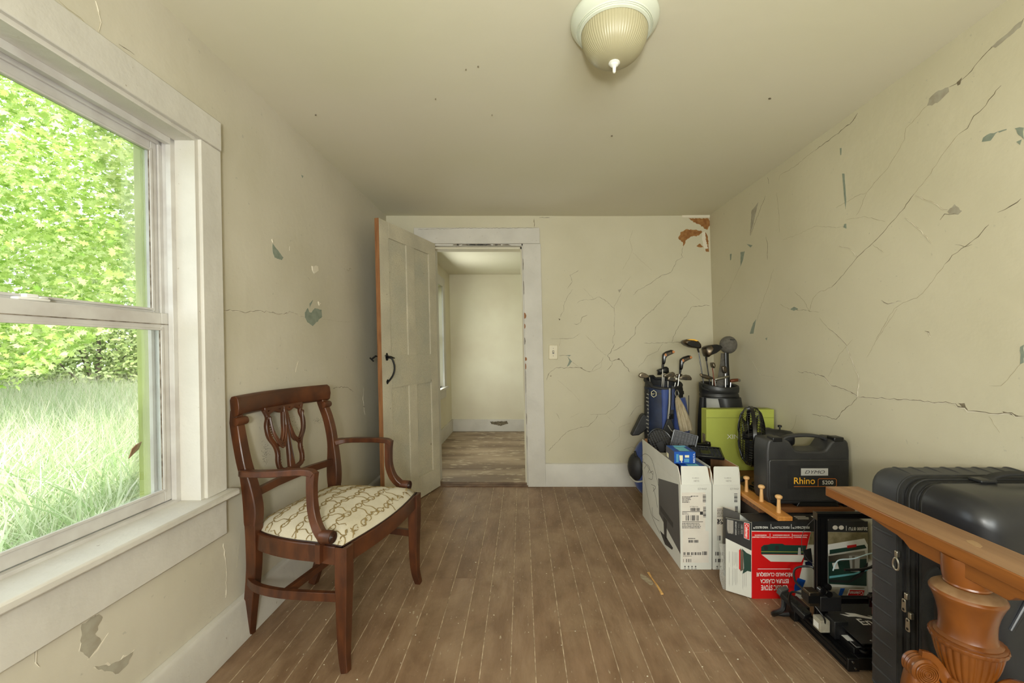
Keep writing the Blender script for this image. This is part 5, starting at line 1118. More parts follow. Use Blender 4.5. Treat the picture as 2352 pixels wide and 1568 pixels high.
# rear end flap, and the clear wrap hanging off the flap
MB().prism([V((sx0, sy1, .01)), V((.968, 2.06, .01)), V((.968, 2.06, sz)), V((sx0, sy1, sz))], (-.7, -.5, 0), .003).build('end_flap', M['monitor'], sv)
MB().sweep(smoothpts([FL(.98, .001, -.012), FL(1.12, .06, -.01), FL(1.08, .14, -.02), FL(1.14, .21, -.012)], 4), fn_, .03, .0006).build('clear_wrap', M['clear'], sv)
tl = MB(); zt_ = sz + .0004
for x0, x1 in ((1.17, 1.225), (1.24, 1.30)):
    micro_ = 0
    for r_ in range(3): tl.box((x0, 1.915 + .014 * r_, zt_), (x1 - R.uniform(0, .02), 1.919 + .014 * r_, zt_ + .0006))
tag(tl.build('top_print', M['offwhite'], sv), kind='stuff'); MB().box((1.322, 1.905, sz), (1.372, 1.95, sz + .001)).build('price_sticker', M['white'], sv)

# ================================================================ 3D PRINTER
pr_ = thing('desktop_printer', 'black open-frame 3D printer with a gantry arch on the floor', '3D printer', (1.24, 1.6, 0))
def extr(a, b, w_=.02, h_=.02, m='extr', nm='rail', parent=pr_):
    """slotted aluminium extrusion between a and b"""
    a = V(a); b = V(b); d_ = (b - a).normalized(); u = d_.cross(UP); 
    if u.length < .01: u = V((1, 0, 0))
    u.normalize(); v = u.cross(d_)
    X, Z = w_ / 2, h_ / 2; g = .003; dp = .004; q = []
    def side_(n_s, half): # slots along an edge of length 2*half
        k = max(1, round(half * 2 / .02)); return [(-half + half * 2 * (i + .5) / k) for i in range(k)]
    pts = [(-X, -Z)]
    for c_ in side_(0, X): pts += [(c_ - g, -Z), (c_ - g, -Z + dp), (c_ + g, -Z + dp), (c_ + g, -Z)]
    pts.append((X, -Z))
    for c_ in side_(0, Z): pts += [(X, c_ - g), (X - dp, c_ - g), (X - dp, c_ + g), (X, c_ + g)]
    pts.append((X, Z))
    for c_ in reversed(side_(0, X)): pts += [(c_ + g, Z), (c_ + g, Z - dp), (c_ - g, Z - dp), (c_ - g, Z)]
    pts.append((-X, Z))
    for c_ in reversed(side_(0, Z)): pts += [(-X, c_ + g), (-X + dp, c_ + g), (-X + dp, c_ - g), (-X, c_ - g)]
    return MB().rings([[e + u * x + v * z for x, z in pts] for e in (a, b)]).build(nm, M[m], parent)
bx0, bx1 = 1.130, 1.49
extr((bx0, 1.455, .028), (bx0, 1.80, .028), .04, .04, nm='base_rail'); extr((bx1, 1.455, .028), (bx1, 1.80, .028), .04, .04, nm='base_rail')
extr((1.31, 1.40, .05), (1.31, 1.80, .05), .04, .02, nm='bed_rail'); extr((bx0 + .02, 1.66, .045), (bx1 - .02, 1.66, .045), .04, .03, nm='cross_rail')
MB().box((bx0 + .021, 1.455, .006), (bx1 - .021, 1.475, .048)).build('front_cover', M['black'], pr_, bevel=.002)
fcv = MB().box((bx0 - .02, 1.447, .006), (bx0 + .02, 1.4545, .05)).build('rail_end_cap', M['black'], pr_, bevel=.002)
for z in (.018, .040): MB().lathe([(.004, 0), (.0035, .003), (.001, .0035)], (bx0 + .004 - (z - .02) * .4, 1.447, z), (0, -1, 0), 12).build('bolt', M['steel'], fcv, smooth=True)
for x in (bx0, bx1):
    for y in (1.47, 1.78): MB().lathe([(.012, 0), (.012, .008)], (x, y, 0), UP, 16).build('rubber_foot', M['black'], pr_)
# control box beside the rail with labels
cbx = MB().box((bx0 + .024, 1.478, .012), (bx0 + .135, 1.60, .066)).build('power_supply', M['black'], pr_, bevel=.002)
MB().box((bx0 + .03, 1.515, .0662), (bx0 + .10, 1.548, .0668)).build('white_sticker', M['white'], cbx); MB().box((bx0 + .035, 1.482, .0662), (bx0 + .125, 1.512, .0668)).build('spec_plate', M['silverlabel'], cbx); MB().box((bx0 + .037, 1.4835, .0668), (bx0 + .123, 1.5105, .0672)).build('spec_print', M['kblack'], cbx)
ux = 1.137; uy = 1.62
extr((ux, uy, .048), (ux, uy, .468), .04, .02, nm='upright'); extr((1.483, uy, .048), (1.483, uy, .468), .04, .02, nm='upright')
extr((ux - .02, uy, .478), (1.503, uy, .478), .02, .02, nm='top_bar')
MB().box((ux - .0225, uy - .012, .462), (ux - .0203, uy + .012, .490)).build('end_plate', M['steel_dk'], pr_)
xg = extr((ux - .01, uy - .03, .170), (1.50, uy - .03, .170), .02, .02, nm='gantry_bar')
MB().box((ux - .035, uy - .048, .135), (ux + .045, uy - .010, .190)).build('gantry_bracket', M['blackpl'], pr_, bevel=.003)
mt = MB().box((ux - .075, uy - .045, .152), (ux - .036, uy - .005, .205)).build('stepper_motor', M['steel_dk'], pr_, bevel=.003); MB().box((ux - .078, uy - .046, .165), (ux - .034, uy - .004, .192)).build('motor_body', M['black'], mt)
MB().lathe([(.013, 0), (.013, .016), (.010, .018)], (ux - .04, uy - .052, .222), (0, -1, 0), 20).build('belt_wheel', M['blackgloss'], pr_, smooth=True, angle=50); MB().lathe([(.012, 0), (.012, .012)], (ux - .008, uy - .046, .205), (0, -1, 0), 18).build('belt_wheel', M['blackgloss'], pr_)
MB().lathe([(.014, 0), (.014, .022), (.004, .024)], (ux + .02, uy + .01, .205), (0, -1, 0), 18).build('belt_wheel', M['black'], pr_)
mtz = MB().box((ux - .040, uy - .055, .060), (ux - .003, uy - .012, .105)).build('stepper_motor', M['greyplaster'], pr_, bevel=.003); MB().box((ux - .0405, uy - .045, .068), (ux - .0400, uy - .018, .090)).build('motor_sticker', M['white'], mtz)
MB().box((ux - .002, uy - .075, .05), (ux + .05, uy - .022, .115)).build('motor_mount', M['blackpl'], pr_, bevel=.003); MB().box((ux + .02, uy - .10, .045), (ux + .09, uy - .055, .055)).build('mount_plate', M['blackpl'], pr_, bevel=.002)
# print head
hdx = 1.322; hh = thing if False else MB().box((hdx - .022, uy - .062, .120), (hdx + .035, uy - .040, .182)).build('print_head', M['redplastic'], pr_, bevel=.003)
MB().prism([V((hdx - .018, uy - .062, .125)), V((hdx + .03, uy - .062, .125)), V((hdx + .02, uy - .075, .097)), V((hdx - .005, uy - .075, .097))], (0, 1, 0), .02).build('fan_duct', M['redplastic'], hh, bevel=.002)
MB().lathe([(.012, 0), (.012, .018), (.004, .02)], (hdx - .03, uy - .042, .190), (0, -1, 0), 18).build('carriage_wheel', M['black'], pr_); MB().box((hdx - .035, uy - .045, .150), (hdx + .02, uy - .040, .205)).build('carriage_plate', M['black'], pr_, bevel=.002); MB().lathe([(.004, 0), (.003, .004)], (hdx - .012, uy - .062, .172), (0, -1, 0), 10).build('bolt', M['steel'], hh)
# bed
BD = [V((1.160, 1.452, .097)), V((1.400, 1.452, .097)), V((1.400, 1.69, .097)), V((1.196, 1.69, .097))]
BD[3].x = 1.165
bed = MB().prism(BD, UP, .004).build('print_bed', M['blackpl'], pr_, bevel=.001)
MB().prism([p + V((.012 if p.x < 1.2 else -.012, .012 if p.y < 1.5 else -.012, -.022)) for p in BD], UP, .004).build('bed_carriage', M['black'], pr_)
for x, y in ((1.185, 1.475), (1.38, 1.475), (1.185, 1.67), (1.38, 1.67)): MB().lathe([(.014, 0), (.015, .004), (.014, .010), (.004, .011), (.004, .03)], (x, y, .056), UP, 20).build('levelling_knob', M['black'], pr_)
text('Ender', (1.243, 1.548, .1012), (1, 0, 0), (0, 1, 0), .115, .036, M['white'], bed, 'bed_lettering', th=.0003, bold=.01)
mb = MB(); mb.prism([V((1.205 + x * .1, 1.585 + y * .1, .1012)) for x, y in ((0, .28), (.35, .20), (.25, .36), (.6, .30), (.9, .12), (1.1, .05), (1.0, .2), (1.25, .02), (1.15, -.08), (.85, .0), (.5, .12), (.2, .12))], UP, .0005); mb.build('dragon_emblem', M['white'], bed)
text('CREALITY', (1.20, 1.462, .1012), (1, 0, 0), (0, 1, 0), .075, .007, M['white'], bed, 'bed_lettering', th=.0003)
# cable loom and free strap, ribbed handle (angled display arm)
q0 = V((1.072, 1.75, .100)); q1 = V((1.110, 1.655, .064)); dv = (q1 - q0).normalized(); sd = dv.cross(UP).normalized(); up_ = sd.cross(dv)
da = MB().obox((q0 + q1) / 2, dv, sd, up_, (q1 - q0).length, .042, .022).build('display_arm', M['blackpl'], pr_, bevel=.003)
for k in range(4):
    p = q0.lerp(q1, .26 + .2 * k) + up_ * .011; MB().lathe([(.011, 0), (.011, .002), (.006, .0015), (.001, -.0)], p, up_ * 1.0, 20).build('round_boss', M['black'], da, smooth=True, angle=50)
MB().obox(q0 - dv * .006 + up_ * .008, dv, sd, up_, .018, .045, .026).build('end_bracket', M['monitor'], da, bevel=.002)
MB().tube(smoothpts([q0 + up_ * .0, q0 + V((-.02, -.03, -.045)), q0 + V((-.045, -.01, -.075)), q0 + V((-.02, .02, -.10)), q0 + V((.03, .0, -.085)), q0 + V((.05, -.03, -.055))], 5), .0095, 8).build('ribbon_loop', M['black'], pr_, smooth=True)
MB().box((bx0 - .035, 1.715, .004), (bx0 + .03, 1.80, .062)).build('power_box', M['black'], pr_, bevel=.003)
MB().tube(smoothpts([V((ux - .06, uy - .02, .185)), V((ux - .078, uy + .03, .205)), V((ux - .060, uy + .06, .240)), V((ux - .02, uy + .03, .265)), V((ux - .005, uy + .02, .25))], 5), .0042, 8).tube(smoothpts([V((ux - .06, uy - .02, .175)), V((ux - .09, uy + .03, .165)), V((ux - .09, uy + .05, .12)), V((ux - .07, uy + .06, .07))], 5), .0042, 8).tube(smoothpts([V((ux - .05, uy - .03, .155)), V((ux - .03, uy - .06, .12)), V((ux - .02, uy - .05, .09))], 4), .003, 6).build('wire_loom', M['black'], pr_, smooth=True)
MB().tube(smoothpts([V((hdx + .02, uy - .03, .20)), V((hdx + .06, uy - .03, .30)), V((hdx + .0, uy - .03, .345)), V((hdx - .08, uy - .03, .325)), V((hdx - .14, uy - .03, .318)), V((ux + .01, uy - .05, .29))], 5), .0022, 6).build('feed_tube', M['paleblue'], pr_, smooth=True)
MB().tube(smoothpts([V((hdx + .05, uy - .035, .20)), V((hdx + .09, uy - .035, .33)), V((hdx + .06, uy - .035, .36)), V((hdx - .02, uy - .035, .295)), V((hdx - .12, uy - .035, .285))], 5), .0045, 8).build('head_cable', M['black'], pr_, smooth=True)
# thin loose wire arc in front of the stove carton
MB().tube(smoothpts([V((ux - .02, uy, .47)), V((ux - .052, uy + .02, .41)), V((ux - .06, uy + .02, .35)), V((ux - .04, uy + .02, .30)), V((ux, uy + .0, .27))], 5), .0011, 5).build('filament', M['ink'], pr_, smooth=True)
# ================================================================ GOLF BAGS AND CLUBS
def c4(x, y, Y): return atY(1440 + x / 7.84, 760 + y / 7.84, Y)
class Bag:
    def __init__(s, cx, cy_, rx, ry, lean=(0, 0)): s.c = V((cx, cy_, 0)); s.rx = rx; s.ry = ry; s.lean = lean
    def P(s, deg, z, e=0.0, k=1.0):
        q = math.radians(deg); rx = s.rx * k + e; ry = s.ry * k + e
        return V((s.c.x + s.lean[0] * z + rx * math.sin(q), s.c.y + s.lean[1] * z - ry * math.cos(q), z))
    def wrap(s, mb, a0, a1, z0, z1, e, n=10, m=6, taper=None, bulge=0.0, th=.006):
        out = []; 
        for j in range(m + 1):
            t = j / m; z = z0 + (z1 - z0) * t; aa0, aa1 = (a0, a1) if not taper else taper(t)
            ring = [s.P(aa0 + (aa1 - aa0) * i / n, z, e + bulge * (math.sin(math.pi * min(1, max(0, (i) / n))) ** .5) * (math.sin(math.pi * (.06 + .88 * t)) ** .5)) for i in range(n + 1)]
            ring += [s.P(aa0 + (aa1 - aa0) * i / n, z, e - th) for i in range(n, -1, -1)]
            out.append(ring)
        return mb.rings(out)
b1 = Bag(.985, 3.02, .130, .112, (-.0, 0))
g1 = thing('golf_bag', 'blue and black nylon golf bag with a cream towel hanging on it', 'golf bag', (.985, 3.02, 0), 'golf bags')
mb = MB(); rg = []
for z, k in ((.005, .90), (.02, .95), (.10, .98), (.35, 1.0), (.60, 1.0), (.80, 1.0), (.845, 1.01)): rg.append([b1.P(a * 10, z, 0, k) for a in range(36)])
rg2 = [[b1.P(a * 10, z, 0, k) for a in range(36)] for z, k in ((.845, .93), (.60, .90), (.40, .88))]
mb.rings(rg + rg2, cap=False).add([b1.P(a * 10, .005, 0, .9) for a in range(36)], [tuple(range(36))]).add([b1.P(a * 10, .40, 0, .88) for a in range(36)], [tuple(range(36))])
mb.build('bag_body', M['gnavy'], g1, smooth=True, angle=60)
rp = [b1.P(a * 10, .868 + .028 * math.cos(math.radians(a * 10 + 180)) + (.02 if 20 <= a <= 30 else 0), -.004) for a in range(37)]
cuf = MB(); cuf.tube(rp, .011, 10, cap=False); cuf.rings([[b1.P(a * 10, .80, .002) for a in range(36)], [rp[a] + V((0, 0, -.005)) for a in range(36)]], cap=False)
cuf.build('padded_rim', M['gblack'], g1, smooth=True)
b1.wrap(MB(), -19, 1, .40, .835, .004, bulge=.008, taper=lambda t: (-17 - 3 * t, -12 + 13 * t)).build('blue_panel', M['gblue'], g1, smooth=True)
b1.wrap(MB(), 20, 95, .76, .845, .003, bulge=.006).build('black_mesh_pocket', M['gblack'], g1, smooth=True)
b1.wrap(MB(), 16, 105, .22, .775, .003, m=12, bulge=.052, taper=lambda t: (16 + 6 * t, 112 - 26 * t)).build('blue_pocket', M['gblue'], g1, smooth=True)
b1.wrap(MB(), 62, 66, .50, .79, .048, m=8, th=.004).build('zip_line', M['gblack'], g1)
b1.wrap(MB(), -88, -62, .38, .83, .002, bulge=.012).build('black_side_strip', M['gblack'], g1, smooth=True)
mb = MB()
for k in range(12): mb.tube([b1.P(-64 - 3 * math.sin(k), .80 - .026 * k, .016), b1.P(-58, .795 - .026 * k, .016)], .0035, 6)
mb.build('daisy_loops', M['ggrey'], g1)
mb = MB(); ribbon(mb, [b1.P(3, .845, .008), b1.P(2, .74, .010), b1.P(-2, .62, .010), b1.P(-9, .50, .010), b1.P(-12, .42, .010)], .011, (0, -1, 0), .002); mb.build('grey_piping', M['ggrey'], g1)
mb = MB(); mb.sweep([b1.P(12, .862, .012), b1.P(10, .78, .018), b1.P(7, .70, .022), b1.P(4, .63, .026)], (0, -1, 0), .020, .004, .2); so = mb.build('shoulder_strap', M['gblack'], g1)
for d_ in (-.005, .005):
    mb = MB(); ribbon(mb, [b1.P(12, .84, .015) + V((d_, -.003, 0)), b1.P(10, .78, .021) + V((d_, -.003, 0)), b1.P(7, .70, .025) + V((d_, -.003, 0))], .004, (0, -1, 0), .001); mb.build('strap_stripe', M['gblue'], so)
MB().obox(b1.P(4, .655, .030), (1, 0, .1), (0, 1, 0), (0, 0, 1), .030, .012, .034).build('buckle', M['blackgloss'], g1, bevel=.003)
# strap yoke with hexagonal hub in front of the lower bag
yk = [V((.955, 2.865, .64)), V((.985, 2.865, .64)), V((1.00, 2.86, .58)), V((1.06, 2.86, .53)), V((1.10, 2.86, .52)), V((1.08, 2.86, .46)), V((1.0, 2.858, .40)), V((.93, 2.858, .38)), V((.90, 2.858, .50)), V((.93, 2.862, .58))]
yk = [V((p.x + .005, p.y, p.z)) for p in yk]
yo = MB().prism(yk, (0, -1, 0), .014).build('strap_yoke', M['gblack'], g1, bevel=.006, seg=3)
hx = V((.975, 2.846, .50)); MB().lathe([(.026, 0), (.028, .006), (.022, .009), (.018, .006), (.001, .006)], hx, (0, -1, 0), 6).build('hexagon_hub', M['blackpl'], yo, bevel=.001); MB().lathe([(.010, .006), (.010, .011), (.004, .012), (.004, .008)], hx, (0, -1, 0), 16).build('hub_button', M['blackpl'], yo, smooth=True, angle=50)
mb = MB(); ribbon(mb, smoothpts([V((.962, 2.844, .60)), V((.985, 2.844, .565)), V((1.03, 2.843, .535)), V((1.075, 2.843, .515))], 4), .005, (0, -1, 0), .001); mb.build('white_piping', M['ggrey'], yo)
# towel
tw = thing('hand_towel', 'cream towel hooked to the front of the blue golf bag', 'towel', b1.P(20, .80, .07))
rg = []
for t, w_ in ((0, .012), (.12, .035), (.3, .055), (.55, .072), (.8, .085), (1, .088)):
    c_ = V((1.03 + .070 * t, 2.87 - .012 * math.sin(t * 3), .792 - .235 * t)); ring = []
    for k in range(14): 
        u = -1 + 2 * k / 13; ring.append(c_ + V((u * w_ / 2, -.007 * math.cos(u * 9) - .004, .010 * u)))
    ring += [p + V((0, .008, 0)) for p in reversed(ring)]; rg.append(ring)
MB().rings(rg).build('cloth', M['towel'], tw, smooth=True); MB().tube(smoothpts([V((1.028, 2.868, .79)), V((1.02, 2.872, .815)), V((1.035, 2.876, .835)), V((1.045, 2.870, .81)), V((1.034, 2.866, .79))], 4), .003, 6).build('hook', M['steel'], tw, smooth=True)
# left pockets
MB().prism([V((.835, 2.97, .66)), V((.815, 2.97, .64)), V((.752, 2.97, .515)), V((.748, 2.97, .50)), V((.80, 2.97, .505)), V((.865, 2.97, .55)), V((.87, 2.97, .64))], (0, 1, 0), .06).build('side_pouch', M['gblack'], g1, bevel=.012, seg=3)
def ell(mb, c, r, rot=0, n=20, m=12):
    rg = []
    for j in range(1, m):
        q = math.pi * j / m; rg.append([V(c) + V((r[0] * math.sin(q) * math.cos(a), r[1] * math.sin(q) * math.sin(a), -r[2] * math.cos(q))) for a in [2 * math.pi * i / n for i in range(n)]])
    return mb.rings(rg)
ell(MB(), (.865, 3.01, .27), (.105, .10, .20)).build('lower_pocket', M['gblue'], g1, smooth=True); ell(MB(), (.800, 3.005, .275), (.070, .085, .105)).build('pocket_flap', M['gblack'], g1, smooth=True)
mb = MB(); mb.tube(smoothpts([V((.735, 2.98, .215)), V((.76, 2.93, .195)), V((.80, 2.91, .20)), V((.86, 2.90, .225))], 4), .006, 6); mb.build('pocket_piping', M['ggrey'], g1, smooth=True)
MB().tube([V((.765, 2.95, .40)), V((.77, 2.93, .365))], .008, 8).build('zip_toggle', M['blackgloss'], g1)
# emblem: hexagon ring and tick mark
hc = b1.P(-41, .805, .016); hn = V((math.sin(math.radians(-41)), -math.cos(math.radians(-41)), 0)); hu = UP.cross(hn).normalized(); hv = UP
pts = [hc + (hu * math.cos(q) * .020 + hv * math.sin(q) * .024) for q in [math.radians(60 * k + 30) for k in range(7)]]
mb = MB(); mb.tube(pts, .0022, 6, cap=False); em = mb.build('hexagon_ring', M['cream'], g1)
MB().prism([hc + hu * (x * .011) + hv * (y * .011) + hn * .003 for x, y in ((-1.0, .0), (-.7, -.45), (-.3, -.5), (1.0, .55), (-.25, -.1), (-.6, -.05), (-.8, .3))], hn, .001).build('tick_emblem', M['cream'], g1)
for z, e in ((.81, .02), (.735, .03)): MB().tube([b1.P(95, z, 0), b1.P(95, z, e), b1.P(95, z - .02, e)], .006, 6).build('side_clip', M['blackgloss'], g1)
MB().tube([b1.P(97, .80, .012), b1.P(97, .50, .012), b1.P(97, .10, .012)], .006, 8).build('stand_leg', M['blackgloss'], g1)

b2 = Bag(1.352, 2.945, .122, .105)
g2 = thing('golf_bag', 'black and pale grey leatherette golf bag in the corner with OB lettering', 'golf bag', (1.352, 2.945, 0), 'golf bags')
rg = [[b2.P(a * 10, z, 0, k) for a in range(36)] for z, k in ((.005, .85), (.02, .92), (.30, .93), (.60, .92), (.77, .97), (.80, 1.0))]
rg += [[b2.P(a * 10, z, 0, k) for a in range(36)] for z, k in ((.80, .90), (.50, .84))]
MB().rings(rg, cap=False).add([b2.P(a * 10, .005, 0, .85) for a in range(36)], [tuple(range(36))]).add([b2.P(a * 10, .50, 0, .84) for a in range(36)], [tuple(range(36))]).build('bag_body', M['gpanel'], g2, smooth=True, angle=60)
zt2 = lambda a: .868 + .012 * math.cos(math.radians(a + 180)) + .014 * max(0, -math.sin(math.radians(a)))
col = MB().rings([[b2.P(a * 10, z, e) for a in range(36)] for z, e in ((.778, -.004), (.780, .006), (.800, .008), (.806, .004), (.812, .004), (.818, .009))] + [[b2.P(a * 10, zt2(a * 10) - .020, .011) for a in range(36)], [b2.P(a * 10, zt2(a * 10) - .004, .008) for a in range(36)], [b2.P(a * 10, zt2(a * 10), -.002) for a in range(36)], [b2.P(a * 10, zt2(a * 10) - .008, -.012) for a in range(36)], [b2.P(a * 10, .80, -.016) for a in range(36)]], cap=False)
col = col.build('padded_collar', M['leather'], g2, smooth=True)
MB().tube([b2.P(a, .795 + .002 * math.sin(a), .0095) for a in range(-90, 91, 10)], .002, 6).build('collar_piping', M['ggrey'], col, smooth=True) if False else None
MB().tube([b2.P(a, .790, .008) for a in range(-90, 91, 10)], .003, 6).build('collar_zip', M['blackgloss'], col, smooth=True)
MB().tube(smoothpts([b2.P(-75, .862, .012), b2.P(-68, .848, .022), b2.P(-55, .838, .022), b2.P(-50, .832, .012)], 3), .008, 8).build('grab_handle', M['leather'], g2, smooth=True)
b2.wrap(MB(), -18, 95, .10, .782, .002, m=10, bulge=.050, taper=lambda t: (2 - 26 * t ** 3, 96)).build('black_pocket', M['leather'], g2, smooth=True)
b2.wrap(MB(), -108, -74, .20, .775, -.002, m=10, bulge=.028, th=.01).build('black_side_pocket', M['gblack'], g2, smooth=True)
b2.wrap(MB(), -72, -64, .05, .785, .003, m=8, th=.006).build('black_trim', M['leather'], g2)
oa = b2.P(-50, .545, .006); on = V((math.sin(math.radians(-38)), -math.cos(math.radians(-38)), 0)); ou = (UP.cross(on)).normalized()
xd = (ou * .62 + UP * .78).normalized(); yd = on.cross(xd)
text('OB', oa + UP * .0, xd, yd, .085, .047, M['ink'], g2, 'bag_lettering', th=.006, shear=.25, bold=.04)

def shaft(o, a, b, m='steel', r=.0045, r2=None): 
    return MB().tube([a, b], [r2 or r, r], 8).build('shaft', M[m], o, smooth=True)
def club(label, base_, hos, poly, Y, t, mhead, mshaft='steel', name='golf_club', ins=None, bev=.003, dy=0.0, r=.0045, grp='golf clubs'):
    """base_: point inside the bag; hos: where shaft meets head; poly: head outline; t thickness along Y"""
    o = thing(name, label, 'golf club', base_, grp)
    shaft(o, V(base_), V(hos), mshaft, r)
    q = [p + V((0, -t / 2, 0)) for p in poly]
    # rounded slab: three rings, the outer ones drawn in
    cc = sum(q, V()) / len(q)
    rg = [[cc + (p - cc) * s_ + V((0, d_, 0)) for p in q] for s_, d_ in ((.80, 0), (.97, t * .12), (1.0, t * .4), (1.0, t * .65), (.95, t * .9), (.78, t))]
    hd_ = MB().rings(rg).build('head', M[mhead], o, smooth=True, angle=75)
    if ins:
        for pl, mm, nm in ins: MB().prism([p + V((0, -t / 2 - .0002, 0)) for p in pl], (0, -1, 0), .0008).build(nm, M[mm], hd_)
    return o
def base_in(bag, x, y): return V((bag.c.x + x, bag.c.y + y, .42 if bag is b1 else .52))
Y1 = 3.02; Y2 = 2.95
k_ = lambda pts, Y: [c4(x, y, Y) for x, y in pts]
def hyb(dx, dy, Y, lab, bp, hs):
    out = [(636, 430), (650, 400), (700, 365), (790, 338), (830, 345), (855, 372), (845, 395), (780, 425), (710, 460), (680, 505), (665, 600), (630, 600), (632, 500)]
    sh = lambda L_: k_([(x + dx, y + dy) for x, y in L_], Y)
    ins = [(sh([(662, 412), (690, 402), (705, 440), (680, 458), (664, 440)]), 'tan', 'tan_inlay'), (sh([(705, 400), (785, 365), (800, 405), (712, 438)]), 'steel_dk', 'sole_plate'), (sh([(800, 358), (825, 350), (850, 372), (840, 390), (806, 400)]), 'tan', 'tan_inlay')]
    o = club(lab, bp, c4(hs[0], hs[1], Y), sh(out), Y, .036, 'blackgloss', 'steel', ins=ins)
    MB().tube([c4(648 + dx, 600 + dy, Y), c4(638 + dx, 690 + dy, Y)], [.009, .006], 10).build('ferrule', M['black'], o, smooth=True)
hyb(0, 0, Y1 - .03, 'hybrid club with tan sole inlays standing tallest in the blue bag', base_in(b1, -.03, -.02), (648, 590))
hyb(313, 98, Y1 + .02, 'hybrid club with tan sole inlays, shorter and nearer the black bag', base_in(b1, .04, .02), (960, 690))
def blade(pts, Y, lab, bp, hos, m='ironhead', t=.014, grp='golf clubs', ms='steel', face=True):
    pl = k_(pts, Y); cc = sum(pl, V()) / len(pl)
    ins = [([cc + (p - cc) * .62 for p in pl], 'steel_dk', 'face_inset')] if face else None
    return club(lab, bp, c4(hos[0], hos[1], Y), pl, Y, t, m, ms, ins=ins, grp=grp)
blade([(410, 815), (340, 765), (270, 745), (225, 765), (205, 805), (235, 838), (310, 850), (370, 848), (400, 838)], Y1, 'wedge head jutting out to the doorway side of the blue bag', base_in(b1, -.04, .01), (405, 828), face=True)
blade([(935, 855), (960, 810), (1060, 785), (1130, 800), (1165, 845), (1160, 885), (1060, 885), (980, 875)], Y1, 'wedge head jutting out of the blue bag toward the black bag', base_in(b1, .05, -.01), (935, 865))
blade([(650, 820), (660, 790), (740, 755), (820, 735), (860, 755), (866, 800), (830, 840), (720, 845)], Y1 + .04, 'broad iron head at the middle of the blue bag', base_in(b1, .0, .05), (668, 838))
blade([(725, 880), (740, 820), (790, 800), (850, 840), (900, 905), (880, 920), (800, 905)], Y1 - .05, 'small iron head lowest over the front rim of the blue bag', base_in(b1, .02, -.05), (740, 900))
blade([(870, 800), (900, 775), (980, 772), (1003, 785), (950, 830), (905, 845), (880, 830)], Y1 + .05, 'dark iron head half hidden behind the shorter hybrid club', base_in(b1, .03, .06), (890, 838), m='steel_dk', face=False)
o = club('black mallet putter head on a pale shaft at the back of the blue bag', base_in(b1, -.02, .07), c4(655, 790, Y1 + .07), k_([(540, 710), (560, 690), (640, 665), (660, 640), (710, 640), (740, 665), (748, 740), (700, 765), (640, 750), (590, 790), (550, 790), (560, 730)], Y1 + .07), Y1 + .07, .05, 'black', 'steel')
# black bag
def wood(lab, pts, Y, t, bp, hos, neck, m='blackgloss', ins=None, ms='carbon'):
    o = club(lab, bp, c4(*hos, Y), k_(pts, Y), Y, t, m, ms, ins=ins, grp='golf clubs'); MB().tube([c4(*neck, Y), c4(*hos, Y)], [.008, .0055], 10).build('ferrule', M['blackgloss'], o, smooth=True); return o
dp = [(990, 195), (1020, 160), (1090, 145), (1170, 150), (1250, 180), (1300, 240), (1305, 300), (1285, 315), (1240, 310), (1150, 300), (1060, 265), (1005, 225)]
cc = (1150, 225)
wood('large driver with a gold-rimmed black crown leaning toward the doorway', dp, Y2 + .02, .10, base_in(b2, -.05, 0), (1292, 385), (1272, 300), 'steel_dk', [(k_([(cc[0] + (x - cc[0]) * .72, cc[1] + 12 + (y - cc[1]) * .62) for x, y in dp], Y2 + .02), 'blackgloss', 'sole_panel'), (k_([(1030, 160), (1090, 147), (1170, 152), (1240, 178), (1200, 185), (1150, 170), (1080, 165)], Y2 + .02), 'yellow', 'gold_rim')])
d2_ = [(1370, 330), (1380, 290), (1420, 265), (1480, 250), (1580, 238), (1640, 258), (1678, 295), (1650, 345), (1570, 400), (1480, 435), (1440, 468), (1410, 460), (1385, 400)]
wood('driver with a grey crown and dark face beside the knitted cover', d2_, Y2 - .02, .09, base_in(b2, -.01, 0), (1432, 540), (1428, 465), 'steel_dk', [(k_([(1470, 260), (1580, 245), (1640, 262), (1668, 295), (1570, 385), (1480, 425), (1465, 400), (1510, 320)], Y2 - .02), 'blackgloss', 'face_panel')])
blade([(1515, 570), (1540, 562), (1560, 575), (1575, 630), (1562, 668), (1535, 660), (1520, 610)], Y2, 'narrow iron seen edge on with a rusty shaft', base_in(b2, .01, .0), (1540, 668), t=.05, ms='brownrust', face=False)
blade([(1705, 640), (1725, 630), (1780, 635), (1800, 740), (1770, 762), (1730, 755)], Y2 - .03, 'small dark chipper head in front of the knitted cover', base_in(b2, .04, -.03), (1770, 765), m='steel_dk', t=.02)
blade([(1310, 775), (1325, 765), (1420, 785), (1530, 825), (1560, 855), (1540, 870), (1450, 870), (1360, 840), (1318, 805)], Y2 - .06, 'dark iron sole lying low over the black bag rim', base_in(b2, -.06, -.04), (1540, 865), m='steel_dk', face=False)
blade([(1570, 870), (1620, 845), (1740, 815), (1835, 800), (1842, 812), (1800, 845), (1700, 875), (1600, 888)], Y2 - .06, 'bright silver iron sole lying low over the black bag rim', base_in(b2, .0, -.05), (1585, 885), m='steel', face=False)
o = club('rusty brown putter head pointing at the side wall', base_in(b2, .05, .0), c4(1870, 910, Y2), k_([(1850, 880), (1900, 862), (1990, 855), (2025, 862), (2038, 885), (2025, 912), (1990, 908), (1860, 925), (1848, 905)], Y2), Y2, .03, 'brownrust', 'steel', ins=[(k_([(1985, 858), (2020, 866), (2030, 885), (2020, 906), (1988, 904)], Y2), 'steel', 'steel_tip')])
sk = thing('head_cover', 'grey knitted pom club cover with a ribbed neck', 'club cover', c4(1740, 960, Y2 + .01))
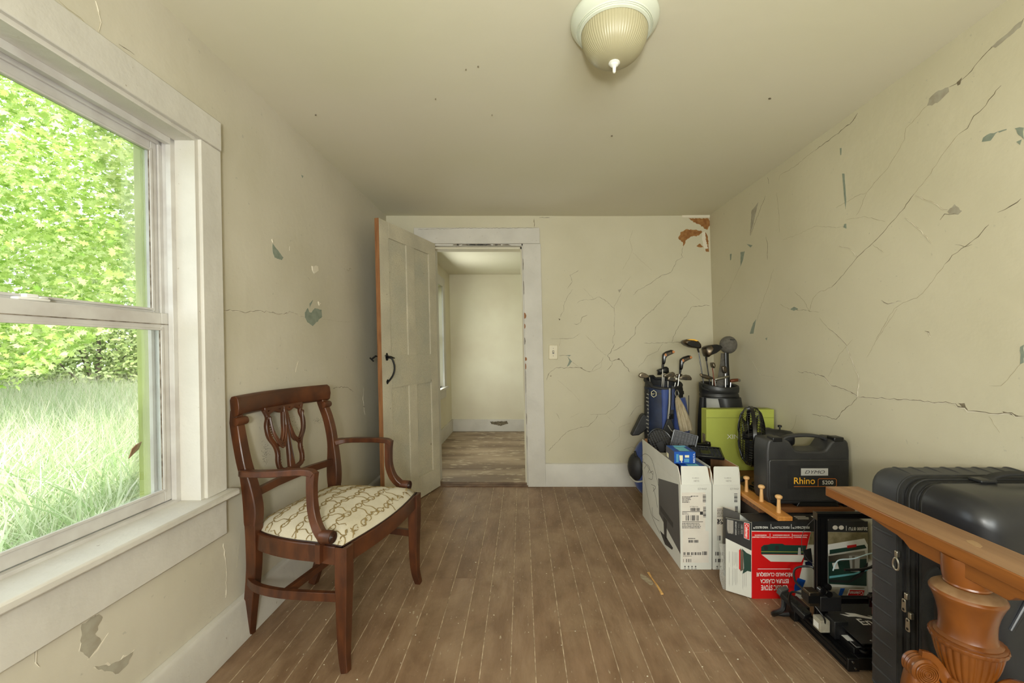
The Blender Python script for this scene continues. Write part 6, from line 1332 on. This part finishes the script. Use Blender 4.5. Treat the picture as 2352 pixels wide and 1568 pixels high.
c_ = c4(1825, 250, Y2 + .02); ell(MB(), c_, (.058, .058, .062), n=28, m=16).build('knit_ball', M['sock'], sk, smooth=True)
rg = []
for x0, x1, y in ((1695, 1830, 400), (1695, 1815, 470), (1680, 1810, 600), (1655, 1800, 750), (1625, 1790, 900), (1610, 1785, 980)):
    a = c4(x0, y, Y2 + .03); b = c4(x1, y, Y2 + .03); m_ = (a + b) / 2; hw_ = (b.x - a.x) / 2
    rg.append([m_ + V((hw_ * math.cos(q) * (1 + .06 * math.cos(q * 14)), .018 * math.sin(q), 0)) for q in [k / 56 * 2 * math.pi for k in range(56)]])
MB().rings(rg).build('ribbed_neck', M['sock'], sk, smooth=True)
MB().box((c_.x - .010, c_.y - .0615, c_.z + .034), (c_.x + .016, c_.y - .045, c_.z + .038)).build('seam_slot', M['black'], sk)
MB().sweep([c4(1795, 390, Y2 - .015), c4(1800, 600, Y2 - .015), c4(1815, 850, Y2 - .015), c4(1820, 970, Y2 - .015)], (0, -1, 0), .026, .010, .3).build('club_sleeve', M['carbon'], sk, smooth=True, angle=50)

# ================================================================ SUITCASE
su = thing('suitcase', 'large black hard-shell suitcase standing upright against the wall', 'suitcase', (1.305, 1.15, 0))
X0, X1, Z0, Z1 = 1.070, 1.520, .048, .755
def rrect(ins, y, rad=.055, n=6, z1=None):
    x0, x1, z0, z1 = X0 + ins, X1 - ins, Z0 + ins, (z1 or Z1) - ins; r = max(.004, rad - ins * .55); o = []
    for cx, cz, a in ((x1 - r, z1 - r, 0), (x0 + r, z1 - r, 90), (x0 + r, z0 + r, 180), (x1 - r, z0 + r, 270)):
        for k in range(n + 1): q = math.radians(a + 90 * k / n); o.append(V((cx + r * math.cos(q), y, cz + r * math.sin(q))))
    return o
MB().rings([rrect(.0, 1.214), rrect(-.001, 1.24), rrect(.0, 1.285), rrect(.004, 1.303), rrect(.013, 1.314), rrect(.028, 1.320)]).build('rear_shell', M['suit_dk'], su, smooth=True, angle=60)
fs_ = MB().rings([rrect(.0, 1.136), rrect(-.001, 1.10), rrect(.001, 1.055), rrect(.007, 1.025), rrect(.018, 1.004), rrect(.036, .990), rrect(.060, .984)]).build('front_shell', M['suit_gl'], su, smooth=True, angle=60)
zb_ = MB().rings([rrect(.004, 1.136), rrect(.006, 1.150), rrect(.010, 1.152), rrect(.010, 1.160), rrect(.005, 1.162), rrect(.005, 1.188), rrect(.010, 1.190), rrect(.010, 1.197), rrect(.003, 1.199), rrect(.001, 1.214)], cap=False).build('zip_band', M['zip'], su, smooth=True, angle=30)
for y in (1.137, 1.212, 1.175): MB().tube(rrect(.0015, y) + [rrect(.0015, y)[0]], .0026, 6, cap=False).build('piping', M['zip'], zb_, smooth=True)
for y in (1.156, 1.1935): MB().tube(rrect(.0085, y) + [rrect(.0085, y)[0]], .0022, 6, cap=False).build('zip_teeth', M['suit_gl'], zb_, smooth=True)
z = .095
while z < .70:
    MB().tube(smoothpts([V((X0 + .006, 1.219, z)), V((X0 + .0025, 1.240, z)), V((X0 + .0025, 1.285, z)), V((X0 + .010, 1.304, z)), V((X0 + .026, 1.314, z))], 4), .0052, 10).build('shell_rib', M['suit_dk'], su, smooth=True)
    z += .044 if round((z - .095) / .044) % 2 else .050
for k in range(8):
    x = 1.12 + .049 * k; MB().tube(smoothpts([V((x, 1.219, Z1 - .006)), V((x + .005, 1.245, Z1 - .0025)), V((x + .012, 1.285, Z1 - .0025)), V((x + .018, 1.304, Z1 - .010)), V((x + .020, 1.314, Z1 - .026))], 4), .0055, 10).build('shell_rib', M['suit_dk'], su, smooth=True)
for k in range(7): # slanting ribs on the front shell
    for zz0, zz1 in ((.46, .66), (.14, .40)):
        x = 1.135 + .055 * k; d_ = (zz1 - zz0) * .55
        if x + d_ * .5 > 1.50: continue
        x1_ = min(x + d_, 1.49); z1_ = zz0 + (x1_ - x) / .55
        MB().tube([V((x, .984, zz0)), V(((x + x1_) / 2, .983, (zz0 + z1_) / 2)), V((x1_, .984, z1_))], [.006, .009, .006], 10).build('front_rib', M['suit_gl'], fs_, smooth=True)
MB().sweep(smoothpts([V((1.235, 1.150, .757)), V((1.262, 1.150, .762)), V((1.285, 1.150, .772)), V((1.33, 1.150, .778)), V((1.39, 1.150, .776)), V((1.42, 1.15, .766)), V((1.445, 1.15, .757))], 4), UP, [.034] * 6 + [.024] * 13 + [.034] * 6, .007, .3).build('top_handle', M['zip'], su, smooth=True, angle=50)
MB().obox((1.25, 1.150, .760), (1, 0, 0), (0, 1, 0), UP, .045, .036, .009).build('handle_mount', M['blackpl'], su, bevel=.003)
MB().sweep(smoothpts([V((1.070, 1.085, .545)), V((1.052, 1.09, .525)), V((1.042, 1.092, .44)), V((1.052, 1.09, .355)), V((1.070, 1.085, .335))], 5), (0, 1, 0), .030, .010, .35).build('side_handle', M['zip'], su, smooth=True, angle=50)
def puller(y, z, L_, w_, ring=False):
    o = MB().box((1.058, y - .005, z - .012), (1.068, y + .005, z + .006)).build('zip_slider', M['zipmetal'], su, bevel=.002)
    if ring:
        pts = [V((1.056 , y - .004 + w_ * .5 * math.sin(q) * (1 - .25 * math.cos(q)), z - .012 - L_ / 2 + L_ / 2 * math.cos(q))) for q in [k / 24 * 2 * math.pi for k in range(25)]]; MB().tube(pts, .0026, 8, cap=False).build('zip_puller', M['zipmetal'], o, smooth=True)
    else:
        c_ = V((1.056, y, z - .010 - L_ / 2)); mb = MB(); pl = [(-.5, -.42), (-.3, -.5), (.3, -.5), (.5, -.42), (.42, .42), (.25, .5), (-.25, .5), (-.42, .42)]
        mb.prism([c_ + V((0, a * w_, b * L_)) for a, b in pl], (-1, 0, 0), .003); p = mb.build('zip_puller', M['zipmetal'], o, bevel=.001)
        for zz, r_ in ((-.3, .0036), (.33, .0024)): MB().lathe([(r_, 0), (r_, .0006)], c_ + V((-.0031, 0, zz * L_)), (-1, 0, 0), 12).build('puller_hole', M['black'], p)
puller(1.203, .535, .034, .019, True); puller(1.172, .432, .036, .014); puller(1.160, .385, .036, .014)
for x in (1.11, 1.48):
    for y in (1.03, 1.27): MB().lathe([(.006, -.010), (.024, -.009), (.024, .009), (.006, .010)], (x, y, .0242), (0, 1, 0), 24).build('wheel', M['blackgloss'], su, smooth=True, angle=50); MB().box((x - .018, y - .018, .030), (x + .018, y + .018, .056)).build('wheel_housing', M['blackpl'], su, bevel=.004)

# ================================================================ TABLE PEDESTAL
TX, TY = .950, .905
tp_ = thing('table_pedestal', 'topless antique table pedestal with plank bearer, turned orange urn and scrolled legs', 'table base', (TX, TY, 0))
pb = MB().box((.912, .52, .672), (1.012, 1.280, .700)).build('bearer_plank', M['honey'], tp_, bevel=.0025)
MB().prism(blob(.965, .905, .010, .019, -.5, .7001, 10, .15), UP, .0006).build('worn_spot', M['wornwood'], pb)
MB().prism(blob(.925, 1.085, .003, .006, 0, .7001, 8, .15), UP, .0006).build('screw_hole', M['crack'], pb) if False else None
tp2 = MB().box((.9135, .5215, .7000), (1.0105, 1.2785, .7004)).build('dusty_top_face', M['honey_top'], pb)
bk = [(1.14, .672), (1.11, .668), (1.075, .662), (1.04, .658), (1.022, .652), (1.005, .640), (.80, .640), (.788, .652), (.77, .657), (.73, .662), (.69, .668), (.66, .672)]
MB().prism([V((.918, y, z)) for y, z in bk], (1, 0, 0), .088).build('shaped_bracket', M['honey'], tp_, bevel=.002)
rm = lambda q, k: 1
MB().lathe([(0.0414, .672), (0.0421, .66), (0.0414, .64), (0.0400, .625), (0.0373, .616)], (TX, TY, 0), UP, 40).build('neck_drum', M['urn'], tp_, smooth=True, angle=50)
prf = [(0.0310, .622), (0.0373, .619), (0.0386, .614), (0.0345, .611), (0.0414, .609), (0.0517, .604), (0.0587, .599), (0.0614, .594), (0.0607, .590), (0.0580, .585), (0.0531, .572), (0.0490, .558), (0.0462, .543), (0.0452, .528), (0.0455, .515), (0.0476, .507), (0.0524, .504), (0.0545, .502), (0.0538, .500), (0.0580, .499), (0.0607, .497), (0.0414, .490)]
MB().lathe(prf, (TX, TY, 0), UP, 56).build('urn', M['urn'], tp_, smooth=True, angle=35)
MB().lathe([(0.0390, .6105), (0.0517, .6045), (0.0580, .5998), (0.0583, .5992), (0.0517, .6035), (0.0390, .6095)], (TX, TY, 0), UP, 56).build('dusty_rim', M['urn_dust'], tp_, smooth=True)
sc_ = lambda q, k: 1 + (.018 * abs(math.cos(q * 14)) if 1 <= k <= 3 else 0) 
MB().lathe([(0.0483, .4995), (0.0607, .4975), (0.0618, .493), (0.0593, .488), (0.0483, .488)], (TX, TY, 0), UP, 168, rib=sc_).build('scalloped_collar', M['urn'], tp_, smooth=True, angle=50)
gd = lambda q, k: 1 + .045 * (abs(math.cos(q * 14)) - .6)
MB().lathe([(0.0414, .490), (0.0562, .489), (0.0545, .475), (0.0504, .455), (0.0442, .435), (0.0379, .420), (0.0331, .412), (0.0276, .408)], (TX, TY, 0), UP, 224, rib=gd).build('fluted_bowl', M['urn'], tp_, smooth=True, angle=70)
MB().lathe([(0.0310, .414), (0.0400, .410), (0.0428, .402), (0.0414, .392), (0.0310, .388), (0.0297, .34), (0.0345, .30), (0.0345, .27), (0.0138, .26)], (TX, TY, 0), UP, 40).build('hub', M['urn'], tp_, smooth=True, angle=50)
for ang, L_ in ((172, .30), (52, .165), (292, .30)):
    a = math.radians(ang); d_ = V((math.cos(a), math.sin(a), 0)); s_ = V((-math.sin(a), math.cos(a), 0))
    def G(r_, z, off=0): return V((TX, TY, 0)) + d_ * r_ + s_ * off + V((0, 0, z))
    k = L_ / .30
    lg = MB().sweep(smoothpts([G(.035, .34), G(.065, .385), G(.090, .425), G(.105, .38), G(.12 * k, .27), G(.17 * k, .16), G(.23 * k, .07), G(L_, .022), G(L_ * 1.05, .014)], 5), s_, .028, [.022] * 5 + [.028] * 8 + [.036] * 10 + [.032] * 10 + [.026] * 8, .25).build('leg', M['urn'], tp_, smooth=True, angle=50)
    if ang != 52:
        vc = G(.090, .424, -.019); vo = MB().lathe([(.004, -.001), (.024, 0), (.027, .004), (.025, .008), (.027, .012), (.025, .016), (.027, .020), (.025, .024), (.027, .034), (.024, .038), (.004, .039)], vc, s_, 32).build('scroll_knee', M['urn'], lg, smooth=True, angle=40)
        for sd_, off in ((-1, -.002), (1, .040)):
            mb = MB()
            for r_ in (.005, .009, .013, .017, .021): mb.tube([vc + s_ * off + (d_ * math.cos(q) + UP * math.sin(q)) * r_ for q in [i / 22 * 2 * math.pi for i in range(23)]], .0016, 5, cap=False)
            mb.build('carved_rings', M['urn'], vo, smooth=True)
        MB().sweep(smoothpts([G(.090, .450), G(.070, .445), G(.050, .42), G(.035, .395)], 4), s_, .024, .010, .3).build('carved_band', M['urn'], lg, smooth=True)
    MB().box((-.012, -.012, 0), (.012, .012, .012), lambda p: G(L_ * 1.02, 0) + p).build('caster', M['steel_dk'], lg, bevel=.003)

# wood sliver
a = on_plane(1489, 1316, (0, 0, 0), (0, 0, 1)); b = on_plane(1521, 1366, (0, 0, 0), (0, 0, 1))
st_ = MB().sweep([a + V((0, 0, .004)), a.lerp(b, .25) + V((0, 0, .003)), a.lerp(b, .6) + V((.002, 0, .004)), b + V((0, 0, .004))], UP, [.012, .005, .007, .012], [.003, .003, .004, .005]).build('wood_sliver', M['straw'], None, origin=a)
tag(st_, 'long thin splinter of pale wood lying on the floorboards', 'splinter')

# ================================================================ OUTDOORS (seen through the left window)
GZ = -.55
tag(MB().box((-40, -25, GZ - .1), (-1.35, 40, GZ)).build('ground', M['soil']), kind='structure')
import numpy as np
rs = np.random.RandomState(5)
def mesh_np(name, verts, faces, m, kind='stuff', label=None, cat=None):
    me = bpy.data.meshes.new(name); me.from_pydata(verts.tolist(), [], faces); o = bpy.data.objects.new(name, me); COL.objects.link(o); me.materials.append(m); ORG[o] = V((0, 0, 0)); return tag(o, label, cat, kind=kind)
LF = np.array([(0, -.42), (.10, -.12), (.38, -.30), (.36, -.08), (.56, .06), (.34, .16), (.30, .36), (.13, .24), (0, .62), (-.13, .24), (-.30, .36), (-.34, .16), (-.56, .06), (-.36, -.08), (-.38, -.30), (-.10, -.12)])
def leaves(name, pos, size, normal_bias, m, shape=LF, **k):
    n = len(pos); nv = len(shape)
    nr = rs.normal(size=(n, 3)) * .55 + np.array(normal_bias); nr /= np.linalg.norm(nr, axis=1)[:, None]
    r_ = rs.normal(size=(n, 3)); t = np.cross(nr, r_); t /= np.linalg.norm(t, axis=1)[:, None]; b = np.cross(nr, t)
    s_ = size * rs.uniform(.65, 1.25, n)
    P_ = pos[:, None, :] + s_[:, None, None] * (shape[None, :, 0, None] * t[:, None, :] + shape[None, :, 1, None] * b[:, None, :] - (np.abs(shape[None, :, 0, None]) ** 1.5 * .35) * nr[:, None, :])
    P_ = P_.reshape(-1, 3); f = np.arange(n * nv).reshape(n, nv).tolist()
    return mesh_np(name, P_, f, m, **k)
# maple: trunk, boughs, layered sprays of leaves
tree = thing('maple_tree', 'bright green maple tree filling the upper window view', 'tree', (-13.4, 8.2, GZ))
mb = MB(); tb = V((-13.4, 8.2, GZ)); mb.tube([tb, tb + V((.1, 0, 1.5)), tb + V((.2, -.1, 3.2)), tb + V((.1, 0, 6)), tb + V((0, 0, 9))], [.28, .23, .20, .13, .05], 12); mb.build('trunk', M['bark'], tree, smooth=True)
sprays = []; bm_ = MB()
for k in range(34):
    z = .3 + 8.0 * (k / 34); a = R.uniform(-2.6, .6); L_ = R.uniform(3.0, 5.2) * (1 - .035 * k)
    st0 = tb + V((0, 0, z - GZ * 0 + .8)); d_ = V((math.cos(a), math.sin(a), R.uniform(-.05, .25)))
    pts = [st0 + d_ * L_ * t + V((0, 0, -.55 * t * t * L_ * .35)) for t in (0, .25, .5, .75, 1)]
    bm_.tube(smoothpts(pts, 3), [.05 * (1 - i / 14) + .008 for i in range(13)], 6)
    for q in smoothpts(pts, 4)[4:]:
        if q.z > 1.0 + 3.2 * max(0, q.x / q.y + 1.22) or q.x / q.y < -1.35: sprays.append(q)
tag(bm_.build('boughs', M['bark'], tree, smooth=True), kind='stuff')
pos = []
for i in range(30000):
    s0 = sprays[rs.randint(len(sprays))]; pos.append((s0.x + rs.normal() * .65, s0.y + rs.normal() * .65, s0.z + rs.normal() * .28))
# foliage wall in the sight corridor: drooping layers between 5 and 9 m away
for i in range(32000):
    t = rs.uniform(-1.42, -.80); Y = rs.uniform(4.6, 9.5); lay = rs.randint(0, 16); z = .55 + lay * .36 + .25 * math.sin(Y * 1.7 + lay) + rs.normal() * .12
    if z < .62 + 3.2 * max(0, t + 1.22) or noise.noise(V((t * Y * .9, Y * .5, z * 1.1))) > .30: continue
    pos.append((t * Y, Y, z))
lo = leaves('leaves', np.array(pos), .095, (.25, -.35, .75), M['maple']); lo.parent = tree; lo.data.transform(Matrix.Translation(-tb)); 
# shrubs behind the meadow
SH = np.array([(0, -.5), (.28, -.1), (.2, .3), (0, .5), (-.2, .3), (-.28, -.1)])
for k, (x, y, sz_, h) in enumerate(((-12.5, 12.2, 2.0, 3.2), (-10.6, 13.0, 1.8, 2.9), (-15.5, 11.5, 2.2, 3.3), (-18.5, 12, 2.4, 3.8), (-8.5, 14.5, 2.2, 3.2), (-21, 9, 2.4, 4.0), (-14, 15.5, 3.0, 5.5), (-19.5, 16, 3.0, 6.0), (-10, 17.5, 3.0, 5.5))):
    labs = ['pale twiggy shrub rising straight behind the meadow', 'green shrub under the maple branches behind the meadow', 'dense dark shrub behind the meadow at the pane edge', 'tall shrub farthest along the meadow edge', 'small round shrub near the house corner', 'broad shrub at the far end of the meadow', 'tall dark background tree over the shrubs', 'tallest background tree over the meadow edge', 'background tree nearest the house line']
    tr_ = thing('shrub' if k < 6 else 'background_tree', labs[k], 'shrub' if k < 6 else 'tree', (x, y, GZ), 'shrubs behind the meadow')
    n_ = 5200; p = rs.normal(size=(n_, 3)); p /= np.linalg.norm(p, axis=1)[:, None]; p *= (rs.uniform(.55, 1.0, n_) ** .4)[:, None]
    p[:, 2] = np.abs(p[:, 2]) if k < 6 else p[:, 2]; ps_ = p * np.array([sz_, sz_, h if k < 6 else h * .5]) + rs.normal(size=(n_, 3)) * .10 + np.array([x, y, GZ + (0 if k < 6 else h * .6)])
    l_ = leaves('leaves', ps_, .13 if k < 6 else .24, (.3, -.5, .6), M['shrub'], shape=SH); l_.parent = tr_; l_.data.transform(Matrix.Translation((-x, -y, -GZ)))
    mb = MB(); mb.tube([(x, y, GZ), (x + .1, y, GZ + h * .4), (x, y + .1, GZ + h * .8)], [.09, .06, .02], 7)
    for q in range(5): mb.tube([(x, y, GZ + .3), (x + math.cos(q * 1.3) * sz_ * .6, y + math.sin(q * 1.3) * sz_ * .6, GZ + h * .6)], [.035, .01], 5)
    tag(mb.build('stems', M['bark'], tr_, smooth=True), kind='stuff')
# meadow of tall grass
def grass(name, n, m, hlo, hhi, w_, tr, yr, bend=.35, lab=None, label=None, segs=4):
    Y = yr[0] + (yr[1] - yr[0]) * rs.uniform(0, 1, n) ** .8; t = rs.uniform(tr[0], tr[1], n); X = t * Y
    X = np.minimum(X, -1.75); h = rs.uniform(hlo, hhi, n); a = rs.uniform(0, 2 * np.pi, n); bd = h * rs.uniform(.05, bend, n); wa = rs.uniform(0, 2 * np.pi, n); wd = w_ * rs.uniform(.6, 1.4, n)
    rows = []
    for i in range(segs):
        s_ = i / (segs - 1); cx = X + np.cos(a) * bd * s_ ** 2; cy2 = Y + np.sin(a) * bd * s_ ** 2; cz = GZ + h * (s_ - .12 * s_ ** 3 * bend * 2)
        ww = wd * (1 - s_ ** 1.5) + .0006
        rows.append(np.stack([cx + np.cos(wa) * ww, cy2 + np.sin(wa) * ww, cz], 1)); rows.append(np.stack([cx - np.cos(wa) * ww, cy2 - np.sin(wa) * ww, cz], 1))
    P_ = np.stack(rows, 1).reshape(-1, 3); K = segs * 2; f = []
    base_ = np.arange(n) * K
    for i in range(segs - 1):
        q = np.stack([base_ + 2 * i, base_ + 2 * i + 1, base_ + 2 * i + 3, base_ + 2 * i + 2], 1); f += q.tolist()
    return mesh_np(name, P_, f, m, label=label, cat='grass')
grass('meadow_grass', 52000, M['grass'], .65, 1.05, .006, (-1.55, -.72), (1.7, 12.5), .5, label='pale sunlit meadow of tall grass outside the window')
grass('seed_grass', 5000, M['seed'], .9, 1.2, .004, (-1.5, -.75), (4.0, 13), .3, label='straw-coloured seed heads rising over the meadow')
grass('broad_reeds', 1500, M['grass'], .75, 1.25, .016, (-1.5, -.85), (1.9, 3.4), .75, label='broad-bladed reeds close under the window', segs=6)
